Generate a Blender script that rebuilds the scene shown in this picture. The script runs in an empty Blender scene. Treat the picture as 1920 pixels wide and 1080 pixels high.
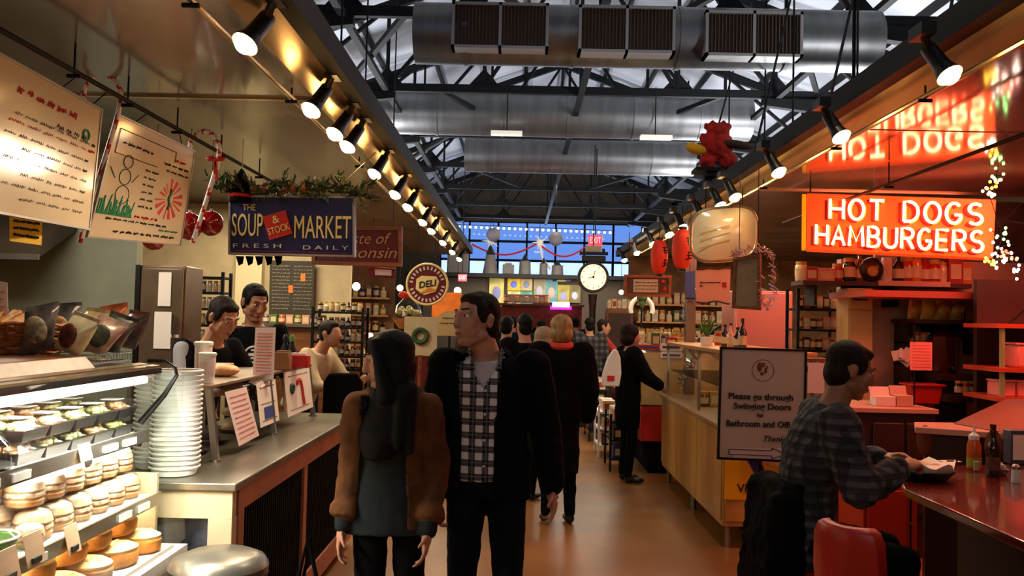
import bpy, bmesh, math, random
from mathutils import Vector, Matrix, noise
random.seed(11)
scene = bpy.context.scene
COL = scene.collection
V = Vector
PI = math.pi
R = math.radians
F = 1600.0
CAMP = V((0, 0, 1.62))
# ---------------- camera basis
_yc = V((14 / F, -60 / F, -1)).normalized()
_a = R(1.3)
_z = V((math.sin(_a), math.cos(_a), 0))
_zc = (_z - _yc * _z.dot(_yc)).normalized()
_xc = _yc.cross(_zc)
W2C = Matrix((_xc, _yc, _zc)).transposed()      # columns: world axes seen from the camera
C2W = W2C.transposed()


def ray(px, py):
    return C2W @ V(((px - 960) / F, -(py - 540) / F, -1))


def at(px, py, d):
    r = ray(px, py)
    return CAMP + r * (d / r.y)


def onz(px, py, z):
    r = ray(px, py)
    return CAMP + r * ((z - CAMP.z) / r.z)


def onx(px, py, x):
    r = ray(px, py)
    return CAMP + r * (x / r.x)


cd = bpy.data.cameras.new('camera')
cam = bpy.data.objects.new('camera', cd)
COL.objects.link(cam)
cd.sensor_width = 36
cd.lens = 36 * F / 1920
cd.clip_start = 0.05
cd.clip_end = 300
M4 = C2W.to_4x4()
M4.translation = CAMP
cam.matrix_world = M4
scene.camera = cam


# ---------------- materials
def lin(c):
    return tuple(((x / 255) / 12.92 if x / 255 <= .04045 else ((x / 255 + .055) / 1.055) ** 2.4) for x in c) + (1,)


MATS = {}


def mat(name, col, r=.5, me=0, nv=0, ns=6, bump=0, bs=30, em=None, es=0, coat=0, st=None, col2=None, spec=.5):
    """procedural principled material; nv = strength of mottling towards col2"""
    if name in MATS:
        return MATS[name]
    m = bpy.data.materials.new(name)
    m.use_nodes = True
    nt = m.node_tree
    b = nt.nodes['Principled BSDF']
    b.inputs['Base Color'].default_value = lin(col)
    b.inputs['Roughness'].default_value = r
    b.inputs['Metallic'].default_value = me
    b.inputs['Specular IOR Level'].default_value = spec
    if coat:
        b.inputs['Coat Weight'].default_value = coat
        b.inputs['Coat Roughness'].default_value = .08
    tc = nt.nodes.new('ShaderNodeTexCoord')
    if nv:
        n = nt.nodes.new('ShaderNodeTexNoise')
        n.inputs['Scale'].default_value = ns
        n.inputs['Detail'].default_value = 5
        mp = nt.nodes.new('ShaderNodeMapping')
        if st:
            mp.inputs['Scale'].default_value = st
        nt.links.new(tc.outputs['Object'], mp.inputs[0])
        nt.links.new(mp.outputs[0], n.inputs['Vector'])
        cr = nt.nodes.new('ShaderNodeValToRGB')
        c2 = col2 or tuple(x * (1 - nv) for x in col)
        cr.color_ramp.elements[0].position = .35
        cr.color_ramp.elements[0].color = lin(c2)
        cr.color_ramp.elements[1].position = .65
        cr.color_ramp.elements[1].color = lin(col)
        nt.links.new(n.outputs['Fac'], cr.inputs[0])
        nt.links.new(cr.outputs[0], b.inputs['Base Color'])
    if bump:
        n2 = nt.nodes.new('ShaderNodeTexNoise')
        n2.inputs['Scale'].default_value = bs
        nt.links.new(tc.outputs['Object'], n2.inputs['Vector'])
        bp = nt.nodes.new('ShaderNodeBump')
        bp.inputs['Strength'].default_value = bump
        bp.inputs['Distance'].default_value = .02
        nt.links.new(n2.outputs['Fac'], bp.inputs['Height'])
        nt.links.new(bp.outputs[0], b.inputs['Normal'])
    if em:
        b.inputs['Emission Color'].default_value = lin(em)
        b.inputs['Emission Strength'].default_value = es
    MATS[name] = m
    return m


def glassm(name, tint=(235, 240, 238), refl=.12, rough=.03):
    if name in MATS:
        return MATS[name]
    m = bpy.data.materials.new(name)
    m.use_nodes = True
    nt = m.node_tree
    nt.nodes.clear()
    o = nt.nodes.new('ShaderNodeOutputMaterial')
    mx = nt.nodes.new('ShaderNodeMixShader')
    t = nt.nodes.new('ShaderNodeBsdfTransparent')
    t.inputs[0].default_value = lin(tint)
    g = nt.nodes.new('ShaderNodeBsdfGlossy')
    g.inputs['Roughness'].default_value = rough
    lw = nt.nodes.new('ShaderNodeLayerWeight')
    lw.inputs[0].default_value = .25
    ml = nt.nodes.new('ShaderNodeMath'); ml.operation = 'MINIMUM'; ml.inputs[1].default_value = refl
    nt.links.new(lw.outputs['Fresnel'], ml.inputs[0]); nt.links.new(ml.outputs[0], mx.inputs[0])
    nt.links.new(t.outputs[0], mx.inputs[1])
    nt.links.new(g.outputs[0], mx.inputs[2])
    nt.links.new(mx.outputs[0], o.inputs[0])
    MATS[name] = m
    return m


def _stripe(nt, src, axis, per, duty, off=0):
    s = nt.nodes.new('ShaderNodeSeparateXYZ')
    nt.links.new(src, s.inputs[0])
    a = nt.nodes.new('ShaderNodeMath'); a.operation = 'ADD'; a.inputs[1].default_value = off + 50 * per
    nt.links.new(s.outputs[axis], a.inputs[0])
    m = nt.nodes.new('ShaderNodeMath'); m.operation = 'MODULO'; m.inputs[1].default_value = per
    nt.links.new(a.outputs[0], m.inputs[0])
    l = nt.nodes.new('ShaderNodeMath'); l.operation = 'LESS_THAN'; l.inputs[1].default_value = per * duty
    nt.links.new(m.outputs[0], l.inputs[0])
    return l.outputs[0]


def plaid(name, base, a, b, per=.06, duty=.5, r=.9, rot=0, thin=None):
    m = mat(name, base, r)
    nt = m.node_tree
    bs = nt.nodes['Principled BSDF']
    tc = nt.nodes.new('ShaderNodeTexCoord')
    mp = nt.nodes.new('ShaderNodeMapping')
    mp.inputs['Rotation'].default_value = (0, 0, rot)
    nt.links.new(tc.outputs['Object'], mp.inputs[0])
    sx = _stripe(nt, mp.outputs[0], 0, per, duty)
    sz = _stripe(nt, mp.outputs[0], 2, per, duty)
    ad = nt.nodes.new('ShaderNodeMath'); ad.operation = 'ADD'
    nt.links.new(sx, ad.inputs[0]); nt.links.new(sz, ad.inputs[1])
    h = nt.nodes.new('ShaderNodeMath'); h.operation = 'MULTIPLY'; h.inputs[1].default_value = .5
    nt.links.new(ad.outputs[0], h.inputs[0])
    cr = nt.nodes.new('ShaderNodeValToRGB')
    cr.color_ramp.interpolation = 'CONSTANT'
    e = cr.color_ramp.elements
    e[0].position = 0; e[0].color = lin(base)
    e[1].position = .3; e[1].color = lin(a)
    e2 = e.new(.8); e2.color = lin(b)
    nt.links.new(h.outputs[0], cr.inputs[0])
    out = cr.outputs[0]
    if thin:
        for ax in (0, 2):
            t = _stripe(nt, mp.outputs[0], ax, per, .1, per * .25)
            mx = nt.nodes.new('ShaderNodeMix'); mx.data_type = 'RGBA'
            mx.inputs[7].default_value = lin(thin)
            mf = nt.nodes.new('ShaderNodeMath'); mf.operation = 'MULTIPLY'; mf.inputs[1].default_value = .6
            nt.links.new(t, mf.inputs[0]); nt.links.new(mf.outputs[0], mx.inputs[0])
            nt.links.new(out, mx.inputs[6]); out = mx.outputs[2]
    nt.links.new(out, bs.inputs['Base Color'])
    return m


# ---------------- mesh builder
def basis(o, r, u):
    r = V(r).normalized(); n = r.cross(V(u)).normalized(); u2 = n.cross(r)
    M = Matrix((r, u2, n)).transposed().to_4x4()
    M.translation = V(o)
    return M


class MB:
    def __init__(s, m=None):
        s.v = []; s.f = []; s.mi = []; s.mats = []; s.M = Matrix(); s.dm = m

    def add(s, vs, fs, m=None):
        m = m or s.dm
        if m not in s.mats: s.mats.append(m)
        k = s.mats.index(m); b = len(s.v)
        s.v += [s.M @ V(v) for v in vs]
        s.f += [tuple(i + b for i in f) for f in fs]
        s.mi += [k] * len(fs)
        return s

    def bx(s, x0, x1, y0, y1, z0, z1, m=None):
        vs = [(x, y, z) for x in (x0, x1) for y in (y0, y1) for z in (z0, z1)]
        return s.add(vs, [(0, 1, 3, 2), (4, 6, 7, 5), (0, 4, 5, 1), (2, 3, 7, 6), (0, 2, 6, 4), (1, 5, 7, 3)], m)

    def box(s, c, d, m=None, rz=0, rx=0, ry=0):
        M = Matrix.Translation(V(c)) @ Matrix.Rotation(rz, 4, 'Z') @ Matrix.Rotation(ry, 4, 'Y') @ Matrix.Rotation(rx, 4, 'X')
        o = s.M; s.M = o @ M
        s.bx(-d[0] / 2, d[0] / 2, -d[1] / 2, d[1] / 2, -d[2] / 2, d[2] / 2, m)
        s.M = o
        return s

    def beam(s, p0, p1, w, h, m=None, up=(0, 0, 1)):
        """box section member from p0 to p1"""
        p0 = V(p0); p1 = V(p1); d = (p1 - p0); L = d.length; d.normalize()
        u = V(up)
        if abs(d.dot(u)) > .98: u = V((0, 1, 0))
        sx = d.cross(u).normalized(); u = sx.cross(d)
        vs = []
        for p in (p0, p1):
            for a, b in ((-1, -1), (1, -1), (1, 1), (-1, 1)):
                vs.append(p + sx * a * w / 2 + u * b * h / 2)
        return s.add(vs, [(0, 1, 2, 3), (7, 6, 5, 4), (0, 4, 5, 1), (1, 5, 6, 2), (2, 6, 7, 3), (3, 7, 4, 0)], m)

    def loft(s, rings, m=None, cap=True, closed=True):
        n = len(rings[0]); vs = [p for r in rings for p in r]; fs = []
        for i in range(len(rings) - 1):
            for j in range(n if closed else n - 1):
                k = (j + 1) % n
                fs.append((i * n + j, i * n + k, (i + 1) * n + k, (i + 1) * n + j))
        if cap:
            fs.append(tuple(range(n - 1, -1, -1)))
            fs.append(tuple((len(rings) - 1) * n + j for j in range(n)))
        return s.add(vs, fs, m)

    def cyl(s, p0, p1, r0, r1=None, n=12, m=None, cap=True):
        r1 = r0 if r1 is None else r1
        p0 = V(p0); p1 = V(p1); d = (p1 - p0).normalized()
        u = V((0, 0, 1)) if abs(d.z) < .9 else V((0, 1, 0))
        a = d.cross(u).normalized(); b = d.cross(a)
        rings = [[p + a * math.cos(2 * PI * j / n) * r + b * math.sin(2 * PI * j / n) * r for j in range(n)] for p, r in ((p0, r0), (p1, r1))]
        return s.loft(rings, m, cap)

    def tube(s, pts, r, n=8, m=None, closed=False):
        pts = [V(p) for p in pts]; rings = []; N = len(pts); pa = None
        for i, p in enumerate(pts):
            if closed: d = pts[(i + 1) % N] - pts[i - 1]
            else: d = pts[min(i + 1, N - 1)] - pts[max(i - 1, 0)]
            d.normalize()
            if pa is None:
                u = V((0, 0, 1)) if abs(d.z) < .9 else V((0, 1, 0))
                a = d.cross(u).normalized()
            else:
                a = (pa - d * pa.dot(d)).normalized()
            pa = a; b = d.cross(a)
            rr = r[i] if isinstance(r, (list, tuple)) else r
            rings.append([p + a * math.cos(2 * PI * j / n) * rr + b * math.sin(2 * PI * j / n) * rr for j in range(n)])
        if closed: rings.append(rings[0])
        return s.loft(rings, m, not closed)

    def lathe(s, prof, c=(0, 0, 0), n=20, m=None, cap=True, sx=1, sy=1):
        c = V(c)
        rings = [[c + V((math.cos(2 * PI * j / n) * r * sx, math.sin(2 * PI * j / n) * r * sy, z)) for j in range(n)] for r, z in prof]
        return s.loft(rings, m, cap)

    def ell(s, c, r, m=None, nu=16, nv=10, Rm=None):
        if not isinstance(r, (tuple, list)): r = (r, r, r)
        c = V(c); rings = []
        for i in range(1, nv):
            th = PI * i / nv
            ring = []
            for j in range(nu):
                p = V((r[0] * math.sin(th) * math.cos(2 * PI * j / nu), r[1] * math.sin(th) * math.sin(2 * PI * j / nu), -r[2] * math.cos(th)))
                if Rm: p = Rm @ p
                ring.append(c + p)
            rings.append(ring)
        vs = [p for q in rings for p in q]
        b0 = V((0, 0, -r[2])); b1 = V((0, 0, r[2]))
        if Rm: b0 = Rm @ b0; b1 = Rm @ b1
        k = len(vs); vs += [c + b0, c + b1]; fs = []
        for i in range(nv - 2):
            for j in range(nu):
                l = (j + 1) % nu
                fs.append((i * nu + j, i * nu + l, (i + 1) * nu + l, (i + 1) * nu + j))
        for j in range(nu):
            l = (j + 1) % nu
            fs.append((k, l, j)); fs.append((k + 1, (nv - 2) * nu + j, (nv - 2) * nu + l))
        return s.add(vs, fs, m)

    def slab(s, poly, t, m=None):
        """polygon extruded by vector t"""
        t = V(t); p = [V(q) for q in poly]
        return s.loft([p, [q + t for q in p]], m, True)

    def quad(s, poly, m=None):
        return s.add(poly, [tuple(range(len(poly)))], m)

    def rc(s, p0, p1, r0, r1=None, m=None, n=12):
        r1 = r0 if r1 is None else r1
        s.cyl(p0, p1, r0, r1, n, m)
        s.ell(p0, r0, m, n, 8); s.ell(p1, r1, m, n, 8)
        return s

    def text(s, t, size, o, r=(1, 0, 0), u=(0, 0, 1), m=None, ext=.002, al='CENTER', sx=1, shear=0, bold=0, fit=None):
        cu = bpy.data.curves.new('t', 'FONT')
        cu.body = t; cu.size = size; cu.align_x = al; cu.align_y = 'CENTER'
        cu.extrude = ext; cu.shear = shear; cu.offset = bold; cu.resolution_u = 3
        ob = bpy.data.objects.new('t', cu); COL.objects.link(ob)
        dg = bpy.context.evaluated_depsgraph_get(); dg.update()
        me = bpy.data.meshes.new_from_object(ob.evaluated_get(dg))
        if fit:
            xs = [v.co.x for v in me.vertices]; sx = fit / max(1e-6, max(xs) - min(xs))
        B = basis(o, r, u)
        s.add([B @ V((v.co.x * sx, v.co.y, v.co.z)) for v in me.vertices], [tuple(p.vertices) for p in me.polygons], m)
        bpy.data.objects.remove(ob); bpy.data.curves.remove(cu); bpy.data.meshes.remove(me)
        return s

    def mesh(s, name, ang=38, root=None):
        me = bpy.data.meshes.new(name)
        vs = s.v
        if root is not None:
            I = root.inverted(); vs = [I @ v for v in vs]
        me.from_pydata([tuple(v) for v in vs], [], s.f)
        for m in s.mats: me.materials.append(m)
        me.polygons.foreach_set('material_index', s.mi)
        me.update(); me.validate()
        bm = bmesh.new(); bm.from_mesh(me); bmesh.ops.recalc_face_normals(bm, faces=bm.faces); bm.to_mesh(me); bm.free()
        if ang:
            me.shade_smooth(); me.set_sharp_from_angle(angle=R(ang))
        return me


def rootM(o):
    while o.parent: o = o.parent
    return Matrix.Translation(o.location) @ o.rotation_euler.to_matrix().to_4x4()


def part(name, mb, parent, bev=0, ang=38, label=None, stuff=False):
    """world-coordinate mesh hung under parent"""
    ob = bpy.data.objects.new(name, mb.mesh(name, ang, rootM(parent)))
    COL.objects.link(ob); ob.parent = parent
    if bev: addbev(ob, bev)
    if label: ob['label'] = label
    if stuff: ob['kind'] = 'stuff'
    return ob


def lpart(name, mb, parent, bev=0, ang=38, label=None):
    """local-coordinate mesh hung under parent"""
    ob = bpy.data.objects.new(name, mb.mesh(name, ang))
    COL.objects.link(ob); ob.parent = parent
    if bev: addbev(ob, bev)
    if label: ob['label'] = label
    return ob


def addbev(ob, w, seg=2):
    b = ob.modifiers.new('bevel', 'BEVEL'); b.width = w; b.segments = seg; b.limit_method = 'ANGLE'; b.angle_limit = R(40)


def tag(o, label, cat, group=None, kind=None):
    o['label'] = label; o['category'] = cat
    if group: o['group'] = group
    if kind: o['kind'] = kind
    return o


def T(name, label, cat, loc=(0, 0, 0), rz=0, group=None):
    o = bpy.data.objects.new(name, None)
    o.empty_display_size = .05
    COL.objects.link(o); o.location = loc; o.rotation_euler = (0, 0, rz)
    return tag(o, label, cat, group)


def one(name, mb, label, cat, loc=None, group=None, bev=0, ang=38, kind=None):
    """a thing that is one mesh; mb in world coordinates, origin moved to loc"""
    loc = V(loc) if loc is not None else sum(mb.v, V()) / len(mb.v)
    ob = bpy.data.objects.new(name, mb.mesh(name, ang, Matrix.Translation(loc)))
    COL.objects.link(ob); ob.location = loc
    if bev: addbev(ob, bev)
    return tag(ob, label, cat, group, kind)


def S(name, mb, bev=0, parent=None, ang=38):
    ob = bpy.data.objects.new(name, mb.mesh(name, ang))
    COL.objects.link(ob); ob['kind'] = 'structure'
    if parent: ob.parent = parent
    if bev: addbev(ob, bev)
    return ob


def dup(root, loc, rz=None, label=None, group=None, mats=None, sc=None):
    def cp(o, par):
        c = o.copy(); COL.objects.link(c); c.parent = par
        for ch in KIDS(o): cp(ch, c)
        return c
    r = cp(root, None)
    r.location = loc
    if rz is not None: r.rotation_euler = (0, 0, rz)
    if sc: r.scale = (sc, sc, sc) if not isinstance(sc, (tuple, list)) else sc
    if label: r['label'] = label
    if group: r['group'] = group
    return r


def KIDS(o):
    return [c for c in list(o.children)]


def remat(o, new, idx=0):
    """give a copied object its own first material"""
    o.data = o.data.copy(); o.data.materials[idx] = new
    return o


ORD = ['first', 'second', 'third', 'fourth', 'fifth', 'sixth', 'seventh', 'eighth', 'ninth', 'tenth', 'eleventh', 'twelfth',
       'thirteenth', 'fourteenth', 'fifteenth', 'sixteenth', 'seventeenth', 'eighteenth', 'nineteenth', 'twentieth']


def light(name, typ, loc, energy, col, size=.1, to=None, **k):
    l = bpy.data.lights.new(name, typ); l.energy = energy; l.color = col
    if typ == 'AREA':
        l.size = size if not isinstance(size, tuple) else size[0]
        if isinstance(size, tuple): l.shape = 'RECTANGLE'; l.size_y = size[1]
    else: l.shadow_soft_size = size
    for a, b in k.items(): setattr(l, a, b)
    o = bpy.data.objects.new(name, l); COL.objects.link(o); o.location = loc
    if to is not None:
        o.rotation_euler = (V(to) - V(loc)).to_track_quat('-Z', 'Y').to_euler()
    return o


def smoothmesh(mb, vox, it=3, disp=0, ds=.12, keep=None, solid=0, fac=.5):
    """union of overlapping shapes -> one continuous mesh (evaluated), returns mesh"""
    me = mb.mesh('tmp', 0)
    ob = bpy.data.objects.new('tmp', me); COL.objects.link(ob)
    q = ob.modifiers.new('r', 'REMESH'); q.mode = 'VOXEL'; q.voxel_size = vox
    if it:
        q = ob.modifiers.new('s', 'SMOOTH'); q.factor = fac; q.iterations = it
    if disp:
        tx = bpy.data.textures.new('cl', 'CLOUDS'); tx.noise_scale = ds
        q = ob.modifiers.new('d', 'DISPLACE'); q.texture = tx; q.strength = disp; q.mid_level = .5; q.texture_coords = 'LOCAL'
    dg = bpy.context.evaluated_depsgraph_get(); dg.update()
    r = bpy.data.meshes.new_from_object(ob.evaluated_get(dg))
    bpy.data.objects.remove(ob)
    if keep:
        bm = bmesh.new(); bm.from_mesh(r)
        bmesh.ops.delete(bm, geom=[f for f in bm.faces if not keep(f.calc_center_median())], context='FACES')
        bm.to_mesh(r); bm.free()
    r.materials.clear()
    for m in mb.mats: r.materials.append(m)
    r.shade_smooth()
    return r


def meshpart(name, me, parent, label=None, solid=0):
    ob = bpy.data.objects.new(name, me); COL.objects.link(ob)
    if parent: ob.parent = parent
    if label: ob['label'] = label
    if solid:
        q = ob.modifiers.new('so', 'SOLIDIFY'); q.thickness = solid; q.offset = 0
    return ob
# ================= materials
floorM = mat('polished brown floor', (150, 100, 52), .33, nv=.22, ns=1.3, bump=.03, bs=60, spec=.4)
deckM = mat('pale metal roof deck', (196, 200, 208), .55, nv=.12, ns=.8)
steelD = mat('black painted steel', (17, 18, 20), .65, spec=.2)
blackM = mat('black enamel', (12, 12, 13), .35)
galv = mat('galvanised duct metal', (138, 138, 138), .42, me=.85, nv=.12, ns=1.2, st=(6, 1, 1))
grilleD = mat('brown grille mesh', (92, 74, 62), .7)
greyF = mat('grey grille frame', (170, 165, 160), .4, me=.3)
glossL = mat('glossy grey canopy panel', (140, 140, 142), .15, nv=.15, ns=1.2, spec=.9, coat=.5)
glossD = mat('brown grey canopy panel', (112, 102, 92), .27, nv=.45, ns=2.2, spec=.6)
glossR = mat('glossy canopy panel over the grill', (160, 140, 132), .09, nv=.1, ns=1.0, spec=1.0, coat=1)
trimM = mat('brushed champagne trim', (190, 170, 130), .25, me=.8)
wallW = mat('cream painted wall', (196, 178, 142), .7, nv=.08)
wallG = mat('grey green kitchen wall', (142, 144, 124), .45, nv=.06, ns=1)
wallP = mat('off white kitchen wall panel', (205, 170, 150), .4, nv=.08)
steel = mat('stainless steel', (165, 160, 150), .3, me=.9, nv=.12, ns=3)
steelB = mat('brushed steel worktop', (150, 146, 132), .33, me=.8, nv=.2, ns=2)
chrome = mat('bright chrome', (220, 220, 215), .12, me=1)
white = mat('white plastic', (235, 232, 225), .4)
paper = mat('white paper', (236, 226, 214), .8)
pinkP = mat('pinkish paper', (226, 204, 198), .8)
ink = mat('black ink', (30, 26, 24), .8)
inkR = mat('red marker', (214, 60, 56), .7)
inkG = mat('green marker', (50, 150, 110), .7)
woodM = mat('warm brown wood', (132, 78, 42), .4, nv=.3, ns=3, st=(1, 8, 8))
maple = mat('yellow maple laminate', (205, 152, 78), .35, nv=.12, ns=2, st=(8, 8, 1))
woodF = mat('orange oak frame', (178, 98, 44), .45, nv=.25, ns=4, st=(1, 6, 6))
red = mat('red vinyl', (188, 34, 26), .35, nv=.15)
redB = mat('bright red paint', (205, 30, 24), .4)
redG = mat('red glossy glass', (150, 12, 18), .08, coat=1)
green = mat('leaf green', (58, 92, 44), .6, nv=.4, ns=20)
greenB = mat('fresh green', (96, 150, 54), .55, nv=.4, ns=15)
black = mat('black cloth', (11, 10, 11), .95, spec=.1)
navy = mat('navy sign face', (28, 34, 92), .35)
gold = mat('pale gold letters', (250, 230, 150), .5)
maroon = mat('maroon sign face', (104, 16, 20), .45)
glass = glassm('clear display glass', (250, 252, 250), refl=.055)
glassD = glassm('smoky display glass', (190, 190, 185), .1)

# ================= floor, walls, roof
S('floor', MB(floorM).bx(-6, 8, -1.5, 36, -.1, 0))
RX, RZ = 1.0, 8.7      # ridge
EL, ER, EZ = -6.0, 8.0, 6.1
S('ceiling', MB(deckM).slab([(EL, -1.5, EZ), (RX, -1.5, RZ), (ER, -1.5, EZ), (ER, -1.5, EZ + .15), (RX, -1.5, RZ + .15), (EL, -1.5, EZ + .15)], (0, 37.5, 0)))
S('wall_left', MB(wallW).bx(EL - .1, EL, -1.5, 36, 0, EZ))
S('wall_right', MB(wallW).bx(ER, ER + .1, -1.5, 36, 0, EZ))
S('wall_rear', MB(wallW).bx(EL, ER, -1.6, -1.5, 0, EZ))


def roofz(x):
    return EZ + (RZ - EZ) * ((x - EL) / (RX - EL) if x < RX else (ER - x) / (ER - RX))


p = MB(steelD)
x = -5.2
while x < 7.6:
    p.bx(x - .035, x + .035, -1, 35.5, roofz(x) - .14, roofz(x) - .02); x += 1.05
S('beam_purlins', p)
# far gable wall with windows
BY = 36.0
zt, zb, zs = 5.75, 4.12, 3.45
bw = MB(mat('dark far wall', (70, 60, 50), .7))
bw.bx(EL, -3.4, BY - .2, BY, 0, 7.2); bw.bx(6.3, ER, BY - .2, BY, 0, 7.2)
bw.bx(-3.4, 6.3, BY - .2, BY, 0, zs)
bw.slab([(EL, BY, zt), (ER, BY, zt), (ER, BY, EZ + .1), (RX, BY, RZ), (EL, BY, EZ + .1)], (0, -.2, 0))
S('wall_back', bw)
for i in range(4):
    x0 = -3.4 + i * 2.425
    w = MB(steelD)
    for k in range(3): w.bx(x0 + k * 1.2125 - .04, x0 + k * 1.2125 + .04, BY - .15, BY - .05, zs, zt)
    for z in (zs, zb, zb + .8, zt): w.bx(x0, x0 + 2.425, BY - .15, BY - .05, z - .05, z + .05)
    f = S('window_%d' % (i + 1), w)
    g = MB(glassm('window pane glass', (215, 228, 250), .05)); g.bx(x0, x0 + 2.425, BY - .11, BY - .1, zs, zt)
    S('window_pane', g, parent=f)
    lw = MB(mat('frosted lit lower window', (230, 235, 245), .4, em=(232, 238, 255), es=1.6))
    lw.bx(x0 + .06, x0 + 2.36, BY - .09, BY - .07, zs + .05, zb - .05)
    S('window_panel', lw, parent=f)

# ================= trusses
def truss(y, k):
    t = T('roof_truss', 'black steel roof truss spanning the hall, %s from the near end' % ORD[k], 'roof truss', (RX, y, 5.7), 0, 'roof trusses')
    part('bottom_chord', MB(steelD).bx(-5.9, 7.9, y - .05, y + .05, 5.64, 5.78), t)
    for sgn, ex in ((-1, EL + .1), (1, ER - .1)):
        part('top_chord', MB(steelD).beam((ex, y, roofz(ex) - .24), (RX, y, RZ - .24), .12, .16), t)
    n = 8
    xs = [-5.9 + 13.8 * i / n for i in range(n + 1)]
    for i in range(1, n):
        part('web_member', MB(steelD).beam((xs[i], y, 5.72), (xs[i], y, roofz(xs[i]) - .25), .06, .06, up=(0, 1, 0)), t)
        xj = xs[i + 1] if xs[i] < RX - .1 else xs[i - 1]
        if abs(xs[i] - RX) > .1:
            part('web_member', MB(steelD).beam((xs[i], y, 5.72), (xj, y, roofz(xj) - .25), .06, .07, up=(0, 1, 0)), t)
            part('gusset_plate', MB(steelD).slab([(xs[i] - .32, y - .02, 5.72), (xs[i] + .32, y - .02, 5.72), (xs[i], y - .02, 6.08)], (0, .04, 0)), t)
    for sgn, x0, x1 in ((-1, -5.6, -2.3), (1, 7.6, 4.2)):
        part('tapered_bracket', MB(steelD).slab([(x0, y - .12, 5.62), (x1, y - .12, 5.62), (x1, y - .12, 5.5), (x0, y - .12, 5.1)], (0, .14, 0)), t)


TY = [7.55, 11.3, 15.05, 18.8, 22.55, 26.3, 30.05, 33.8]
for k, y in enumerate(TY): truss(y, k)
br = 0
for i in range(len(TY) - 1):
    for x in (-1.6, 3.6):
        b = MB(steelD).beam((x, TY[i], 5.72), (x + (1.6 if x > 0 else -1.6) * (1 if i % 2 else -1), TY[i + 1], 5.72), .08, .08)
        if i < 5:
            one('roof_brace', b, 'dark diagonal brace tying the %s and %s roof trusses on the %s side' % (ORD[i], ORD[i + 1], 'deli' if x < 0 else 'grill'), 'roof brace', group='roof braces')
for x in (-2.45, 1.0, 4.45):
    S('beam_tie', MB(steelD).bx(x - .05, x + .05, 5, 35.5, 5.6, 5.68))

# hanger rods by the grill canopy and the deli canopy
rods = [(1562, 0, 1562, 190, 7.5), (1505, 40, 1505, 240, 9), (1398, 130, 1398, 260, 10), (1436, 150, 1436, 240, 11.8), (1350, 250, 1350, 330, 13),
        (605, 0, 605, 130, 8.4), (550, 0, 550, 60, 8), (682, 60, 682, 220, 11), (770, 240, 770, 300, 14)]
rods = [(1.9, 4.9), (2.9, 7.4), (2.85, 9.0), (2.95, 10.4), (2.9, 12.0), (-1.95, 7.2), (-1.95, 8.9), (-2.0, 10.6), (-2.0, 13.0)]
for i, (x, y) in enumerate(rods):
    b = MB(steelD).cyl((x, y, 2.9), (x, y, roofz(x) - .1), .011, n=8)
    one('hanger_rod', b, 'thin dark vertical rod holding the %s canopy, %s along' % ('grill' if x > 0 else 'deli', ORD[i % 5]), 'hanger rod', group='canopy hanger rods')
for i, (p0, p1) in enumerate([((2.1, 6, 2.95), (3.6, 8.5, 6.4)), ((2.0, 7.5, 2.95), (3.3, 10, 6.3)), ((1.95, 9.5, 2.95), (3.2, 12, 6.2)), ((2.4, 5, 2.95), (4.4, 8.2, 6.3))]):
    one('bracing_wire', MB(steelD).cyl(p0, p1, .012, n=6), 'thin slanting steel wire rising from the grill canopy, %s along' % ORD[i], 'wire', group='bracing wires')

# ================= ducts
def duct(y, z, r, x0, x1, ends, vents, lab):
    t = T('air_duct', lab, 'air duct', ((x0 + x1) / 2, y, z))
    d = MB(galv)
    d.cyl((x0, y, z), (x1, y, z), r, n=40)
    part('duct_body', d, t)
    x = x0 + .6
    while x < x1 - .3:
        part('seam_band', MB(galv).cyl((x, y, z), (x + .05, y, z), r + .012, n=40), t)
        x += 1.3
    for (a, b, zb0, zb1) in vents:
        v = MB(greyF)
        yf = y - r - .06
        v.bx(a, b, yf, y - r * .5, zb1 - .035, zb1); v.bx(a, b, yf, y - r * .5, zb0, zb0 + .035)
        for xx in (a, (a + b) / 2 - .017, b - .035): v.bx(xx, xx + .035, yf, y - r * .5, zb0, zb1)
        vo = part('air_grille', v, t)
        g = MB(grilleD)
        g.bx(a + .02, b - .02, yf + .05, y - r * .45, zb0 + .02, zb1 - .02)
        n = 26
        for i in range(n):
            xx = a + .03 + (b - a - .06) * i / n
            g.bx(xx, xx + .008, yf + .015, yf + .05, zb0 + .02, zb1 - .02)
        part('grille_mesh', g, vo)
    for e in ends:
        part('hanger_strap', MB(steelD).bx(e - .02, e + .02, y - .02, y + .02, z + r - .02, roofz(e) - .03), t)


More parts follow.
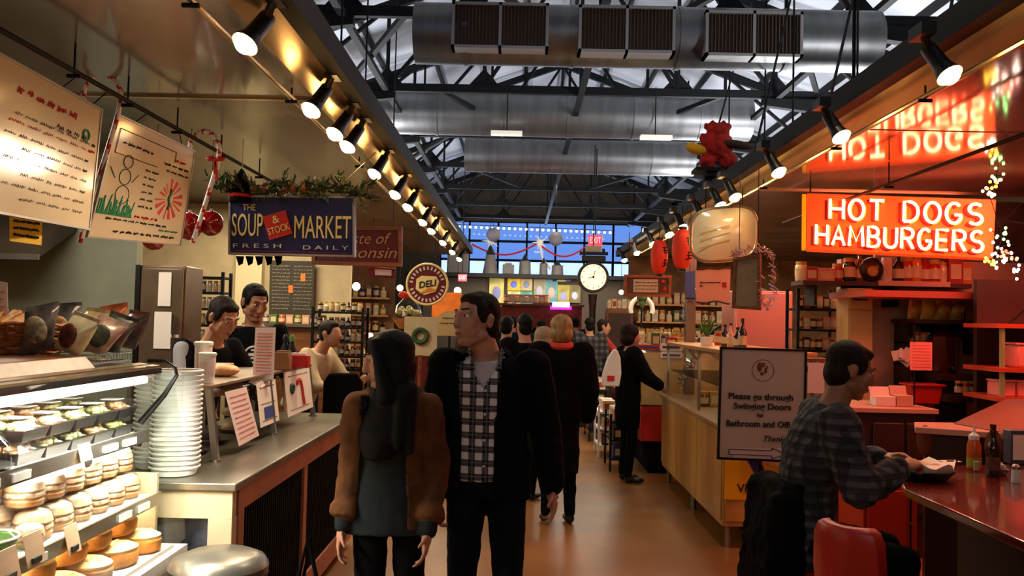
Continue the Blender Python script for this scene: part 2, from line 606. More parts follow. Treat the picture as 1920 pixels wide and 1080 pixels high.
A = lambda px, py, d: at(px, py, d)
vy = 9.97
vents = []
for a, b, t_, b_ in ((848, 1028, 2, 92), (1086, 1266, 8, 100), (1324, 1506, 18, 107)):
    pa = at(a, t_, vy); pb = at(b, b_, vy)
    vents.append((pa.x, pb.x, pb.z, pa.z))
duct(10.4, (at(1150, 14, 10.4).z + at(1150, 126, 10.4).z) / 2, .37, at(780, 60, 10.4).x, at(1640, 60, 10.4).x, (-.9, 3.2), vents, 'near round metal air duct with three large brown grilles')
duct(16.9, 5.72, .44, at(640, 210, 16.9).x, at(1405, 210, 16.9).x, (-2, 3), [], 'middle round metal air duct with a bright seam ring')
duct(20.7, 5.62, .41, at(872, 300, 20.7).x, at(1300, 300, 20.7).x, (0, 4), [], 'far short round metal air duct behind the two others')
for px, y, d in ((950, 250, 16.3), (1230, 258, 16.3)):
    p0 = at(px, y, d)
    one('ceiling_light', MB(mat('dull lit tube panel', (220, 215, 200), .5, em=(255, 245, 225), es=.5)).box(p0, (.6, .18, .07)).box(p0 + V((0, .1, .5)), (.02, .02, 1.0), steelD), 'small rectangular fluorescent fixture hanging below the middle duct, %s one' % ('dimmer' if px < 1000 else 'brighter'), 'ceiling light')

# ================= canopies
def canopy(sgn, xe, ze, zc, xi, seam, matn, matf, lab, y1=15.5):
    t = T('stall_canopy', lab, 'canopy', (sgn * xe, 8, ze))
    def X(a, b):
        return (a, b) if sgn > 0 else (-b, -a)
    a, b = X(xe - .08, xe)
    part('edge_beam', MB(steelD).bx(a, b, .3, y1, ze - .07, ze + .05), t)
    a, b = X(xe - .14, xe - .08)
    a2, b2 = X(xe, xe + .12)
    part('edge_trim', MB(trimM).slab([(sgn * xe, .3, ze - .06), (sgn * (xe + .14), .3, zc), (sgn * (xe + .17), .3, zc + .01), (sgn * xe, .3, ze)], (0, y1 - .3, 0)), t)
    a, b = X(xe + .14, xi)
    part('ceiling_panel', MB(matn).bx(a, b, .3, seam, zc, zc + .05), t)
    part('ceiling_panel', MB(matf).bx(a, b, seam, y1, zc + .02, zc + .07), t)
    part('seam_bar', MB(trimM).bx(a, b, seam - .015, seam + .015, zc - .012, zc), t)
    sm = MB(mat('panel joint', (60, 52, 46), .5))
    for yy in (seam - 2.2,):
        sm.bx(a, b, yy - .004, yy + .004, zc - .003, zc)
    part('panel_joint', sm, t)
    a, b = X(xe + .17, xi)
    part('canopy_roof', MB(steelD).bx(a, b, .3, y1, zc + .08, zc + .12), t)
    return t


canopy(-1, .96, 2.87, 2.76, 4.6, 4.45, glossL, glossD, 'long glossy grey canopy with lamps over the deli stalls')
canopy(1, 1.80, 2.88, 2.74, 6.5, 7.0, glossR, glossD, 'long glossy canopy glowing red over the burger grill')

# conduits with clips
def rail(pts, r, lab, clips, m=steelD, up=.12):
    t = T('ceiling_conduit', lab, 'conduit', pts[0])
    part('pipe', MB(m).tube(pts, r, 8), t)
    for y in clips:
        k = (y - pts[0][1]) / (pts[1][1] - pts[0][1]); q = V(pts[0]).lerp(V(pts[1]), k)
        part('pipe_clip', MB(steelD).cyl(q - V((.03, 0, .02)), q + V((.03, 0, -.02)), .009, n=6).cyl(q, q + V((0, 0, up)), .005, n=6), t)
    return t


rail([(-1.16, 1, 2.70), (-1.16, 13, 2.70)], .012, 'brass coloured conduit along the deli canopy edge', (2.9, 4.2, 6), trimM, .05)
rail([(-1.93, 1, 2.64), (-1.93, 9, 2.64)], .012, 'dark rail above the whiteboards with wire hooks', (3.0, 3.6, 4.1, 4.7, 5.4, 6.2), steelD, .12)
rail([(1.84, 1, 2.69), (1.84, 13, 2.69)], .013, 'brass coloured conduit along the grill canopy edge', (3.9, 5, 6.5), trimM, .05)
rail([(2.45, 1, 2.585), (2.45, 8, 2.585)], .012, 'dark rail over the grill bar carrying the neon sign', (4.1, 5.7), steelD, .15)

# ================= track lamps
bulbM = mat('hot spotlight bulb', (255, 240, 210), .3, em=(255, 196, 120), es=30)
lampM = mat('dark lamp housing', (26, 22, 18), .4)


def lampset(ys, x, zb, sgn, side, tgt, pw):
    for i, y in enumerate(ys):
        nm = 'black track spotlight under the %s canopy edge, %s from the near end' % (side, ORD[i])
        t = T('track_spotlight', nm, 'spotlight', (x, y, zb), 0, 'track spotlights over the %s' % side)
        b = V((x, y, zb)); d = (V(tgt(y)) - b).normalized()
        top = V((x - sgn * .10, y + .02, 2.82))
        k = b - d * .15
        part('lamp_arm', MB(lampM).cyl(top, k, .018, n=8).box(top, (.06, .12, .05)), t)
        part('lamp_head', MB(lampM).cyl(k - d * .02, b - d * .05, .032, .036, n=16).cyl(b - d * .05, b + d * .004, .036, .052, n=18, cap=False), t)
        part('bulb', MB(bulbM).cyl(b - d * .004, b + d * .002, .049, n=18).ell(b - d * .004, .042), t)
        light('lamp_beam', 'SPOT', b + d * .03, pw, (1, .78, .52), .04, V(tgt(y)), spot_size=R(105), spot_blend=.7)


LY = [3.15, 4.16, 4.7, 5.05, 6.0, 7.0, 7.8, 9.0, 9.9, 11.4, 13, 14.5]
RY = [3.4, 4.55, 5.65, 6.8, 7.3, 8.05, 9.0, 9.8, 11, 12.5, 14]
lampset(LY, -1.05, 2.63, -1, 'deli', lambda y: (-1.75, y - 1.15, .9), 60)
lampset(RY, 1.70, 2.64, 1, 'grill', lambda y: (2.25, y - 1.15, .9), 30)

# ================= string lights at the far window
sb = mat('string light bulb', (255, 250, 235), .4, em=(255, 246, 225), es=7)
q0 = at(840, 420, 34.5); q1 = at(1144, 432, 34.5)
ls = T('light_string', 'string of small white bulbs along the top of the far windows', 'string lights', q0)
part('cable', MB(steelD).tube([q0, q1], .012, 6), ls)
for i in range(30):
    u = i / 29
    q = q0.lerp(q1, u) - V((0, 0, .09))
    part('bulb', MB(sb).ell(q, .05, nu=8, nv=6).cyl(q + V((0, 0, .04)), q + V((0, 0, .085)), .02, n=6, m=steelD), ls)

# ================= general lights (daylight from far windows, uplights on the canopy roofs, added fills)
w = bpy.data.worlds.new('dusk sky'); scene.world = w; w.use_nodes = True
bg = w.node_tree.nodes['Background']
bg.inputs[0].default_value = (.25, .41, .76, 1); bg.inputs[1].default_value = 1.1
for x, y, e in ((4.9, 12.5, 210), (4.9, 16.5, 150), (4.6, 21, 160), (-3.6, 16.4, 130), (-3.4, 11, 50), (-3.4, 22, 110), (4.6, 27, 110), (-3, 28, 80), (4.5, 7.5, 60)):
    light('roof_uplight', 'AREA', (x, y, 3.3), e * 1.2, (.93, .95, 1), .7, (x * .72 + .2, y, 8))
for y in (5.5, 11, 17, 24):
    light('hall_fill', 'AREA', (1.0, y, 5.45), 32, (1, .80, .52), .5, (1.0, y, 0))  # added overhead fills without fixtures, lift the aisle ambience
light('rear_fill', 'AREA', (0.3, -1.0, 2.7), 12, (1, .82, .6), (3, .5), (0.2, 5, 1.4))  # added fill behind the camera, brightens signs and faces
light('window_daylight', 'AREA', (1.4, 35.4, 4.6), 180, (.6, .75, 1), (8, 2), (1.4, 20, 2))

scene.view_settings.view_transform = 'Standard'
scene.view_settings.look = 'None'
scene.view_settings.exposure = 0.22
scene.view_settings.gamma = 1
scene.render.film_transparent = False
# ================= people
skinM = mat('skin', (196, 138, 108), .55, nv=.1, ns=12)
skinD = mat('tanned skin', (168, 116, 84), .55, nv=.1, ns=12)
hairB = mat('black hair', (11, 9, 9), .65, nv=.4, ns=40, st=(1, 1, .15), spec=.2)
hairBr = mat('dark brown hair', (38, 24, 17), .7, nv=.5, ns=50, st=(1, 1, .2), spec=.2)
hairBl = mat('blonde hair', (186, 142, 84), .5, nv=.35, ns=40, st=(1, 1, .2))
eyeM = mat('eye white', (220, 214, 206), .3)
irisM = mat('dark iris', (40, 26, 18), .2)
lipM = mat('lips', (150, 84, 72), .5)
shoeM = mat('dark shoe leather', (20, 17, 15), .5)


def hand(mb, w, d, n, sv, curl=.45, s=1.0):
    """palm, four unequal fingers and a side thumb"""
    w = V(w); d = V(d).normalized(); n = V(n); n = (n - d * n.dot(d)).normalized(); sv = V(sv)
    sv = (sv - d * sv.dot(d) - n * sv.dot(n)).normalized()
    Rm = Matrix((sv, d, n)).transposed()
    mb.ell(w + d * .045 * s, (.043 * s, .056 * s, .018 * s), nu=14, nv=10, Rm=Rm)
    mb.rc(w - d * .02, w + d * .02, .026 * s, .026 * s, n=10)
    for i, L in enumerate((.92, 1.0, .95, .76)):
        b = w + d * .082 * s + sv * (.031 - .0205 * i) * s - d * (.01 * s if i == 3 else 0)
        mb.rc(w + d * .04 * s + sv * (.02 - .0135 * i) * s, b, .011 * s, .0095 * s, n=8)
        a = 0
        for j, l in enumerate((.04, .026, .021)):
            a += curl * (1 + .12 * i) * (.7 if j == 0 else 1)
            e = b + (d * math.cos(a) + n * math.sin(a)) * l * L * s
            mb.rc(b, e, (.0092 - .0006 * j) * s, (.0086 - .0008 * j) * s, n=8); b = e
    b = w + d * .018 * s + sv * .03 * s
    t = (d * .72 + sv * .62 + n * .35).normalized()
    e = b + t * .04 * s; mb.rc(b, e, .013 * s, .0105 * s, n=8)
    t = (d * .85 + sv * .15 + n * .5).normalized()
    e2 = e + t * .032 * s; mb.rc(e, e2, .0105 * s, .0085 * s, n=8)


def headshape(mb, f=0):
    """head centred on the origin, face towards -Y; f = 1 for a woman"""
    mb.ell((0, .014, .028), (.074 - .003 * f, .094, .088), nu=20, nv=14)
    mb.ell((0, -.026, -.03), (.059 - .004 * f, .064, .078 - .004 * f), nu=18, nv=12)
    mb.ell((0, -.045, -.083), (.032 - .004 * f, .036, .026), nu=14, nv=10)
    mb.ell((0, -.072, -.094), (.017, .014, .015))
    for sg in (-1, 1):
        mb.rc((sg * .055, .0, -.06), (sg * .018, -.058, -.1), .02 - .003 * f, .015, n=10)
        mb.ell((sg * .037, -.058, -.018), (.028, .024, .03))
        mb.ell((sg * .034, -.045, -.05), (.026, .026, .03))
        mb.ell((sg * .076, .012, -.008), (.009, .018, .027), nu=10)
        mb.ell((sg * .081, .014, .006), (.008, .017, .017), nu=10)
        mb.rc((sg * .012, -.083, .03), (sg * .045, -.072, .03), .0095 - .003 * f, .009, n=8)
        mb.ell((sg * .011, -.098, -.034), (.008, .009, .007), nu=8)
        mb.ell((sg * .031, -.072, .012), (.014, .01, .008), nu=10)
    mb.rc((0, -.086, .022), (0, -.104, -.026), .010, .0125, n=10)
    mb.ell((0, -.106, -.03), (.0115, .010, .010))
    mb.rc((-.017, -.084, -.057), (.017, -.084, -.057), .0068, n=8)
    mb.rc((-.014, -.083, -.067), (.014, -.083, -.067), .0075, n=8)
    mb.ell((0, -.079, -.061), (.026, .012, .014))


SEC = [(0, .160, .112), (.15, .158, .110), (.4, .140, .100), (.62, .158, .112), (.8, .170, .110), (.9, .135, .09), (1.0, .07, .065)]


def torso(mb, J, th=0, fem=0, m=None, t0=-.15, t1=1.0, wid=1.0, bell=0):
    pel, ch, nk = V(J['pel']), V(J['chest']), V(J['neck'])
    ax = (V(J['shR']) - V(J['shL'])).normalized()
    ax0 = (V(J['hipR']) - V(J['hipL'])).normalized()
    rings = []
    N = 14
    for i in range(N + 1):
        t = t0 + (t1 - t0) * i / N
        if t < .55:
            c = pel.lerp(ch, t / .55); d = ch - pel
        else:
            c = ch.lerp(nk, (t - .55) / .45); d = nk - ch
        d = d.normalized()
        a = ax0.lerp(ax, min(1, max(0, t)))
        a = (a - d * a.dot(d)).normalized(); b = d.cross(a)
        tt = max(0, t)
        for k in range(len(SEC) - 1):
            if SEC[k][0] <= tt <= SEC[k + 1][0]:
                u = (tt - SEC[k][0]) / (SEC[k + 1][0] - SEC[k][0])
                rx = SEC[k][1] * (1 - u) + SEC[k + 1][1] * u; ry = SEC[k][2] * (1 - u) + SEC[k + 1][2] * u
                break
        if fem: rx *= .9; ry *= .92
        q = max(0, (.35 - t)) * bell
        rx = rx * wid + th + q; ry = ry * wid + th + q * .6
        rings.append([c + a * math.cos(2 * PI * j / 24) * rx + b * math.sin(2 * PI * j / 24) * ry for j in range(24)])
    mb.loft(rings, m)


def lerp(a, b, t): return V(a).lerp(V(b), t)


STAND = dict(pel=(0, 0, .94), chest=(0, .005, 1.24), neck=(0, .0, 1.47), head=(0, -.025, 1.625),
             shL=(-.175, 0, 1.415), elL=(-.235, .03, 1.13), wrL=(-.245, -.05, .89),
             shR=(.175, 0, 1.415), elR=(.235, .03, 1.13), wrR=(.245, -.05, .89),
             hipL=(-.085, 0, .92), knL=(-.095, -.02, .5), anL=(-.1, .02, .09),
             hipR=(.085, 0, .92), knR=(.095, -.02, .5), anR=(.1, .02, .09))


def person(label, loc, rz, h, J=None, look=(0, 0, 0), skin=None, fem=0, vox=.012, top=None, over=None, under=None, legs=None, hair=None,
           hands='LR', cat='person', curl=.45, handn=None, group=None, feet=True, fine=True):
    JJ = dict(STAND)
    if J: JJ.update(J)
    J = JJ; sc = h / 1.75
    t = T('person', label, cat, loc, rz, group)
    t.scale = (sc, sc, sc)
    skin = skin or skinM
    mb = MB(skin)
    torso(mb, J, -.006, fem, t0=-.05)
    mb.rc(J['neck'], lerp(J['neck'], J['head'], .62), .066 - .014 * fem, .058 - .012 * fem)
    Hm = Matrix.Translation(V(J['head'])) @ Matrix.Rotation(look[0], 4, 'Z') @ Matrix.Rotation(look[1], 4, 'X') @ Matrix.Rotation(look[2], 4, 'Y') @ Matrix.Scale(1.06, 4)
    mb.M = Hm; headshape(mb, fem); mb.M = Matrix()
    for sd in 'LR':
        k = -1 if sd == 'L' else 1
        mb.rc(J['sh' + sd], J['el' + sd], .046, .038); mb.rc(J['el' + sd], J['wr' + sd], .038, .026)
        if sd in hands:
            d = (V(J['wr' + sd]) - V(J['el' + sd])).normalized()
            n, s2 = (handn or {}).get(sd, ((-k, 0, 0), (0, -1, 0)))
            hand(mb, V(J['wr' + sd]) + d * .02, d, n, s2, curl, 1 - .1 * fem)
        mb.rc(J['hip' + sd], J['kn' + sd], .07, .05); mb.rc(J['kn' + sd], J['an' + sd], .05, .035)
    body = meshpart('body', smoothmesh(mb, vox if not fine else min(vox, .0055), 3 if not fine else 6), t)
    if fine:
        e = MB(eyeM); e.M = Hm
        for sg in (-1, 1): e.ell((sg * .031, -.0765, .011), (.0125, .0085, .0062), nu=12, nv=8)
        e.dm = irisM
        for sg in (-1, 1): e.ell((sg * .031 - .001, -.0825, .011), (.0052, .004, .0055), nu=10, nv=8)
        e.dm = hair['m'] if hair else hairB
        for sg in (-1, 1): e.rc((sg * .016, -.0925, .036), (sg * .048, -.079, .038), .0032, .0022, n=6)
        lpart('eyes_and_brows', e, body)
        lp = MB(lipM); lp.M = Hm
        lp.rc((-.015, -.0905, -.0575), (.015, -.0905, -.0575), .0035, n=6); lp.rc((-.012, -.0905, -.065), (.012, -.0905, -.065), .004, n=6)
        lpart('lips', lp, body)
    # hair
    if hair:
        hb = MB(hair['m']); hb.M = Hm; k = hair.get('k', 'short')
        if k == 'short':
            hb.ell((0, .0225, .044), (.0775, .0935, .083), nu=24, nv=16)
            hb.ell((0, .046, -.012), (.071, .061, .082), nu=18, nv=12)
            hb.ell((0, -.028, .086), (.056, .047, .027), nu=16, nv=10)
            for sg in (-1, 1): hb.ell((sg * .065, -.012, .03), (.0135, .034, .045), nu=10, nv=10)
        elif k == 'bob':
            hb.ell((0, .02, .04), (.092, .104, .092), nu=20, nv=14)
            hb.ell((0, .04, -.03), (.094, .085, .085), nu=20, nv=14)
        elif k == 'long':
            hb.ell((0, .02, .042), (.087, .103, .088), nu=20, nv=14)
            hb.ell((0, .035, -.03), (.092, .085, .1), nu=20, nv=14)
            hb.rc((.035, -.055, .08), (.066, -.058, .0), .024, .026); hb.rc((.066, -.058, .0), (.074, -.045, -.14), .026, .04)
            hb.rc((-.04, -.045, .08), (-.085, -.02, .0), .026, .026)
            hb.M = Matrix()
            hd = V(J['head']); Rz = Matrix.Rotation(look[0], 3, 'Z'); Rh = Matrix.Rotation(look[0] * .45, 3, 'Z')
            rings = []
            for z, rx, ry, yo in ((.09, .07, .08, .02), (.04, .094, .095, .025), (-.02, .101, .092, .032), (-.09, .104, .09, .034), (-.16, .118, .10, .03), (-.24, .135, .115, .01), (-.31, .135, .12, -.005), (-.38, .11, .105, -.02), (-.43, .07, .08, -.035)):
                RR = Rz if z > -.15 else Rh
                rings.append([hd + RR @ V((math.cos(a) * rx, math.sin(a) * ry + yo, 0)) + V((0, 0, z)) for a in [2 * PI * k / 24 for k in range(24)]])
            hb.loft(rings)
            for (x, y, z, x2, y2, z2) in ((.10, -.05, -.12, .11, -.13, -.38), (.07, -.07, -.15, .06, -.14, -.36), (-.05, .06, -.1, -.10, -.02, -.36)):
                hb.rc(hd + V((x, y, z)), hd + V((x2, y2, z2)), .036, .022)
        meshpart('hair', smoothmesh(hb, .008 if fine else .014, 7 if hair.get('k') == 'long' else 2, disp=.006 if fine else 0, ds=.03), t)
    # legs
    if legs:
        lm = MB(legs['m']); w = legs.get('w', 1)
        torso(lm, J, .012, fem, t0=-.12, t1=.2)
        for sd in 'LR':
            lm.rc(J['hip' + sd], J['kn' + sd], .092 * w, .066 * w); lm.rc(J['kn' + sd], lerp(J['kn' + sd], J['an' + sd], .97), .064 * w, .05 * w)
        meshpart('trousers' if not legs.get('skirt') else 'skirt', smoothmesh(lm, vox, 3, disp=.014, ds=.08), t)
    if feet:
        for sd in 'LR':
            f = MB(shoeM); a = V(J['an' + sd]); d = V((0, -1, 0)) if 'toe' not in J else V(J['toe'])
            b = V((a.x, a.y, max(.045, a.z - .045)))
            f.ell(b - V((0, 0, 0)) + d * .02, (.045, .06, .042)); f.ell(b + d * .11 - V((0, 0, .008)), (.046, .085, .032) if abs(d.y) > .5 else (.085, .046, .032))
            f.rc(a + V((0, 0, .03)), a, .042, .04)
            meshpart('shoe', smoothmesh(f, .012, 2), t)
    # top and overgarment
    for nm, g in (('undershirt', under), ('shirt', top), ('jacket', over)):
        if not g: continue
        gm = MB(g['m']); th = g.get('th', .012)
        torso(gm, J, th, fem, t0=g.get('hem', -.1), t1=g.get('t1', .97), wid=g.get('wid', 1), bell=g.get('bell', 0))
        if g.get('skirt'):
            z = g['skirt']; p = V(J['pel'])
            gm.lathe([(.17, z), (.175, z + .2), (.16, p.z + .02)], (p.x, p.y, 0), 20, sy=.8)
        for sd in 'LR':
            if g.get('sl', .93) < 0: continue
            sh, el, wr = J['sh' + sd], J['el' + sd], J['wr' + sd]; q = g.get('sl', .93); r = g.get('r', 1)
            gm.rc(sh, el, .056 * r + th, .05 * r + th * .7)
            if q > 0:
                e = lerp(el, wr, q); gm.rc(el, e, .048 * r + th * .7, .036 * r + th * .6)
                if g.get('cuff'):
                    gm.cyl(lerp(el, wr, q - .16), lerp(el, wr, q + .04), .046 * r + th * .8, .05 * r + th * .8)
        if g.get('collar'):
            nk = V(J['neck']); rr = g['collar']
            gm.tube([nk + V((math.cos(a) * .085, math.sin(a) * .08 + .005, .02 * math.sin(a) - .005)) for a in [2 * PI * i / 16 for i in range(16)]], rr, 8, closed=True)
        if g.get('hood'):
            nk = V(J['neck']); gm.ell(nk + V((0, .1, -.03)), (.13, .07, .07)); 
            for k in (-1, 1): gm.rc(nk + V((k * .1, .03, .0)), nk + V((k * .085, -.09, -.12)), .035, .02)
        me = smoothmesh(gm, vox, g.get('it', 3), disp=g.get('disp', .018), ds=g.get('ds', .1), keep=g.get('keep'))
        o = meshpart(g.get('name', nm), me, t, g.get('label'), solid=.008 if g.get('keep') else 0)
    return t
# ================= the deli side
def Q(quad):
    """bilinear map over a quad of points TL,TR,BR,BL -> function(u,v,out) and normal"""
    a, b, c, d = [V(q) for q in quad]
    n = (b - a).cross(d - a).normalized()
    if n.dot(CAMP - a) < 0: n = -n

    def f(u, v, o=0): return (a.lerp(b, u)).lerp(d.lerp(c, u), v) + n * o
    return f, n, (b - a).normalized(), (a - d).normalized()


def board(name, quad, t, mface, label, cat, group=None, mframe=None, fw=.02, rim=.008):
    f, n, r, u = Q(quad)
    o = T(name, label, cat, f(.5, 1), 0, group)
    p = MB(mface); p.slab([f(0, 0), f(1, 0), f(1, 1), f(0, 1)], -n * t); part('panel', p, o, .002)
    if mframe:
        fr = MB(mframe)
        W = (f(1, 0) - f(0, 0)).length; H = (f(0, 1) - f(0, 0)).length; a = fw / W; b = fw / H
        for (u0, v0, u1, v1) in ((0, 0, 1, b), (0, 1 - b, 1, 1), (0, b, a, 1 - b), (1 - a, b, 1, 1 - b)):
            fr.slab([f(u0, v0, rim), f(u1, v0, rim), f(u1, v1, rim), f(u0, v1, rim)], -n * (t + rim))
        part('frame', fr, o)
    return o, f, n, r, u


def squig(mb, f, u0, u1, v, h=.02, m=None, r=.0018, seed=0, dens=60, o=.003):
    """illegible handwriting: words of small cursive loops"""
    rn = random.Random(seed); u = u0
    while u < u1 - .02:
        L = rn.uniform(.03, .09); pts = []; k = int(L * dens * 4)
        e = min(u + L, u1)
        for i in range(max(4, k)):
            q = i / max(3, k - 1)
            pts.append(f(u + (e - u) * q, v + h * (.5 * math.sin(i * 2.1 + rn.random()) + rn.uniform(-.25, .25)), o))
        mb.tube(pts, r, 4, m)
        u = e + .018


def stroke(mb, f, pts, r, m, o=.003, n=5):
    mb.tube([f(a, b, o) for a, b in pts], r, n, m)


wbM = mat('glossy whiteboard', (224, 204, 172), .16, nv=.06, ns=1.5, coat=.3)
# whiteboard 1
faint = mat('faint grey marker', (96, 84, 76), .7)
q = [onx(-160, 10, -2.0), onx(192, 205, -2.0), onx(168, 432, -1.97), onx(-160, 372, -1.97)]
o, f, n, r, u = board('whiteboard', q, .012, wbM, 'large shiny whiteboard menu cut by the picture edge, hung over the deli case', 'whiteboard', None, greyF, .01, .004)
w = MB(inkR)
squig(w, f, .46, .86, .17, .045, inkR, .0025, 1); squig(w, f, .42, .97, .385, .02, inkR, .0013, 2)
squig(w, f, .7, .9, .3, .03, faint, .002, 3); squig(w, f, .45, .97, .33, .02, faint, .0014, 4)
for i, v in enumerate((.47, .55, .63, .72, .8, .88)): squig(w, f, .4 + .1 * (i % 2), .93, v, .018, faint, .0013, 10 + i)
w2 = MB(inkG); w2.tube([f(.9 + .022 * math.cos(a), .27 + .04 * math.sin(a), .003) for a in [i * PI / 5 for i in range(10)]], .005, 5, closed=True)
part('handwriting', w, o); part('green_doodle', w2, o)
ca = MB(steelD)
for u_ in (.72, .93):
    a = f(u_, 0); ca.cyl(a, (-1.93, a.y, 2.64), .003, n=5)
part('hanging_wire', ca, o)
# whiteboard 2
q = [at(222, 213, 4.2), at(366, 283, 4.85), at(339, 461, 4.85), at(163, 445, 4.1)]
o, f, n, r, u = board('whiteboard', q, .012, wbM, 'smaller tilted whiteboard with a snowman drawing and a red burst doodle', 'whiteboard', None, greyF, .008, .004)
w = MB(ink)
for a, b in (((.06, .10), (.75, .10)), ((.06, .10), (.06, .30)), ((.06, .3), (.55, .3)), ((.75, .1), (.75, .2))): stroke(w, f, [a, b], .0018, ink)
squig(w, f, .12, .5, .2, .02, ink, .0022, 21); squig(w, f, .62, .95, .24, .02, ink, .0022, 22); squig(w, f, .66, .95, .3, .015, ink, .002, 221)
for i in range(6): squig(w, f, .42, .58, .36 + i * .065, .018, ink, .002, 30 + i)
squig(w, f, .12, .8, .83, .016, ink, .0022, 40); squig(w, f, .22, .93, .93, .02, ink, .0022, 41)
part('handwriting', w, o)
sn = MB(ink)
for cx, cy, rr in ((.22, .34, .05), (.22, .47, .06), (.23, .62, .07)):
    sn.tube([f(cx + rr * math.cos(a), cy + rr * 1.1 * math.sin(a), .003) for a in [k * PI / 8 for k in range(16)]], .002, 5, closed=True)
for a, b in (((.12, .5), (.05, .42)), ((.3, .5), (.36, .42)), ((.18, .7), (.15, .8)), ((.27, .7), (.3, .8))): stroke(sn, f, [a, b], .002, ink)
part('drawing', sn, o)
gr = MB(inkG)
for i in range(34):
    x = .02 + .36 * i / 34; stroke(gr, f, [(x, .8), (x + random.uniform(-.02, .03), .8 - random.uniform(.05, .17))], .0035, inkG)
squig(gr, f, .7, .95, .87, .012, inkG, .003, 44)
part('grass_doodle', gr, o)
bu = MB(inkR)
cx, cy = .76, .56
for i in range(15):
    a = i * 2 * PI / 15; a2 = a + .22
    if i % 3 == 1: a2 = a + .1
    bu.quad([f(cx + .05 * math.cos(a), cy + .06 * math.sin(a), .002), f(cx + .17 * math.cos(a), cy + .2 * math.sin(a), .002), f(cx + .17 * math.cos(a2), cy + .2 * math.sin(a2), .002), f(cx + .05 * math.cos(a2), cy + .06 * math.sin(a2), .002)])
squig(bu, f, .4, .66, .78, .02, inkR, .003, 50); squig(bu, f, .75, .9, .18, .02, inkR, .003, 51)
part('burst_doodle', bu, o)
bd = MB(inkG); bd.tube([f(cx + .01 * math.sin(k), cy - .1 + .02 * k, .004) for k in range(11)], .007, 5, mat('dark green marker', (70, 96, 70), .7)); part('stem_doodle', bd, o)
ca = MB(steelD)
for u_ in (.2, .8):
    a = f(u_, 0); ca.cyl(a, (-1.93, a.y, 2.64), .003, n=5)
part('hanging_wire', ca, o)
# yellow note
q = [at(18, 400, 3.45), at(80, 408, 3.6), at(78, 460, 3.6), at(18, 452, 3.45)]
o, f, n, r, u = board('note', q, .002, mat('yellow note paper', (238, 190, 40), .7), 'yellow handwritten paper note clipped under the large whiteboard', 'note')
w = MB(ink)
for i, v in enumerate((.25, .5, .75)): squig(w, f, .1, .9, v, .09, ink, .002, 60 + i, 40)
part('handwriting', w, o)
cl = MB(steelD)
for u_ in (.2, .8): cl.cyl(f(u_, 0), f(u_, -.5), .002, n=5)
part('clip_wire', cl, o)


# candy canes
def cane(pts, r, label, bow=None):
    P = []
    for i in range(len(pts) - 1):
        p0 = V(pts[max(0, i - 1)]); p1 = V(pts[i]); p2 = V(pts[i + 1]); p3 = V(pts[min(len(pts) - 1, i + 2)])
        for k in range(8):
            t = k / 8
            P.append(.5 * ((2 * p1) + (p2 - p0) * t + (2 * p0 - 5 * p1 + 4 * p2 - p3) * t * t + (3 * p1 - p0 - 3 * p2 + p3) * t ** 3))
    P.append(V(pts[-1]))
    o = T('candy_cane', label, 'candy cane', P[-1])
    mb = MB(white); mb.tube(P, r, 10, white)
    mb.mats.append(redB)
    for k in range(len(mb.f) - 2):
        i, j = divmod(k, 10)
        if (i * 2 + j) % 10 < 3: mb.mi[k] = 1
    part('cane_body', mb, o)
    if bow:
        b = MB(redB); c = V(bow)
        for sg in (-1, 1):
            b.ell(c + V((sg * .028, 0, .008)), (.028, .01, .016), nu=10)
            b.beam(c, c + V((.006 + sg * .012, 0, -.1 - .03 * sg)), .012, .004, up=(0, 1, 0))
        b.ell(c, .012); part('bow', b, o)
    return o


cane([at(158, 195, 4.15), at(160, 162, 4.13), at(190, 138, 4.12), at(222, 160, 4.13), at(224, 200, 4.14), at(205, 270, 4.16), at(180, 350, 4.17), at(150, 455, 4.18)], .012, 'red and white striped candy cane hooked on the rail between the two whiteboards')
cane([at(356, 278, 5.0), at(362, 258, 5.0), at(385, 246, 5.0), at(407, 262, 5.0), at(410, 295, 5.0), at(392, 360, 5.0), at(376, 410, 5.0), at(361, 455, 5.0)], .0145, 'red and white striped candy cane with a red bow beside the glass balls', at(404, 300, 4.97))
for i, (px, py, rr, lb) in enumerate(((395, 419, 24, 'round red glass ornament hanging next to the bowed candy cane'), (353, 424, 26, 'red glass ornament half hidden behind the smaller whiteboard edge'), (288, 448, 21, 'dark red ornament peeking out below the smaller whiteboard'))):
    c = at(px, py, 5.15 - .1 * i); rad = rr / F * 5.1
    o = T('glass_ornament', lb, 'ornament', c)
    part('ball', MB(redG).ell(c, rad, nu=24, nv=16), o)
    part('cap', MB(chrome).cyl(c + V((0, 0, rad * .95)), c + V((0, 0, rad * 1.15)), rad * .2), o)
    part('string', MB(steelD).cyl(c + V((0, 0, rad)), (c.x, c.y, 2.72), .002, n=5), o)

# ================= soup sign
def letters(o, f, n, r, u, items, mname='lettering'):
    for k, (t, cu, cv, size, m, kw) in enumerate(items):
        mb = MB(m); mb.text(t, size, f(cu, cv, .006), r, u, m, **kw); part(mname, mb, o, ang=0)


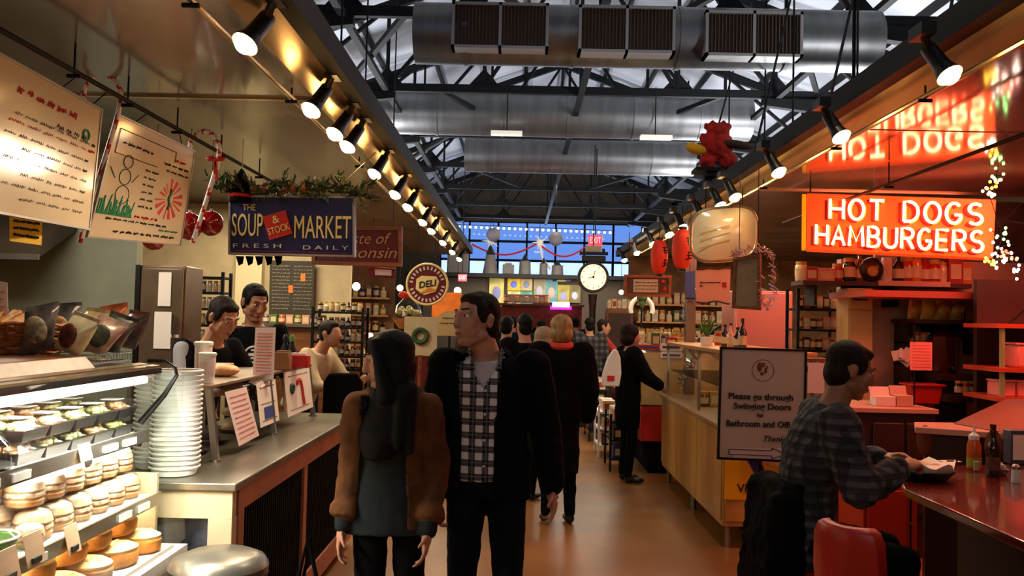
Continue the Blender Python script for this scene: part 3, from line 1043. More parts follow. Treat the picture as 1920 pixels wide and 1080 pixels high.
D = 5.2
q = [at(429, 366, D), at(665, 368, D), at(665, 482, D), at(428, 477, D)]
o, f, n, r, u = board('hanging_sign', q, .05, navy, 'navy blue market sign with pale gold letters and a red diamond, under the garland', 'sign', None, greyF, .012, .006)
W = (V(q[1]) - V(q[0])).length; H = (V(q[3]) - V(q[0])).length
letters(o, f, n, r, u, [('THE', .165, .21, .055, gold, dict(fit=W * .10)), ('SOUP', .15, .52, .20, gold, dict(fit=W * .245, bold=-.0)), ('MARKET', .745, .54, .20, gold, dict(fit=W * .45)),
                        ('F R E S H', .23, .85, .036, white, dict(fit=W * .38)), ('D A I L Y', .77, .86, .036, white, dict(fit=W * .36))])
dm = MB(mat('red diamond badge', (204, 40, 28), .5))
c = f(.395, .5, .012); ca_, sa_ = math.cos(.3), math.sin(.3); h1, h2 = .073, .075
dm.slab([c + r * (x * ca_ - y * sa_) + u * (x * sa_ + y * ca_) for x, y in ((-h1, -h2), (h1, -h2), (h1, h2), (-h1, h2))], n * .01)
part('diamond_badge', dm, o)
r2 = r * ca_ + u * sa_; u2 = u * ca_ - r * sa_
tm = MB(gold); tm.text('&', .07, c + n * .012 + u2 * .035, r2, u2, gold); tm.text('STOCK', .06, c + n * .012 - u2 * .028, r2, u2, gold, fit=.135); part('badge_lettering', tm, o, ang=0)
un = MB(redB); un.beam(f(.06, .93, .004), f(.95, .94, .004), .002, .004, up=n); part('underline', un, o)
hc = MB(trimM); hc.cyl(f(.78, 0), at(705, 285, 5.9), .003, n=5); hc.cyl(f(.1, 0), f(.1, 0) + V((0, 0, .35)), .003, n=5); part('hanging_cable', hc, o)

# garland on the sign
g = MB(green); rn = random.Random(5)
def spray(mb, c, L, d, m, k=9):
    c = V(c); d = V(d).normalized()
    mb.cyl(c, c + d * L, .003, n=5, m=woodM)
    for i in range(k):
        p = c + d * L * (i + .5) / k
        s = V((rn.uniform(-1, 1), rn.uniform(-1, 1), rn.uniform(-.6, 1))).normalized()
        e = p + (s + d * .8).normalized() * .045
        w = s.cross(d).normalized() * .008
        mb.add([p - w, p + w, e + w * .5, e - w * .5], [(0, 1, 2, 3)], m)
for i in range(95):
    u_ = rn.uniform(-.09, 1.1)
    c = f(u_, -.06 + rn.uniform(-.08, .06), rn.uniform(-.04, .06))
    spray(g, c, rn.uniform(.06, .13), (rn.uniform(-1, 1), rn.uniform(-.6, .6), rn.uniform(-.3, .9)), greenB if rn.random() < .3 else green)
ob = one('pine_garland', g, 'green pine garland with cones lying along the top of the navy sign', 'garland', f(.5, 0), ang=0)
co = MB(woodM)
for u_ in (.22, .3, .47, .52, .6): 
    c = f(u_, -.1, .05); co.lathe([(.002, -.03), (.02, -.015), (.024, .0), (.016, .02), (.002, .035)], c, 8)
cc = part('pine_cone', co, ob); cc.parent = ob
bd = T('dark_bird_decoration', 'dark pointed felt decoration sitting at the near end of the pine garland', 'decoration', at(445, 372, D - .05))
p = MB(black); c = at(452, 352, D); p.lathe([(.07, -.09), (.062, -.03), (.045, .03), (.03, .08), (.003, .12)], c, 14); part('felt_cone', p, bd)
p = MB(redB); p.tube([c + V((math.cos(a) * .06, math.sin(a) * .06, -.05)) for a in [k * PI / 6 for k in range(12)]], .012, 6, closed=True); part('red_band', p, bd)

# banner strip under the sign
bn = MB(black)
for i in range(5):
    a = at(442 + i * 18, 480, 5.25); bn.slab([a, a + V((.05, 0, 0)), a + V((.045, 0, -.045)), a + V((.02, 0, -.06))], (0, .006, 0))
one('bunting', bn, 'short strip of black bunting hanging below the navy sign', 'bunting')

# ================= Wisconsin sign
gold2 = mat('tan gold letters', (206, 150, 84), .5)
D = 6.9
q = [at(585, 424, D), at(754, 425, D), at(754, 500, D), at(585, 496, D)]
o, f, n, r, u = board('hanging_sign', q, .03, maroon, 'maroon wood framed sign with gold italic letters, partly behind the navy sign', 'sign', None, woodF, .03, .015)
W = (V(q[1]) - V(q[0])).length
letters(o, f, n, r, u, [('Taste of', .55, .32, .13, gold2, dict(fit=W * .58, shear=.3)), ('Wisconsin', .5, .68, .13, gold2, dict(fit=W * .84, shear=.3))])
hc = MB(steelD)
for u_ in (.1, .9): hc.cyl(f(u_, 0), f(u_, 0) + V((0, 0, .33)), .003, n=5)
part('hanging_cable', hc, o)
q = [at(690, 500, 7), at(742, 503, 7), at(742, 522, 7), at(690, 520, 7)]
o, f, n, r, u = board('small_sign', q, .015, maroon, 'tiny maroon plaque with a pinkish centre hanging below the maroon sign', 'sign')
p = MB(pinkP); p.slab([f(.25, .2, .001), f(.85, .2, .001), f(.85, .75, .001), f(.25, .75, .001)], n * .003); part('label_panel', p, o)

# ================= round deli sign
D = 8.6
c = at(801, 533, D)
o = T('round_sign', 'round maroon deli sign with a cream centre and a tan rim', 'sign', c)
p = MB(maroon); p.cyl(c, c + V((0, .05, 0)), .205, n=40); part('disc', p, o)
p = MB(gold); p.tube([c + V((math.cos(a) * .205, 0, math.sin(a) * .205)) for a in [2 * PI * i / 40 for i in range(40)]], .012, 8, closed=True); part('rim', p, o)
p = MB(gold); p.slab([c + V((x, -.006, z)) for x, z in ((-.115, -.05), (-.03, -.11), (.09, -.07), (.12, .03), (.09, .08), (-.06, .085), (-.11, .05))], (0, .006, 0)); part('cream_panel', p, o)
p = MB(ink); p.text('DELI', .09, c + V((0, -.009, .0)), (1, 0, .18), (0, 0, 1), ink, bold=.002, shear=.2); part('lettering', p, o, ang=0)
p = MB(mat('orange wedge', (226, 140, 30), .5)); p.slab([c + V((x, -.012, z)) for x, z in ((-.08, -.1), (.1, -.055), (.02, -.03))], (0, .004, 0)); part('wedge', p, o)
p = MB(pinkP)
for i in range(26):
    a = 2 * PI * i / 26 + .1
    if i in (0, 13): continue
    q_ = c + V((math.cos(a) * .163, -.004, math.sin(a) * .163)); p.box(q_, (.018, .006, .034), ry=-(a - PI / 2))
part('ring_marks', p, o)
hc = MB(steelD); hc.cyl(c + V((-.1, 0, .18)), c + V((-.1, 0, .75)), .003, n=5).cyl(c + V((.1, 0, .18)), c + V((.1, 0, .75)), .003, n=5); part('hanging_cable', hc, o)

# ================= refrigerated deli case
dark = mat('dark case interior', (44, 38, 34), .5)
shelfM = mat('white enamel shelf', (196, 192, 184), .35)
CY0, CY1 = 1.6, 3.42
o = T('deli_case', 'long refrigerated deli case with bright tube light and wood topped ledge', 'display case', (-1.75, 2.5, 0))
part('base', MB(steel).bx(-2.3, -1.30, CY0, CY1, .08, .66), o, .01)
part('plinth', MB(black).bx(-2.25, -1.36, CY0, CY1, 0, .08), o)
part('deck', MB(shelfM).bx(-2.22, -1.3, CY0, CY1, .66, .70), o)
part('back_panel', MB(dark).bx(-2.26, -2.22, CY0, CY1, .70, 1.40), o)
part('roof_panel', MB(dark).bx(-2.26, -1.47, CY0, CY1, 1.385, 1.41), o)
part('wood_ledge', MB(woodM).slab([(-2.3, CY0, 1.41), (-1.52, CY0, 1.41), (-1.56, CY0, 1.455), (-2.3, CY0, 1.455)], (0, 1.47, 0)), o, .004)
part('ledge_trim', MB(trimM).slab([(-1.52, CY0, 1.395), (-1.44, CY0, 1.395), (-1.44, CY0, 1.405), (-1.52, CY0, 1.414)], (0, CY1 - CY0, 0)), o)
part('fascia', MB(blackM).bx(-1.47, -1.43, CY0, CY1, 1.375, 1.397), o)
part('lamp_tube', MB(mat('case fluorescent tube', (255, 255, 250), .4, em=(255, 250, 238), es=5.5)).cyl((-1.455, CY0, 1.355), (-1.455, CY1 - .1, 1.355), .015, n=12), o)
part('lamp_reflector', MB(white).bx(-1.50, -1.474, CY0, CY1 - .02, 1.335, 1.385), o)
sh1, sh2 = 1.145, .905
for z, xf, nm in ((sh1, -1.46, 1), (sh2, -1.40, 2)):
    s_ = MB(shelfM).bx(-2.2, xf, CY0, CY1 - .06, z - .015, z); so = part('shelf', s_, o)
    e = MB(steel).bx(xf, xf + .012, CY0, CY1 - .06, z - .035, z + .012)
    part('price_rail', e, so)
    k = MB(white)
    for yy in (2.35, 2.5, 3.05, 3.2): k.box((xf + .016, yy, z - .014), (.006, .09, .024))
    part('rail_clip', k, so)
part('end_wall', MB(mat('beige end liner', (190, 176, 140), .4)).bx(-2.24, -1.42, CY1 - .03, CY1 - .01, .70, .98), o)
part('front_glass', MB(glass).slab([(-1.385, CY0, 1.40), (-1.33, CY0, 1.1), (-1.31, CY0, .72), (-1.316, CY0, .72), (-1.336, CY0, 1.1), (-1.391, CY0, 1.40)], (0, CY1 - CY0, 0)), o)
part('end_glass', MB(glass).bx(-2.2, -1.34, CY1 - .008, CY1, .98, 1.38), o)
part('glass_arm', MB(blackM).tube([(-1.47, 3.38, 1.425), (-1.40, 3.38, 1.425), (-1.36, 3.38, 1.40), (-1.352, 3.38, 1.37), (-1.40, 3.38, 1.29), (-1.49, 3.38, 1.18)], [.008, .008, .008, .008, .011, .013], 8).ell((-1.49, 3.38, 1.115), (.012, .012, .03)), o)
light('case_glow', 'AREA', (-1.50, 2.5, 1.34), 52, (1, .93, .82), (1.6, .05), (-1.62, 2.55, .9), spread=R(170))

# price cards
cardM = mat('tan price card', (196, 160, 128), .6)
for k, (px, py0, py1, x, w, lb) in enumerate(((166, 832, 876, -1.43, .075, 'tan price card on the upper case shelf edge'), (141, 985, 1036, -1.375, .075, 'tan price card on the middle case shelf edge by the rolls'),
                                         (70, 1000, 1058, -1.375, .09, 'wider tan price card by the round green tub'), (22, 1030, 1090, -1.375, .09, 'tan price card lowest at the picture edge'))):
    a = onx(px, py0, x); b = onx(px, py1, x); y = (a.y + b.y) / 2
    t = T('price_card', lb, 'price card', (x, y, b.z))
    part('card', MB(cardM).slab([(x, y - w / 2, b.z), (x, y + w / 2, b.z), (x - .02, y + w / 2, a.z), (x - .02, y - w / 2, a.z)], (.003, 0, 0)), t)
    part('black_mark', MB(ink).bx(x - .001, x + .006, y - w * .3, y + w * .2, b.z + .008, b.z + .024), t)


# upper shelf: clear clamshells with salads
clear = glassm('clear plastic lid', (245, 245, 240), .22, .08)
saladM = [mat('salad mix a', (120, 140, 60), .6, nv=.6, ns=60, col2=(214, 190, 160)), mat('salad mix b', (150, 66, 52), .6, nv=.5, ns=60, col2=(220, 190, 150)), mat('salad mix c', (206, 190, 150), .6, nv=.5, ns=60, col2=(90, 110, 50))]
def clamshell(m, label, loc, rz=0):
    t = T('salad_clamshell', label, 'salad box', loc, rz, 'salad clamshells on the upper case shelf')
    lpart('tray', MB(blackM).loft([[(sx * .062, sy * .07, 0), (-sx * .062, sy * .07, 0), (-sx * .062, -sy * .07, 0), (sx * .062, -sy * .07, 0)] if False else [(a * s, b * s2, z) for a, b in ((-1, -1), (1, -1), (1, 1), (-1, 1))] for s, s2, z, sx, sy in ((.055, .062, 0, 1, 1), (.066, .074, .035, 1, 1))]), t)
    fo = MB(m); r_ = random.Random(3)
    for i in range(16): fo.ell((r_.uniform(-.045, .045), r_.uniform(-.05, .05), .035 + r_.uniform(-.005, .012)), (r_.uniform(.01, .02), r_.uniform(.01, .02), r_.uniform(.008, .014)), nu=8, nv=6)
    lpart('salad', fo, t)
    lpart('lid', MB(clear).loft([[(a * s, b * s2, z) for a, b in ((-1, -1), (1, -1), (1, 1), (-1, 1))] for s, s2, z in ((.066, .074, .036), (.05, .058, .066))]), t)
    lpart('paper_label', MB(white).bx(-.032, .032, -.03, .03, .067, .0685), t)
    return t
protos = [clamshell(saladM[i], 'clear salad clamshell', (0, 0, 0)) for i in range(3)]
lbs = ['with green salad', 'with red salad', 'with pale salad']
n_ = 0
for row, x in enumerate((-1.56, -1.72)):
    for lay in (0, 1):
        for i in range(5):
            k = (i + row + lay) % 3
            lb = 'clear clamshell %s, %s from the far end, %s layer, %s row' % (lbs[k], ORD[i], 'upper' if lay else 'lower', 'front' if row == 0 else 'rear')
            loc = (x + (.012 if lay else 0), 3.26 - i * .155, sh1 + lay * .0705)
            if n_ < 3 and k == n_:
                pr = protos[n_]; pr.location = loc; pr['label'] = lb; n_ += 1
            else: dup(protos[k], loc, 0, lb)
t = T('domed_platter', 'dark round tray of berries under a clear dome on the upper shelf', 'platter', (-1.58, 2.44, sh1))
part('tray', MB(blackM).lathe([(.11, 0), (.13, .02), (.12, .022)], (-1.58, 2.44, sh1)), t)
part('dome', MB(clear).lathe([(.125, .02), (.12, .08), (.09, .115), (.0, .125)], (-1.58, 2.44, sh1), 24), t)
fo = MB(saladM[1])
for i in range(26):
    a = random.uniform(0, 6.28); q_ = random.uniform(0, .09); fo.ell((-1.58 + q_ * math.cos(a), 2.44 + q_ * math.sin(a), sh1 + .04 + random.uniform(0, .02)), .017, nu=8, nv=6)
part('berries', fo, t)

# middle shelf: filled rolls wrapped in film
bunM = mat('brown bread crust', (206, 140, 84), .5, nv=.35, ns=18, col2=(236, 206, 160))
fillM = mat('sandwich filling', (150, 70, 44), .6, nv=.5, ns=50, col2=(236, 220, 190))
filmM = glassm('plastic film', (250, 248, 244), .35, .12)
dustM = mat('floury roll top', (240, 226, 204), .6, nv=.2, ns=25, col2=(216, 170, 120))
def roll(loc, rz, label):
    t = T('filled_roll', label, 'filled roll', loc, rz, 'filled rolls on the middle case shelf')
    lpart('bottom_bun', MB(bunM).lathe([(.03, 0), (.052, .008), (.056, .022), (.05, .03)], (0, 0, 0), 18), t)
    lpart('filling', MB(fillM).lathe([(.05, .029), (.058, .036), (.057, .044), (.05, .05)], (0, 0, 0), 18), t)
    lpart('top_bun', MB(dustM).lathe([(.05, .048), (.057, .056), (.05, .078), (.03, .09), (0, .094)], (0, 0, 0), 18), t)
    lpart('film', MB(filmM).lathe([(.05, 0), (.063, .02), (.062, .06), (.045, .092), (0, .1)], (0, 0, 0), 14), t)
    return t
pr = None
cnt = 0
for row, x in enumerate((-1.50, -1.63)):
    for i in range(6):
        for lay in (0, 1):
            if lay and i in (5,) and row == 1: continue
            y = 3.28 - i * .122 + row * .02; loc = (x - lay * .03, y, sh2 + lay * .098)
            lb = 'floury filled roll in film, %s from the far end, %s layer, %s row' % (ORD[i], 'top' if lay else 'bottom', 'front' if row == 0 else 'rear')
            if pr is None: pr = roll(loc, .2, lb)
            else: dup(pr, loc, i * .7 + lay, lb)
for (px, py, dd, rr, lb) in ((22, 1000, 2.32, .07, 'round green soup tub with a clear lid on the middle shelf'),):
    c = V((-1.50, 2.42, sh2))
    t = T('soup_tub', lb, 'tub', c)
    part('bowl', MB(greenB).lathe([(.06, 0), (.085, .05), (.088, .062)], c, 24), t)
    part('lid', MB(clear).lathe([(.09, .062), (.092, .07), (.07, .09), (0, .095)], c, 24), t)
    part('rim', MB(white).tube([c + V((math.cos(a) * .09, math.sin(a) * .09, .066)) for a in [k * PI / 12 for k in range(24)]], .004, 6, closed=True), t)
t = dup(pr, (-1.46, 2.58, sh2), 1, 'single small roll lying between the soup tub and the price cards', 'filled rolls on the middle case shelf', sc=.75)
t = T('meat_pack', 'flat pack of pink sliced meat beside the soup tub', 'meat pack', (-1.45, 2.3, sh2))
part('tray', MB(white).bx(-1.52, -1.42, 2.22, 2.34, sh2, sh2 + .012), t, .004); part('slices', MB(mat('pink sliced meat', (196, 120, 104), .5, nv=.3, ns=20)).lathe([(.045, .012), (.04, .025), (0, .028)], (-1.47, 2.28, sh2), 16), t)

# bottom deck: golden savoury pies
pieM = mat('golden baked pie', (236, 184, 84), .5, nv=.4, ns=22, col2=(250, 228, 160))
pieS = mat('pie crust side', (206, 130, 50), .55, nv=.3, ns=18)
def pie(loc, rz, label, sc=1):
    t = T('savoury_pie', label, 'pie', loc, rz, 'golden pies on the case deck'); t.scale = (1.16, 1.2, 1.14)
    lpart('crust', MB(pieS).lathe([(.06, 0), (.072, .01), (.075, .04), (.066, .052)], (0, 0, 0), 20, sy=.8), t)
    tp = MB(pieM).lathe([(.068, .045), (.072, .055), (.05, .066), (0, .07)], (0, 0, 0), 20, sy=.8)
    r_ = random.Random(9)
    for i in range(12):
        a = r_.uniform(0, 6.28); q_ = r_.uniform(0, .05); tp.ell((q_ * math.cos(a), q_ * .8 * math.sin(a), .064), (.009, .008, .007), nu=7, nv=5)
    lpart('topping', tp, t)
    return t
bt = MB(shelfM).bx(-2.15, -1.33, CY0 + .05, CY1 - .06, .70, .715); bt2 = part('deck_liner', bt, o)
light('deck_fill', 'AREA', (-1.46, 2.6, .885), 7, (1, .92, .75), (1.5, .03), (-1.55, 2.6, .7))  # added fill below the middle shelf, brightens the pies
light('shelf_fill', 'AREA', (-1.50, 2.6, 1.105), 7, (1, .93, .82), (1.5, .03), (-1.6, 2.6, .9))  # added fill below the upper shelf, brightens the rolls
pr = None
spots = []
for row, x in enumerate((-1.42, -1.57, -1.72)):
    for i in range(5): spots.append((x, 3.24 - i * .185 + row * .03, .716, row, i, 0))
for row, x in enumerate((-1.48, -1.65)):
    for i in range(4): spots.append((x, 3.18 - i * .19, .796, row, i, 1))
for (x, y, z, row, i, lay) in spots:
    lb = 'golden savoury pie, %s from the far end of the %s %s row' % (ORD[i], ('front', 'middle', 'rear')[row], 'stacked' if lay else 'bottom')
    if pr is None: pr = pie((x, y, z), 0, lb)
    else: dup(pr, (x, y, z), random.uniform(0, 3), lb)

# things on top of the deli case
wk = mat('woven wicker', (176, 106, 44), .6, nv=.4, ns=60)
brd = mat('bread stick crust', (206, 138, 58), .55, nv=.3, ns=20)
c = V((-1.84, 3.12, 1.456))
t = T('bread_basket', 'wicker basket of golden bread sticks on the case ledge', 'basket', c)
bk = MB(wk)
for k in range(9):
    z = .008 + k * .0125; s_ = 1 + .02 * k
    bk.tube([c + V((math.cos(a) * .145 * s_ + 0, math.sin(a) * .11 * s_, z + .004 * math.sin(a * 9 + k * PI))) for a in [i * PI / 18 for i in range(36)]], .0075, 6, closed=True)
bk.lathe([(.13, 0), (.135, .006)], c, 20, sy=.75)
part('weave', bk, t)
bs_ = MB(brd)
for i in range(16):
    x = -.11 + .0145 * i; bs_.rc(c + V((x, -.05 + random.uniform(-.03, .03), .105)), c + V((x + random.uniform(-.03, .03), .08, .14 + random.uniform(-.01, .02))), .013, .011, n=8)
part('bread_sticks', bs_, t)
bagc = [(40, 34, 34), (206, 190, 150), (40, 38, 38), (150, 120, 104), (196, 176, 130), (36, 40, 34), (176, 84, 40), (150, 150, 130), (60, 40, 40)]
bagn = ['black', 'cream', 'charcoal', 'dusty brown', 'beige', 'dark green', 'orange', 'silver grey', 'dark brown']
BX = [(-1.70, 3.0, .35), (-1.63, 3.06, -.2), (-1.72, 3.15, .5), (-1.62, 3.2, .3), (-1.7, 3.28, -.3), (-1.63, 3.33, .6), (-1.66, 3.42, .1), (-1.72, 3.5, .4), (-1.63, 3.52, -.4)]
for i, (x, y, rz) in enumerate(BX):
    mm = mat(bagn[i] + ' foil chip bag', bagc[i], .3, me=.2, nv=.5, ns=14, col2=tuple(min(255, q_ + 70) for q_ in bagc[i]))
    t = T('chip_bag', '%s foil chip bag leaning in the row on top of the deli case' % bagn[i], 'chip bag', (x, y, 1.458), rz, 'chip bags on the deli case')
    b = MB(mm); rings = []
    for k in range(9):
        z = k / 8; th = .042 * math.sin(PI * min(1, max(0, z))) ** .6 + .002; wv = .058 - .006 * math.sin(PI * z)
        lean = (.3 if i % 2 else .55) * z * .11
        rings.append([V((wv * math.cos(a) + lean * .8, th * math.sin(a) * (1 + .15 * math.sin(5 * a)) + lean * .25, .01 + z * .15)) for a in [j * PI / 8 for j in range(16)]])
    b.loft(rings); lpart('bag', b, t)
    cr = MB(mm); 
    l1 = (.3 if i % 2 else .55) * .11
    cr.box((l1 * .8, l1 * .25, .166), (.112, .003, .016)); lpart('crimped_seal', cr, t)
    lb_ = MB(mat('chip label %d' % (i % 4), [(170, 150, 120), (120, 56, 40), (170, 130, 66), (66, 76, 60)][i % 4], .5, nv=.5, ns=40)); lb_.ell((l1 * .35, -.036, .082), (.036, .012, .05), nu=12, nv=8); lpart('printed_label', lb_, t)
    t.rotation_euler = (-.12 + .07 * (i % 3), (-.25, .3, -.1, .42, .12, .35, -.2, .3, .1)[i], rz); t.scale = (1, 1, (1, .92, 1.05, .9, 1.02, .95, 1.06, .9, .97)[i])
t = T('wire_tray', 'low chrome wire tray at the far end of the deli case top', 'tray', (-1.62, 3.35, 1.42))
wt = MB(chrome)
y0_, y1_, x0_, x1_ = 3.10, 3.40, -1.74, -1.55
for z in (1.425, 1.456): wt.tube([(x0_, y0_, z), (x1_, y0_, z), (x1_, y1_, z), (x0_, y1_, z)], .003, 6, closed=True)
for i in range(14):
    y = y0_ + (y1_ - y0_) * i / 13; wt.cyl((x1_, y, 1.425), (x1_, y, 1.456), .0016, n=5)
    wt.cyl((x0_, y, 1.425), (x1_, y, 1.425), .0016, n=5)
part('wire_frame', wt, t)
# paper sheets near the case
def sheet(quad, label, m=paper, lines=8, mi=ink, cat='paper sheet', marks=None):
    o, f, n, r, u = board('paper_sheet', quad, .0015, m, label, cat)
    w = MB(mi)
    for i in range(lines): squig(w, f, .12, .88, .12 + .76 * i / max(1, lines - 1), .012, mi, .0012, 70 + i, 50, .002)
    part('print', w, o)
    return o, f, n, r, u
sheet([at(-30, 522, 3.2), at(14, 530, 3.2), at(17, 692, 3.15), at(-30, 694, 3.15)], 'tall pinkish paper sheet standing at the picture edge on the case ledge', pinkP, 10, inkR)

# cup stack
c0 = V((-1.475, 3.70, .921))
pr = None
for i in range(21):
    loc = c0 + V((0, 0, i * .0205)); lb = 'white plastic deli tub nested in the tall stack on the steel counter'
    if pr is None:
        pr = T('deli_tub', lb, 'tub', loc, 0, 'nested white tubs by the deli case')
        lpart('bowl', MB(mat('white translucent plastic', (232, 232, 226), .25, coat=.3)).lathe([(.078, .0), (.088, .003), (.098, .03), (.099, .034), (.094, .034), (.084, .006), (0, .005)], (0, 0, 0), 32, cap=False), pr)
        lpart('rim', MB(white).lathe([(.099, .031), (.106, .032), (.107, .038), (.103, .041), (.098, .038)], (0, 0, 0), 32, cap=False), pr)
    else: dup(pr, loc)
pr = None
for i in range(19):
    loc = V((-1.62, 3.86, .921 + i * .0205)); lb = 'white plastic deli tub in the shorter rear stack behind the tall one'
    dup(bpy.data.objects['deli_tub'], loc, 0, lb, 'nested white tubs in the rear stack')

# ================= steel counter with sneeze guard
o = T('steel_counter', 'steel topped service counter with pinkish frame and black ribbed panels', 'counter', (-1.5, 4.85, 0))
part('worktop', MB(steelB).bx(-1.95, -1.15, 3.53, 6.15, .885, .92), o, .006)
creamM = mat('cream laminate', (206, 186, 150), .45, nv=.08)
frM = mat('pinkish wood frame', (176, 112, 80), .4, nv=.12)
part('end_rail', MB(creamM).bx(-1.9, -1.17, 3.55, 3.6, .77, .885), o)
part('end_post', MB(creamM).bx(-1.27, -1.17, 3.55, 3.62, 0, .77), o, .004)
part('end_panel', MB(mat('black marbled panel', (34, 36, 40), .2, nv=.5, ns=6, col2=(80, 84, 90))).bx(-1.9, -1.27, 3.58, 3.6, .3, .77), o)
part('counter_body', MB(dark).bx(-1.9, -1.2, 3.62, 6.12, .05, .885), o)
fr = MB(frM)
for z0, z1 in ((.785, .885), (.05, .17)): fr.bx(-1.2, -1.165, 3.62, 6.12, z0, z1)
part('front_rails', fr, o)
for y in (3.62, 4.72, 6.04): part('front_post', MB(frM).bx(-1.2, -1.163, y, y + .07, .17, .785), o)
for ya, yb in ((3.69, 4.72), (4.79, 6.04)):
    cp = MB(mat('matt black ribbed panel', (9, 9, 9), .8, spec=.15)); y = ya
    while y < yb - .01: cp.bx(-1.195, -1.178, y, y + .018, .17, .785); y += .036
    part('ribbed_panel', cp, o)
g = T('sneeze_guard', 'steel framed glass sneeze guard with a flat shelf on the steel counter', 'sneeze guard', (-1.45, 5, .92))
X0, X1 = -1.42, -1.465
part('shelf_top', MB(mat('pale steel shelf', (150, 128, 108), .35, me=.4)).bx(-1.86, -1.45, 4.02, 6.0, 1.262, 1.278), g, .003)
for y in (4.05, 5.0, 5.95):
    part('post', MB(steel).beam((X0, y, .925), (X1, y, 1.262), .03, .03), g)
    part('post_foot', MB(steel).cyl((X0, y, .921), (X0, y, .93), .03, n=14), g)
    part('post', MB(steel).beam((-1.84, y, .921), (-1.84, y, 1.262), .022, .022), g)
part('glass_pane', MB(glass).slab([(X0 - .004, 4.07, .96), (X0 - .004, 5.93, .96), (X1 - .004, 5.93, 1.26), (X1 - .004, 4.07, 1.26)], (-.006, 0, 0)), g)
part('end_glass', MB(glass).bx(-1.82, -1.46, 4.04, 4.046, .96, 1.255), g)
def gp(y0, y1, z0, z1):
    def X(z): return X0 + (X1 - X0) * (z - .925) / .337 + .012
    return [(X(z1), y0, z1), (X(z1), y1, z1), (X(z0), y1, z0), (X(z0), y0, z0)]
sheet([V((-1.43, 4.17, 1.235)), V((-1.43, 4.5, 1.235)), V((-1.39, 4.62, .965)), V((-1.39, 4.29, .955))], 'pinkish menu sheet taped nearest on the sneeze guard, lower edge curled', pinkP, 9, inkR)
s2 = sheet([V(p) for p in gp(4.73, 5.1, .99, 1.235)], 'white notice with a blue photo block on the sneeze guard middle', paper, 3)
f = s2[1]; b = MB(mat('blue picture block', (50, 66, 140), .5)); b.slab([f(.25, .58, .002), (f(.78, .58, .002)), f(.78, .85, .002), f(.25, .85, .002)], s2[2] * .001); part('blue_block', b, s2[0])
s3 = sheet([V(p) for p in gp(5.29, 5.93, .985, 1.262)], 'large white poster with green and red candy cane artwork farthest on the guard', paper, 2)
f = s3[1]; b = MB(mat('dark green logo', (30, 70, 50), .5)); b.tube([f(.22 + .05 * math.cos(a), .4 + .09 * math.sin(a), .003) for a in [k * PI / 6 for k in range(12)]], .012, 5, closed=True); part('green_mark', b, s3[0])
b = MB(inkR); b.tube([f(.5 + .08 * math.cos(a), .35 - .12 * math.sin(a), .003) for a in [k * PI / 6 for k in range(7)]] , .012, 5); b.tube([f(.58, .35, .003), f(.62, .85, .003)], .012, 5); part('red_mark', b, s3[0])
# food behind the guard
for i, (y, m_, nm, ct) in enumerate(((4.25, bunM, 'stack of pale bread rolls', 'bread'), (4.6, steel, 'steel tray of dark spread', 'tray'), (5.1, bunM, 'loaf on a steel tray', 'bread'))):
    t = T('food_tray', nm + ' behind the sneeze guard', ct, (-1.66, y, .921))
    part('tray', MB(steel).lathe([(.10, 0), (.125, .02), (.13, .022)], (-1.66, y, .921), 4 if i == 1 else 20), t)
    fo = MB(m_ if i != 1 else dark)
    for k in range(7 if i != 1 else 4): fo.ell((-1.66 + random.uniform(-.05, .05), y + random.uniform(-.05, .05), .95 + (.045 * (k // 3) if i != 1 else 0)), (.045, .04, .028), nu=12, nv=8)
    part('food', fo, t)
# things on the guard shelf
for i, (px, py, h, rr, lb) in enumerate(((381, 737, .20, .042, 'white lidded paper tub with a rough label, front one on the guard shelf'), (402, 742, .15, .04, 'shorter white paper tub standing beside the taller tub'))):
    c = V((-1.56 + i * .05, 4.22 - i * .08, 1.279))
    t = T('paper_tub', lb, 'paper tub', c)
    part('cup', MB(paper).lathe([(rr * .85, 0), (rr, h * .9), (rr, h * .9)], c, 20), t)
    part('lid', MB(white).lathe([(rr * 1.08, h * .9), (rr * 1.1, h * .97), (rr * .9, h), (0, h)], c, 20), t)
    part('label_print', MB(pinkP).lathe([(rr * .945, h * .3), (rr * 1.0, h * .7)], c, 20, cap=False), t)
c = V((-1.60, 4.62, 1.279))
t = T('crusty_loaf', 'crusty brown loaf lying on the guard shelf beside the white tubs', 'bread', c)
part('loaf', MB(bunM).ell(c + V((0, 0, .033)), (.09, .07, .036), nu=20), t); part('score_marks', MB(dustM).rc(c + V((-.05, 0, .066)), c + V((.05, .01, .066)), .006), t)
q = [at(479, 614, 4.95), at(517, 614, 4.95), at(513, 714, 4.9), at(473, 712, 4.9)]
s_ = sheet(q, 'tall narrow pink price list standing upright on the guard shelf', pinkP, 14, inkR)
part('stand', MB(steel).box(s_[1](.5, 1), (.1, .06, .01)), s_[0])
s_ = sheet([at(466, 716, 4.7), at(486, 700, 4.9), at(512, 712, 5), at(490, 728, 4.8)], 'loose white slip lying on the guard shelf below the pink list', paper, 0)
c = at(530, 702, 5.3); c.z = 1.279
t = T('brown_paper_bag', 'small brown paper bag on the guard shelf', 'paper bag', c); kr = mat('kraft paper', (150, 96, 56), .8, nv=.15)
part('bag', MB(kr).loft([[c + V((a * s_x, b * .04, z)) for a, b in ((-1, -1), (1, -1), (1, 1), (-1, 1))] for s_x, z in ((.045, 0), (.047, .06), (.04, .11))]), t, .004); part('fold', MB(kr).box(c + V((0, 0, .112)), (.08, .05, .012)), t)
c = at(560, 700, 5.55); c.z = 1.279
t = T('napkin_box', 'bright red box of napkins on the guard shelf', 'napkin box', c)
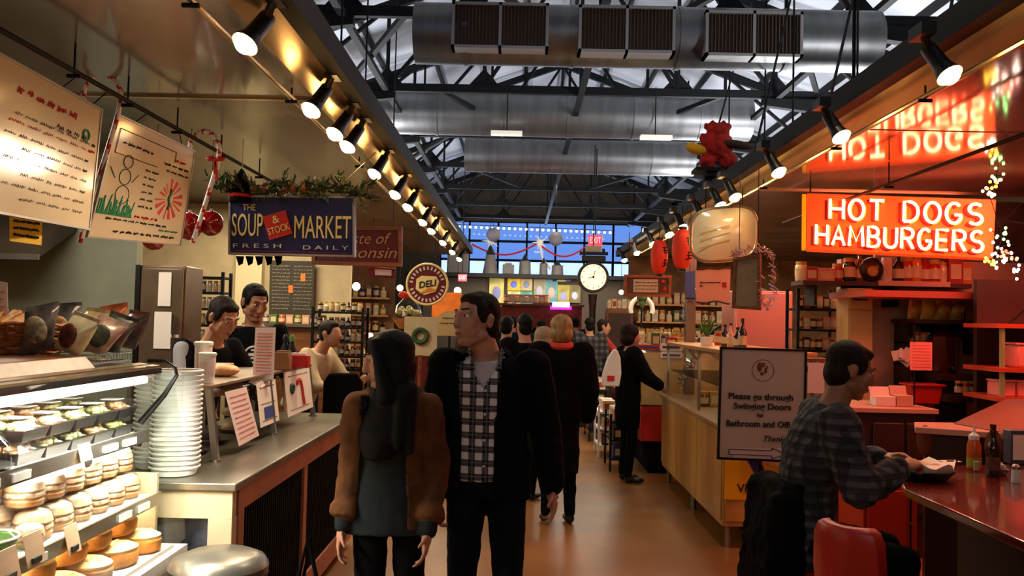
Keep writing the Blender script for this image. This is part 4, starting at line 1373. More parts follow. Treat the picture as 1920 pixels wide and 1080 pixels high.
part('box', MB(redB).box(c + V((0, 0, .04)), (.13, .09, .08)), t, .004); part('napkins', MB(paper).box(c + V((0, 0, .084)), (.1, .06, .02)), t)
for i, (px, cc, lb) in enumerate(((546, greenB, 'green topped squeeze bottle beside the red napkin box'), (533, blackM, 'dark sauce bottle behind the brown paper bag'))):
    c = at(px, 700, 5.75); c.z = 1.279
    t = T('sauce_bottle', lb, 'bottle', c)
    part('bottle_body', MB(blackM).lathe([(.03, 0), (.033, .01), (.033, .11), (.015, .15), (.014, .165)], c, 16), t)
    part('bottle_cap', MB(cc).lathe([(.02, .16), (.02, .19), (.008, .21)], c, 14), t)

# round bin lid at the foot
t = T('waste_bin', 'round steel waste bin with a shiny domed lid at the counter end', 'bin', (-1.02, 3.1, 0))
c = V((-1.09, 3.18, 0))
t.location = c
part('drum', MB(steel).lathe([(.16, 0), (.165, .02), (.165, .66)], c, 28), t)
part('lid', MB(steelB).lathe([(.175, .655), (.18, .69), (.165, .715), (.12, .735), (0, .745)], c, 28), t)
part('lid_ring', MB(blackM).tube([c + V((math.cos(a) * .172, math.sin(a) * .172, .655)) for a in [k * PI / 14 for k in range(28)]], .008, 6, closed=True), t)

# ================= kitchen background
S('wall_kitchen', MB(mat('grey green wall panel', (134, 138, 118), .4, nv=.06)).bx(-6, at(252, 600, 6.4).x, 6.4, 6.5, 0, 2.7))
t = T('range_hood', 'dark brown range hood behind the deli case at the picture edge', 'hood', (-3.5, 5.4, 2.0))
part('hood_body', MB(mat('brown hood metal', (70, 60, 48), .4, me=.5)).slab([(-5.2, 5.9, 2.1), (-3.35, 5.9, 2.1), (-3.35, 6.4, 2.35), (-5.2, 6.4, 2.35)], (0, 0, -.12)), t)
part('hood_lip', MB(steel).bx(-5.2, -3.35, 5.88, 5.9, 1.96, 2.0), t)
t = T('steel_fridge', 'tall brownish steel fridge with notes on its door behind the chip bags', 'fridge', (-2.6, 6.2, 0))
fm = mat('bronze steel', (120, 100, 78), .35, me=.6, nv=.1)
fa, fb = at(262, 600, 6.05).x, at(346, 600, 6.05).x
part('cabinet', MB(fm).bx(fa, fb, 6.05, 6.38, 0, 1.95), t, .01)
part('door', MB(fm).bx(fa + .01, fb - .01, 6.02, 6.048, .1, 1.93), t, .008)
part('handle', MB(chrome).bx(fb - .06, fb - .045, 5.98, 6.02, 1.2, 1.6), t)
part('side_trim', MB(blackM).bx(fa - .035, fa - .002, 6.03, 6.38, 0, 1.95), t)
part('door_note', MB(paper).bx(fa + .14, fa + .23, 6.012, 6.016, 1.66, 1.9), t); part('door_note', MB(paper).bx(fa + .12, fa + .24, 6.012, 6.016, 1.36, 1.62), t)
part('shelf_bracket', MB(pinkP).bx(fa + .24, fb - .02, 6.0, 6.02, 1.44, 1.46), t)
S('wall_left_partition', MB(wallW).bx(-6, -1.78, 8.9, 9.0, 0, 2.76))
S('trim_pilaster', MB(mat('pale pilaster', (214, 200, 160), .6)).bx(-2.95, -2.68, 8.8, 8.9, 0, 2.7))

# generic small goods -------------------------------------------------
def jar_proto(r, h, m, lidm, label, cat='jar', name='jar', lab=None):
    t = T(name, label, cat, (0, 0, 0))
    lpart('jar_body' if name == 'jar' else 'body', MB(m).lathe([(r * .9, 0), (r, h * .08), (r, h * .75), (r * .8, h * .85)], (0, 0, 0), 12), t)
    lpart('lid', MB(lidm).lathe([(r * .85, h * .83), (r * .88, h), (0, h)], (0, 0, 0), 12), t)
    if lab: lpart('paper_label', MB(lab).lathe([(r * 1.03, h * .2), (r * 1.03, h * .62)], (0, 0, 0), 12, cap=False), t)
    return t
def bottle_proto(r, h, m, capm, label, lab=None):
    t = T('bottle', label, 'bottle', (0, 0, 0))
    lpart('bottle_body', MB(m).lathe([(r * .9, 0), (r, h * .04), (r, h * .55), (r * .38, h * .72), (r * .34, h * .93)], (0, 0, 0), 14), t)
    lpart('cap', MB(capm).lathe([(r * .4, h * .92), (r * .4, h), (0, h)], (0, 0, 0), 12), t)
    if lab: lpart('paper_label', MB(lab).lathe([(r * 1.03, h * .15), (r * 1.03, h * .45)], (0, 0, 0), 14, cap=False), t)
    return t
def box_proto(w, d, h, m, m2, label, name='carton'):
    t = T(name, label, 'box', (0, 0, 0))
    lpart('carton_body', MB(m).bx(-w / 2, w / 2, -d / 2, d / 2, 0, h), t, .002)
    lpart('front_label', MB(m2).bx(-w * .36, w * .36, -d / 2 - .001, -d / 2, h * .2, h * .75), t)
    return t
CL = dict(amber=(120, 60, 20), red=(170, 40, 30), cream=(220, 200, 160), green=(80, 110, 50), blue=(50, 60, 130), white=(225, 220, 210), orange=(210, 120, 40), dark=(36, 26, 22), pink=(220, 150, 130), gold=(200, 160, 80))
CMm = {k: mat(k + ' goods', v, .35, nv=.12) for k, v in CL.items()}
glz = {k: mat(k + ' glass goods', v, .1, coat=.5) for k, v in CL.items()}
KEYS = list(CL)
PROT = {}
def goods(kind, key, r=.035, h=.12):
    k = (kind, key, r, h)
    if k in PROT: return PROT[k], False
    if kind == 'jar': p_ = jar_proto(r, h, glz[key], CMm['gold'], 'x', lab=CMm['cream'])
    elif kind == 'bottle': p_ = bottle_proto(r, h, glz[key], CMm['dark'], 'x', lab=CMm['cream'])
    else: p_ = box_proto(r * 2, r * 1.4, h, CMm[key], CMm['cream' if key != 'cream' else 'red'], 'x')
    PROT[k] = p_
    return p_, True
def place(kind, key, loc, label, group, r=.035, h=.12, rz=0):
    p_, new = goods(kind, key, r, h)
    if new:
        p_.location = loc; p_.rotation_euler = (0, 0, rz); p_['label'] = label; p_['group'] = group; return p_
    return dup(p_, loc, rz, label, group)
def shelfrow(y, x0, x1, z, n, kinds, keys, where, group, r=.035, h=.12, seed=0, jy=0):
    rn = random.Random(seed)
    for i in range(n):
        x = x0 + (x1 - x0) * (i + .5) / n
        kd = kinds[i % len(kinds)]; ky = rn.choice(keys)
        kn = {'jar': 'glass jar', 'bottle': 'bottle', 'box': 'carton'}[kd]
        place(kd, ky, (x, y + rn.uniform(-jy, jy), z), '%s %s, %s along %s' % (ky, kn, ORD[i], where), group, r, h)

def rack(name, label, cat, x0, x1, y0, y1, zs, m, top=None, side=False, posts=True):
    t = T(name, label, cat, ((x0 + x1) / 2, (y0 + y1) / 2, 0))
    for z in zs: part('shelf', MB(m).bx(x0, x1, y0, y1, z - .02, z), t)
    if posts:
        zt_ = top or zs[-1]
        for x in (x0, x1):
            for y in (y0, y1): part('post', MB(m).bx(x - .012, x + .012, y - .012, y + .012, 0, zt_), t)
    return t
# spice rack
xa, xb = at(347, 560, 7.4).x, at(428, 560, 7.4).x
rack('spice_rack', 'black wire rack packed with small pale spice jars behind the workers', 'rack', xa, xb, 7.25, 7.45, [1.38, 1.52, 1.66, 1.80, 1.93], steelD, 1.97)
for k, z in enumerate([1.38, 1.52, 1.66, 1.80]):
    shelfrow(7.33, xa + .01, xb - .01, z + .001, 7, ['jar'], ['cream', 'pink', 'white'] if k % 2 == 0 else ['cream', 'pink', 'orange', 'blue'], 'the %s shelf of the black spice rack' % ORD[k], 'spice jars on the %s rack shelf' % ORD[k], .022, .095, 100 + k)
# chalkboard
q = [at(506, 488, 8.8), at(590, 490, 8.8), at(588, 593, 8.8), at(504, 590, 8.8)]
o, f, n, r, u = board('chalkboard', q, .02, mat('grey chalkboard', (62, 58, 50), .8, nv=.2), 'grey chalkboard menu with chalk lines and two orange tags on the cream wall', 'chalkboard')
w = MB(mat('chalk', (170, 160, 140), .9))
for i in range(13): squig(w, f, .06, .46, .1 + .065 * i, .02, None, .003, 200 + i, 30, .004); squig(w, f, .54, .94, .1 + .065 * i, .02, None, .003, 240 + i, 30, .004)
part('chalk_writing', w, o)
b = MB(mat('orange tag', (230, 120, 40), .6)); 
for u_, v_ in ((.75, .3), (.48, .52)): b.slab([f(u_ - .05, v_ - .07, .004), f(u_ + .05, v_ - .07, .004), f(u_ + .05, v_ + .07, .004), f(u_ - .05, v_ + .07, .004)], n * .002)
part('orange_tag', b, o)
# back shelf below chalkboard
t = T('back_counter', 'narrow back counter with small dishes under the chalkboard', 'counter', (-2.2, 8.6, 0))
part('worktop', MB(steelB).bx(-2.75, -1.8, 8.45, 8.88, 1.50, 1.53), t); part('cabinet', MB(woodM).bx(-2.73, -1.82, 8.5, 8.88, 0, 1.5), t)
shelfrow(8.6, -2.6, -1.95, 1.531, 8, ['jar', 'box'], KEYS, 'the back counter under the chalkboard', 'goods on the back counter', .035, .09, 77)
# tiered wine and jar stand
xa, xb = at(594, 600, 7.9).x, at(686, 600, 7.9).x
zs_ = [1.14, 1.26, 1.39, 1.52, 1.66]
rack('tiered_stand', 'black tiered stand crowded with small bottles and jars beyond the steel counter', 'display stand', xa, xb, 7.75, 8.0, zs_, steelD, 1.7)
for k, z in enumerate(zs_):
    shelfrow(7.84, xa + .02, xb - .02, z + .001, 8, ['jar', 'bottle', 'jar', 'jar'], ['dark', 'amber', 'gold', 'blue', 'dark', 'cream', 'dark'] if k < 4 else ['dark', 'gold', 'cream'], 'the %s tier of the black stand' % ORD[k], 'goods on the %s tier of the black stand' % ORD[k], .024, .085, 300 + k)
# black chair
c = at(642, 760, 6.75); c.z = 0
t = T('black_chair', 'black high backed chair at the far end of the steel counter', 'chair', (c.x, c.y, 0))
part('backrest', MB(black).loft([[c + V((x * w_, y_ + .0, z)) for x, y_ in ((-1, -.02), (1, -.02), (1, .02), (-1, .02))] for w_, z in ((.14, .62), (.16, .75), (.155, 1.1), (.11, 1.17))]), t, .02)
part('seat', MB(black).box(c + V((0, .2, .6)), (.36, .36, .05)), t, .015)
for a, b in ((-.15, .04), (.15, .04), (-.15, .36), (.15, .36)): part('leg', MB(chrome).cyl(c + V((a, b, 0)), c + V((a, b, .58)), .014), t)
# hanging globe lamps in the far left stall
glb = mat('warm globe lamp', (255, 230, 170), .4, em=(255, 214, 140), es=7)
for i, (px, py, d, rr) in enumerate(((668, 537, 10.5, .05), (750, 540, 11, .042), (694, 630, 9.5, .035), (582, 492, 9.0, .03), (812, 636, 12, .025), (858, 545, 14, .06), (1165, 548, 14, .04))):
    c = at(px, py, d); t = T('globe_lamp', 'glowing warm globe lamp, %s counted from the deli wall towards the grill' % ORD[(1, 3, 2, 0, 4, 5, 6)[i]], 'lamp', c)
    part('globe', MB(glb).ell(c, rr, nu=14), t); part('cord', MB(steelD).cyl(c + V((0, 0, rr)), (c.x, c.y, 2.73), .004, n=5), t)
light('far_left_fill', 'AREA', (-2.4, 11, 2.72), 110, (1, .78, .5), (1.5, 3.5), (-2.2, 11, 0))
light('far_right_fill', 'AREA', (2.9, 12, 2.72), 120, (1, .74, .5), (1.5, 3.5), (2.6, 12, 0))
light('back_fill', 'AREA', (.8, 20.5, 2.9), 160, (1, .85, .65), (4, 1), (.8, 22.5, 1.5))
light('kitchen_fill', 'AREA', (-3.0, 4.9, 2.70), 42, (1, .88, .72), (1.2, 1.2), (-3.0, 4.9, 0))
light('kitchen_back_fill', 'AREA', (-2.6, 7.6, 2.72), 55, (1, .82, .55), (1.2, 1.2), (-2.6, 7.6, 0))
# ================= neon sign
ST = {}
def arc(cx, cy, rx, ry, a0, a1, n=12):
    return [(cx + rx * math.cos(R(a0 + (a1 - a0) * i / n)), cy + ry * math.sin(R(a0 + (a1 - a0) * i / n))) for i in range(n + 1)]
ST['H'] = [[(0, 0), (0, 1)], [(.6, 0), (.6, 1)], [(0, .5), (.6, .5)]]
ST['O'] = [arc(.32, .5, .32, .5, 90, 450, 20)]
ST['T'] = [[(0, 1), (.62, 1)], [(.31, 1), (.31, 0)]]
ST['D'] = [[(0, 0), (0, 1)] + arc(.2, .5, .4, .5, 90, -90, 12) + [(0, 0)]]
ST['G'] = [arc(.32, .5, .32, .5, 50, 335, 16) + [(.62, .42), (.36, .42)]]
ST['S'] = [arc(.3, .75, .27, .25, 40, 270, 10) + arc(.3, .25, .28, .25, 90, -140, 10)]
ST['A'] = [[(0, 0), (.31, 1), (.62, 0)], [(.12, .35), (.5, .35)]]
ST['M'] = [[(0, 0), (.06, 1), (.36, .25), (.66, 1), (.72, 0)]]
ST['B'] = [[(0, .5), (0, 1)] + arc(.25, .76, .25, .24, 90, -90, 8) + [(0, .52)] + arc(.27, .26, .3, .26, 90, -90, 8) + [(0, 0), (0, .5)]]
ST['U'] = [[(0, 1), (0, .3)] + arc(.3, .3, .3, .3, 180, 360, 10) + [(.6, 1)]]
ST['R'] = [[(0, 0), (0, 1)] + arc(.3, .75, .26, .25, 90, -90, 8) + [(0, .5)], [(.28, .5), (.58, 0)]]
ST['E'] = [[(.55, 1), (0, 1), (0, 0), (.55, 0)], [(0, .5), (.48, .5)]]
ST['E'] = [[(.55, 1), (0, 1), (0, 0), (.55, 0)], [(0, .5), (.48, .5)]]
WD = dict(H=.6, O=.64, T=.62, D=.62, G=.64, S=.58, A=.62, M=.72, B=.58, U=.6, R=.58, E=.55)
WD[' '] = .35
dl, dr = 6.55, 6.15
q = [at(1513, 362, dl), at(1868, 374, dr), at(1862, 485, dr), at(1512, 468, dl)]
f, n, r, u = Q(q)
o = T('neon_sign', 'glowing neon hot dogs and hamburgers box sign with a yellow end face', 'neon sign', f(.5, 1))
W = (f(1, 0) - f(0, 0)).length; H = (f(0, 1) - f(0, 0)).length
part('sign_box', MB(mat('orange sign face', (240, 110, 40), .45, em=(255, 78, 24), es=.55)).slab([f(0, 0), f(1, 0), f(1, 1), f(0, 1)], -n * .2), o, .006)
yl = MB(mat('yellow sign end', (250, 190, 20), .5, em=(255, 170, 10), es=.45)); yl.slab([f(-.004, .02, -.0), f(-.004, .98, 0), f(-.004, .98, -.2), f(-.004, .02, -.2)], -r * .03); part('yellow_end_face', yl, o)
neM = mat('white hot neon tube', (255, 230, 220), .4, em=(255, 112, 74), es=17)
shM = mat('dark red painted letter', (150, 14, 12), .6)
warmM = mat('yellow painted letter', (250, 180, 60), .5)
def word(t, x0, x1, y0, y1, nm):
    tot = sum(WD[c] for c in t) + .26 * (len(t) - 1)
    s = (x1 - x0) / tot; x = x0; lay = MB(neM); sh = MB(shM); ym = MB(warmM)
    for c in t:
        if c != ' ':
            for pl in ST[c]:
                P = [(x + a * s, y0 + b * (y1 - y0)) for a, b in pl]
                lay.tube([f(a, 1 - b, .035) for a, b in P], .0108, 8)
                lay_ends = (P[0], P[-1])
                sh.tube([f(a - .016, 1 - b + .02, .004) for a, b in P], .017, 5)
                ym.tube([f(a + .008, 1 - b + .01, .003) for a, b in P], .014, 5)
                for a, b in lay_ends: lay.cyl(f(a, 1 - b, 0), f(a, 1 - b, .035), .006, n=6, m=chrome)
        x += (WD[c] + .26) * s
    part('neon_lettering', lay, o, label='glowing white neon words ' + nm); part('painted_shadow', sh, o, label='dark red painted shadow letters'); part('painted_letters', ym, o, label='yellow painted letters')
word('HOT DOGS', .13, .93, .56, .9, 'hot dogs')
word('HAMBURGERS', .055, .94, .1, .44, 'hamburgers')
hk = MB(steelD)
for u_ in (.02, .98): hk.cyl(f(u_, 0, -.1), f(u_, 0, -.1) + V((0, 0, .1)), .006, n=6)
hk.tube([f(1.0, .02, -.1), f(1.14, .0, -.1), f(1.06, .35, -.1), f(1.0, .5, -.1)], .008, 6)
hk.cyl(f(1.0, .3, -.1), f(1.3, .42, -.1), .007, n=6)
part('hanging_bracket', hk, o)
# second pink neon on the side wall beyond the Christmas figure
c = V((4.05, 6.35, 2.35))
o = T('neon_border', 'red neon border tube on the side panel behind the string light figure', 'neon tube', c)
part('tube', MB(mat('red neon tube', (255, 80, 70), .4, em=(255, 30, 26), es=10)).tube([c + V((0, 0, -.25)), c + V((.0, 0, .1)), c + V((.7, 0, .25)), c + V((1.2, 0, .25))], .012, 8), o)
part('backing_panel', MB(redB).bx(3.85, 5.6, 6.4, 6.44, 2.0, 2.74), o)
light('red_fill', 'AREA', (3.7, 5.6, 2.7), 62, (1, .18, .11), (1.6, .8), (3.7, 6.4, 0))
light('grill_room_fill', 'AREA', (3.4, 4.3, 2.70), 16, (1, .36, .22), (1.6, 2), (3.4, 4.9, 0))
light('grill_back_fill', 'AREA', (2.9, 8.2, 2.72), 38, (1, .40, .28), (1.6, 1.6), (2.9, 8.3, 0))

# string light figure
cols = [(255, 240, 220), (120, 220, 120), (255, 200, 60), (255, 90, 60)]
lm = [mat('coloured mini bulb %d' % i, c_, .4, em=c_, es=6) for i, c_ in enumerate(cols)]
o = T('light_figure', 'hanging cluster figure of small coloured string lights beside the neon sign', 'string light figure', at(1868, 500, 5.9))
wi = MB(steelD); rn = random.Random(4)
cl_ = [(1876, 300, 10, 0), (1868, 330, 12, 1), (1862, 350, 10, 2), (1855, 365, 8, 0), (1880, 445, 13, 1), (1872, 465, 13, 0), (1866, 488, 10, 0), (1856, 492, 7, 2), (1890, 480, 12, 3), (1905, 500, 12, 0)]
prev = at(1878, 262, 5.9)
for k, (px, py, sp, ci) in enumerate(cl_):
    b = MB(lm[ci]); c = at(px, py, 5.9)
    for i in range(9):
        p_ = c + V((rn.gauss(0, 1) * sp * .0026, rn.uniform(-.03, .03), rn.gauss(0, 1) * sp * .0024)); b.ell(p_, .011, nu=6, nv=5); wi.cyl(c, p_, .0025, n=4)
    wi.cyl(prev, c, .003, n=4); prev = c
    part('bulb_cluster', b, o)
wi.cyl(at(1878, 262, 5.9), at(1878, 262, 5.9) + V((0, 0, .05)), .003, n=4)
part('wire', wi, o)

# ================= grill bar
barM = mat('bar top with red reflection tint', (92, 16, 12), .22, coat=.8)  # red base colour stands mostly for the neon reflection
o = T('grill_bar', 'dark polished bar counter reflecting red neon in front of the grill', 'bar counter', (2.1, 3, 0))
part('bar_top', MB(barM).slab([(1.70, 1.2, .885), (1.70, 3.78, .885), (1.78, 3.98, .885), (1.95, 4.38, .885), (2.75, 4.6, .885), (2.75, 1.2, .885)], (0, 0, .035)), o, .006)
part('bar_front', MB(mat('dark wood bar front', (36, 18, 14), .5)).bx(1.98, 2.05, 1.2, 3.8, 0, .885), o)
part('bar_end', MB(mat('dark wood bar front', (36, 18, 14), .5)).bx(1.98, 2.7, 3.8, 3.87, 0, .885), o)
part('foot_rail', MB(trimM).cyl((1.9, 1.2, .2), (1.9, 3.8, .2), .018), o)
# cabinet beyond the bar end, red light put into its colour
c0, c1 = at(1622, 930, 4.9), at(1722, 1005, 4.9)
t = T('red_lit_cabinet', 'red lit panelled cabinet with a small lock under the far end of the bar', 'cabinet', (2.15, 5.1, 0))
part('cabinet_body', MB(mat('cabinet tinted by red light', (206, 52, 24), .4)).bx(c0.x, c1.x, 4.92, 5.3, 0, .72), t)
part('door', MB(mat('cabinet tinted by red light', (206, 52, 24), .4)).bx(c0.x + .02, c1.x - .07, 4.9, 4.918, .04, .70), t, .004)
part('lock', MB(chrome).cyl((c1.x - .035, 4.92, .52), (c1.x - .035, 4.9, .52), .01), t)
part('dark_gap', MB(blackM).bx(c1.x - .04, c1.x - .033, 4.912, 4.919, .05, .66), t)

# ================= freestanding sign
D = 5.2
q = [at(1350, 650, D), at(1513, 655, D), at(1509, 868, D), at(1344, 861, D)]
sgM = mat('cream notice paper', (206, 188, 170), .6)
o, f, n, r, u = board('floor_sign', q, .012, sgM, 'black framed floor sign directing people through the swinging doors, with an arrow', 'sign', None, blackM, .014, .008)
W = (V(q[1]) - V(q[0])).length
tx = mat('dark brown print', (38, 22, 18), .7)
letters(o, f, n, r, u, [('Please go through', .48, .435, .052, tx, dict(fit=W * .74, bold=.001)), ('Swinging Doors', .5, .52, .052, tx, dict(fit=W * .66, bold=.001)), ('for', .48, .595, .034, tx, dict(bold=.0006)),
                        ('Bathroom and Offices', .52, .675, .052, tx, dict(fit=W * .86, bold=.001)), ('Thank You', .72, .8, .05, tx, dict(fit=W * .42, shear=.4))])
em = MB(tx)
em.tube([f(.5 + .125 * math.cos(a), .2 + .095 * math.sin(a), .001) for a in [k * PI / 16 for k in range(32)]], .0016, 5, closed=True)
em.dm = mat('faded brown emblem', (120, 70, 46), .7)
for (a, b, ra, rb) in ((.46, .17, .035, .03), (.5, .15, .03, .015), (.53, .2, .02, .02), (.49, .23, .025, .012), (.55, .17, .012, .01)): em.ell(f(a, b, .001), (ra * W * .9, .002, rb), nu=10, nv=6)
part('round_emblem', em, o)
pl = MB(pinkP); pl.slab([f(.12, .895, .002), f(.9, .875, .002), f(.9, .99, .002), f(.2, .99, .002)], n * .002); part('taped_strip', pl, o)
ar = MB(tx)
A_ = [(.13, .905), (.62, .905), (.62, .88), (.78, .93), (.62, .975), (.62, .95), (.13, .95)]
for i in range(len(A_)): stroke(ar, f, [A_[i], A_[(i + 1) % len(A_)]], .0022, tx, .006)
part('arrow', ar, o)
fp = f(.5, 1, -.03)
part('stand_pole', MB(blackM).cyl((fp.x, fp.y, .02), (fp.x, fp.y, fp.z + .2), .014), o)
part('stand_base', MB(blackM).lathe([(.17, 0), (.17, .012), (.03, .03)], (fp.x, fp.y, 0), 28), o)

# ================= stools
def stool(loc, rz, label, h=.60, bh=.93, w=.185):
    t = T('bar_stool', label, 'bar stool', loc, rz)
    lpart('seat', MB(red).lathe([(.17, h - .07), (.185, h - .05), (.185, h - .02), (.15, h)], (0, 0, 0), 24), t)
    rings = []
    for z, s_, b in ((h + .02, .80, .03), (h + .08, .93, .05), (h + .2, 1, .055), (bh - .05, .95, .055), (bh - .012, .84, .05), (bh, .7, .035)):
        rg = []
        for i in range(9):
            a = -1 + 2 * i / 8; rg.append(V((a * w * s_, .17 + .04 * (z - h) - .05 * a * a + b * .5, z)))
        for i in range(8, -1, -1):
            a = -1 + 2 * i / 8; rg.append(V((a * w * s_ * .96, .17 + .04 * (z - h) - .05 * a * a - b * .5, z)))
        rings.append(rg)
    lpart('backrest', MB(red).loft(rings), t, .012, ang=60)
    lpart('seat_ring', MB(chrome).lathe([(.187, h - .075), (.19, h - .05), (.187, h - .045)], (0, 0, 0), 24, cap=False), t)
    lpart('post', MB(chrome).cyl((0, 0, .03), (0, 0, h - .07), .03), t)
    lpart('base', MB(chrome).lathe([(.2, 0), (.2, .012), (.05, .05)], (0, 0, 0), 28), t)
    lpart('footrest', MB(chrome).tube([(math.cos(a) * .15, math.sin(a) * .15, .24) for a in [k * PI / 10 for k in range(20)]], .009, 6, closed=True).cyl((-.15, 0, .24), (.15, 0, .24), .007, n=6), t)
    return t
s1 = stool((1.285, 3.10, 0), R(122), 'empty red vinyl bar stool with a low back, nearest to the camera', .57, .935, .137)
s2 = stool((1.34, 3.82, 0), R(90), 'bar stool under the seated man, its back covered by a black coat')
# coat on the man's stool
cb = MB(black)
cb.loft([[V((1.34 - .17 + x, 3.82 + y, z)) for x, y in ((-.075 * a, -.2 * b), (-.10 * a, 0), (-.075 * a, .2 * b), (.05, .2 * b), (.05 if z > .6 else .02, 0), (.05, -.2 * b))] for z, a, b in ((.04, 1.5, 1.2), (.3, 1.5, 1.15), (.6, 1.3, 1.1), (.85, .9, .98), (.945, .5, .85))])
cb.rc((1.14, 3.66, .86), (1.06, 3.6, .3), .07, .05); cb.rc((1.14, 3.98, .86), (1.08, 4.04, .3), .07, .05)
me = smoothmesh(cb, .012, 4, disp=.05, ds=.09)
ob = bpy.data.objects.new('black_coat', me); COL.objects.link(ob)
tag(ob, 'black coat draped over the back of the seated man\'s stool', 'coat')

# ================= things on the bar
def onbar(px, py, z=.921): return onz(px, py, z)
c = V((1.93, 3.92, .921)); c = onbar(1738, 905) + V((.03, .08, 0))
t = T('food_basket', 'black plastic basket of food lined with white paper in front of the seated man', 'food basket', c)
bk = MB(blackM)
for k in range(5): bk.tube([c + V((math.cos(a) * (.095 + .009 * k), math.sin(a) * (.07 + .007 * k), .006 + .009 * k)) for a in [i * PI / 16 for i in range(32)]], .0035, 6, closed=True)
for i in range(40):
    a = i * 2 * PI / 40; bk.cyl(c + V((math.cos(a) * .095, math.sin(a) * .07, .006)), c + V((math.cos(a) * .131, math.sin(a) * .098, .042)), .0025, n=5)
bk.lathe([(.09, .002), (.095, .006)], c, 24, sy=.74)
part('basket_rim', bk, t)
lp = MB(paper); rn = random.Random(8)
rings = []
for k, (r_, z) in enumerate(((.0, .012), (.06, .012), (.1, .03), (.128, .062), (.134, .075))):
    rings.append([c + V((math.cos(a) * r_ * (1 + .06 * math.sin(5 * a + 1)), math.sin(a) * r_ * .75, z + (k > 2) * .014 * math.sin(6 * a + 2) + (k > 2) * rn.uniform(-.005, .01))) for a in [i * PI / 14 for i in range(28)]])
lp.loft(rings[1:], cap=True); part('paper_liner', lp, t)
fo = MB(bunM); fo.ell(c + V((-.02, 0, .055)), (.06, .045, .032)); fo.ell(c + V((.055, .01, .05)), (.035, .035, .025)); part('burger', fo, t)
# bottles
c = onbar(1826, 880)
t = T('squeeze_bottle', 'orange squeeze bottle with a white nozzle and green label on the bar', 'squeeze bottle', c)
part('bottle_body', MB(mat('orange sauce', (200, 90, 36), .25)).lathe([(.03, 0), (.033, .01), (.033, .12), (.022, .155)], c, 20), t)
part('label_panel', MB(mat('lime label', (150, 170, 40), .5)).lathe([(.0342, .015), (.0342, .06)], c, 20, cap=False), t)
part('nozzle', MB(white).lathe([(.025, .15), (.025, .17), (.008, .185), (.004, .215), (0, .216)], c, 16), t)
c = onbar(1862, 893)
t = T('beer_bottle', 'brown glass beer bottle with a paper label on the bar', 'bottle', c)
part('bottle_body', MB(mat('brown bottle glass', (40, 16, 8), .08, coat=.5)).lathe([(.028, 0), (.031, .008), (.031, .125), (.026, .15), (.0145, .18), (.0125, .235), (.0145, .238), (.0145, .248)], c, 20), t)
part('paper_label', MB(mat('reddish beer label', (110, 60, 40), .6, nv=.4, ns=40)).lathe([(.0318, .03), (.0318, .095)], c, 20, cap=False), t)
c = onbar(1843, 888)
t = T('glass_vase', 'slim clear glass with pale liquid between the two bottles', 'glass', c + V((0, .06, 0)))
part('glass_body', MB(clear).lathe([(.014, 0), (.016, .004), (.018, .09), (.0165, .09)], c + V((0, .06, 0)), 14), t); part('drink', MB(CMm['cream']).lathe([(.012, .005), (.014, .05)], c + V((0, .06, 0)), 14), t)
c = onbar(1905, 905)
t = T('salt_shaker', 'white salt shaker with a bluish metal top at the picture edge', 'shaker', c)
part('shaker_body', MB(white).lathe([(.02, 0), (.021, .004), (.019, .062)], c, 16), t); part('shaker_top', MB(steel).lathe([(.0195, .062), (.02, .075), (.012, .084), (0, .086)], c, 16), t)
c = onbar(1886, 893)
t = T('creamer_bowl', 'small bowl of pale creamer cups beside the beer bottle', 'bowl', c + V((.0, .05, 0))); c = c + V((0, .05, 0))
part('bowl', MB(steel).lathe([(.025, 0), (.04, .02), (.042, .028)], c, 18), t)
cc = MB(paper)
for i in range(8): cc.lathe([(.009, 0), (.012, .014)], c + V((random.uniform(-.025, .025), random.uniform(-.02, .02), .02 + random.uniform(0, .022))), 8)
part('creamers', cc, t)
c = onbar(1906, 872)
t = T('menu_holder', 'blue grey napkin dispenser standing behind the salt shaker', 'napkin dispenser', c)
part('dispenser', MB(mat('blue grey metal', (84, 92, 110), .4, me=.4)).box(c + V((.02, .05, .09)), (.09, .07, .18)), t, .006); part('napkins', MB(paper).box(c + V((.02, .012, .09)), (.06, .006, .13)), t)
c = onbar(1790, 868)
t = T('receipt_slip', 'small white slip and dark pen lying on the bar behind the basket', 'paper slip', c)
part('slip', MB(paper).box(c + V((0, .05, .002)), (.1, .06, .002), rz=.2), t); part('pen', MB(ink).cyl(c + V((-.03, .02, .006)), c + V((.03, .03, .006)), .004), t)

# ================= grill room furniture
wbx = at(1715, 775, 5.0)
cabM = mat('dark red brown cabinet', (56, 27, 21), .5, nv=.2, ns=4)
topM = mat('pale laminate top', (196, 150, 130), .4)
t = T('grill_counter', 'inner grill counter with a pale slanting top and oval cut doors', 'counter', (2.9, 5.3, 0))
part('worktop', MB(topM).slab([(2.30, 4.98, 1.02), (3.05, 4.62, 1.02), (3.7, 4.62, 1.02), (3.7, 5.35, 1.02), (2.42, 5.25, 1.02)], (0, 0, .035)), t, .004)
part('cabinet', MB(cabM).slab([(2.38, 5.02, 0), (3.08, 4.7, 0), (3.65, 4.7, 0), (3.65, 5.3, 0), (2.45, 5.2, 0)], (0, 0, 1.02)), t)
for k, px in enumerate((1748, 1838)):
    c = at(px, 830, 4.93 - .1 * k)
    part('oval_panel', MB(mat('worn oval panel', (120, 66, 46), .5)).ell((c.x, 5.02 - (c.x - 2.38) * .457 - .006 if k == 0 else 4.698, c.z), (.05, .02 if k == 0 else .006, .09), nu=16), t)
t = T('back_counter', 'low counter with a pale edge behind the seated man, holding boxes', 'counter', (2.6, 6.3, 0))
xa, xb = at(1628, 750, 6.2).x, at(1722, 750, 6.2).x
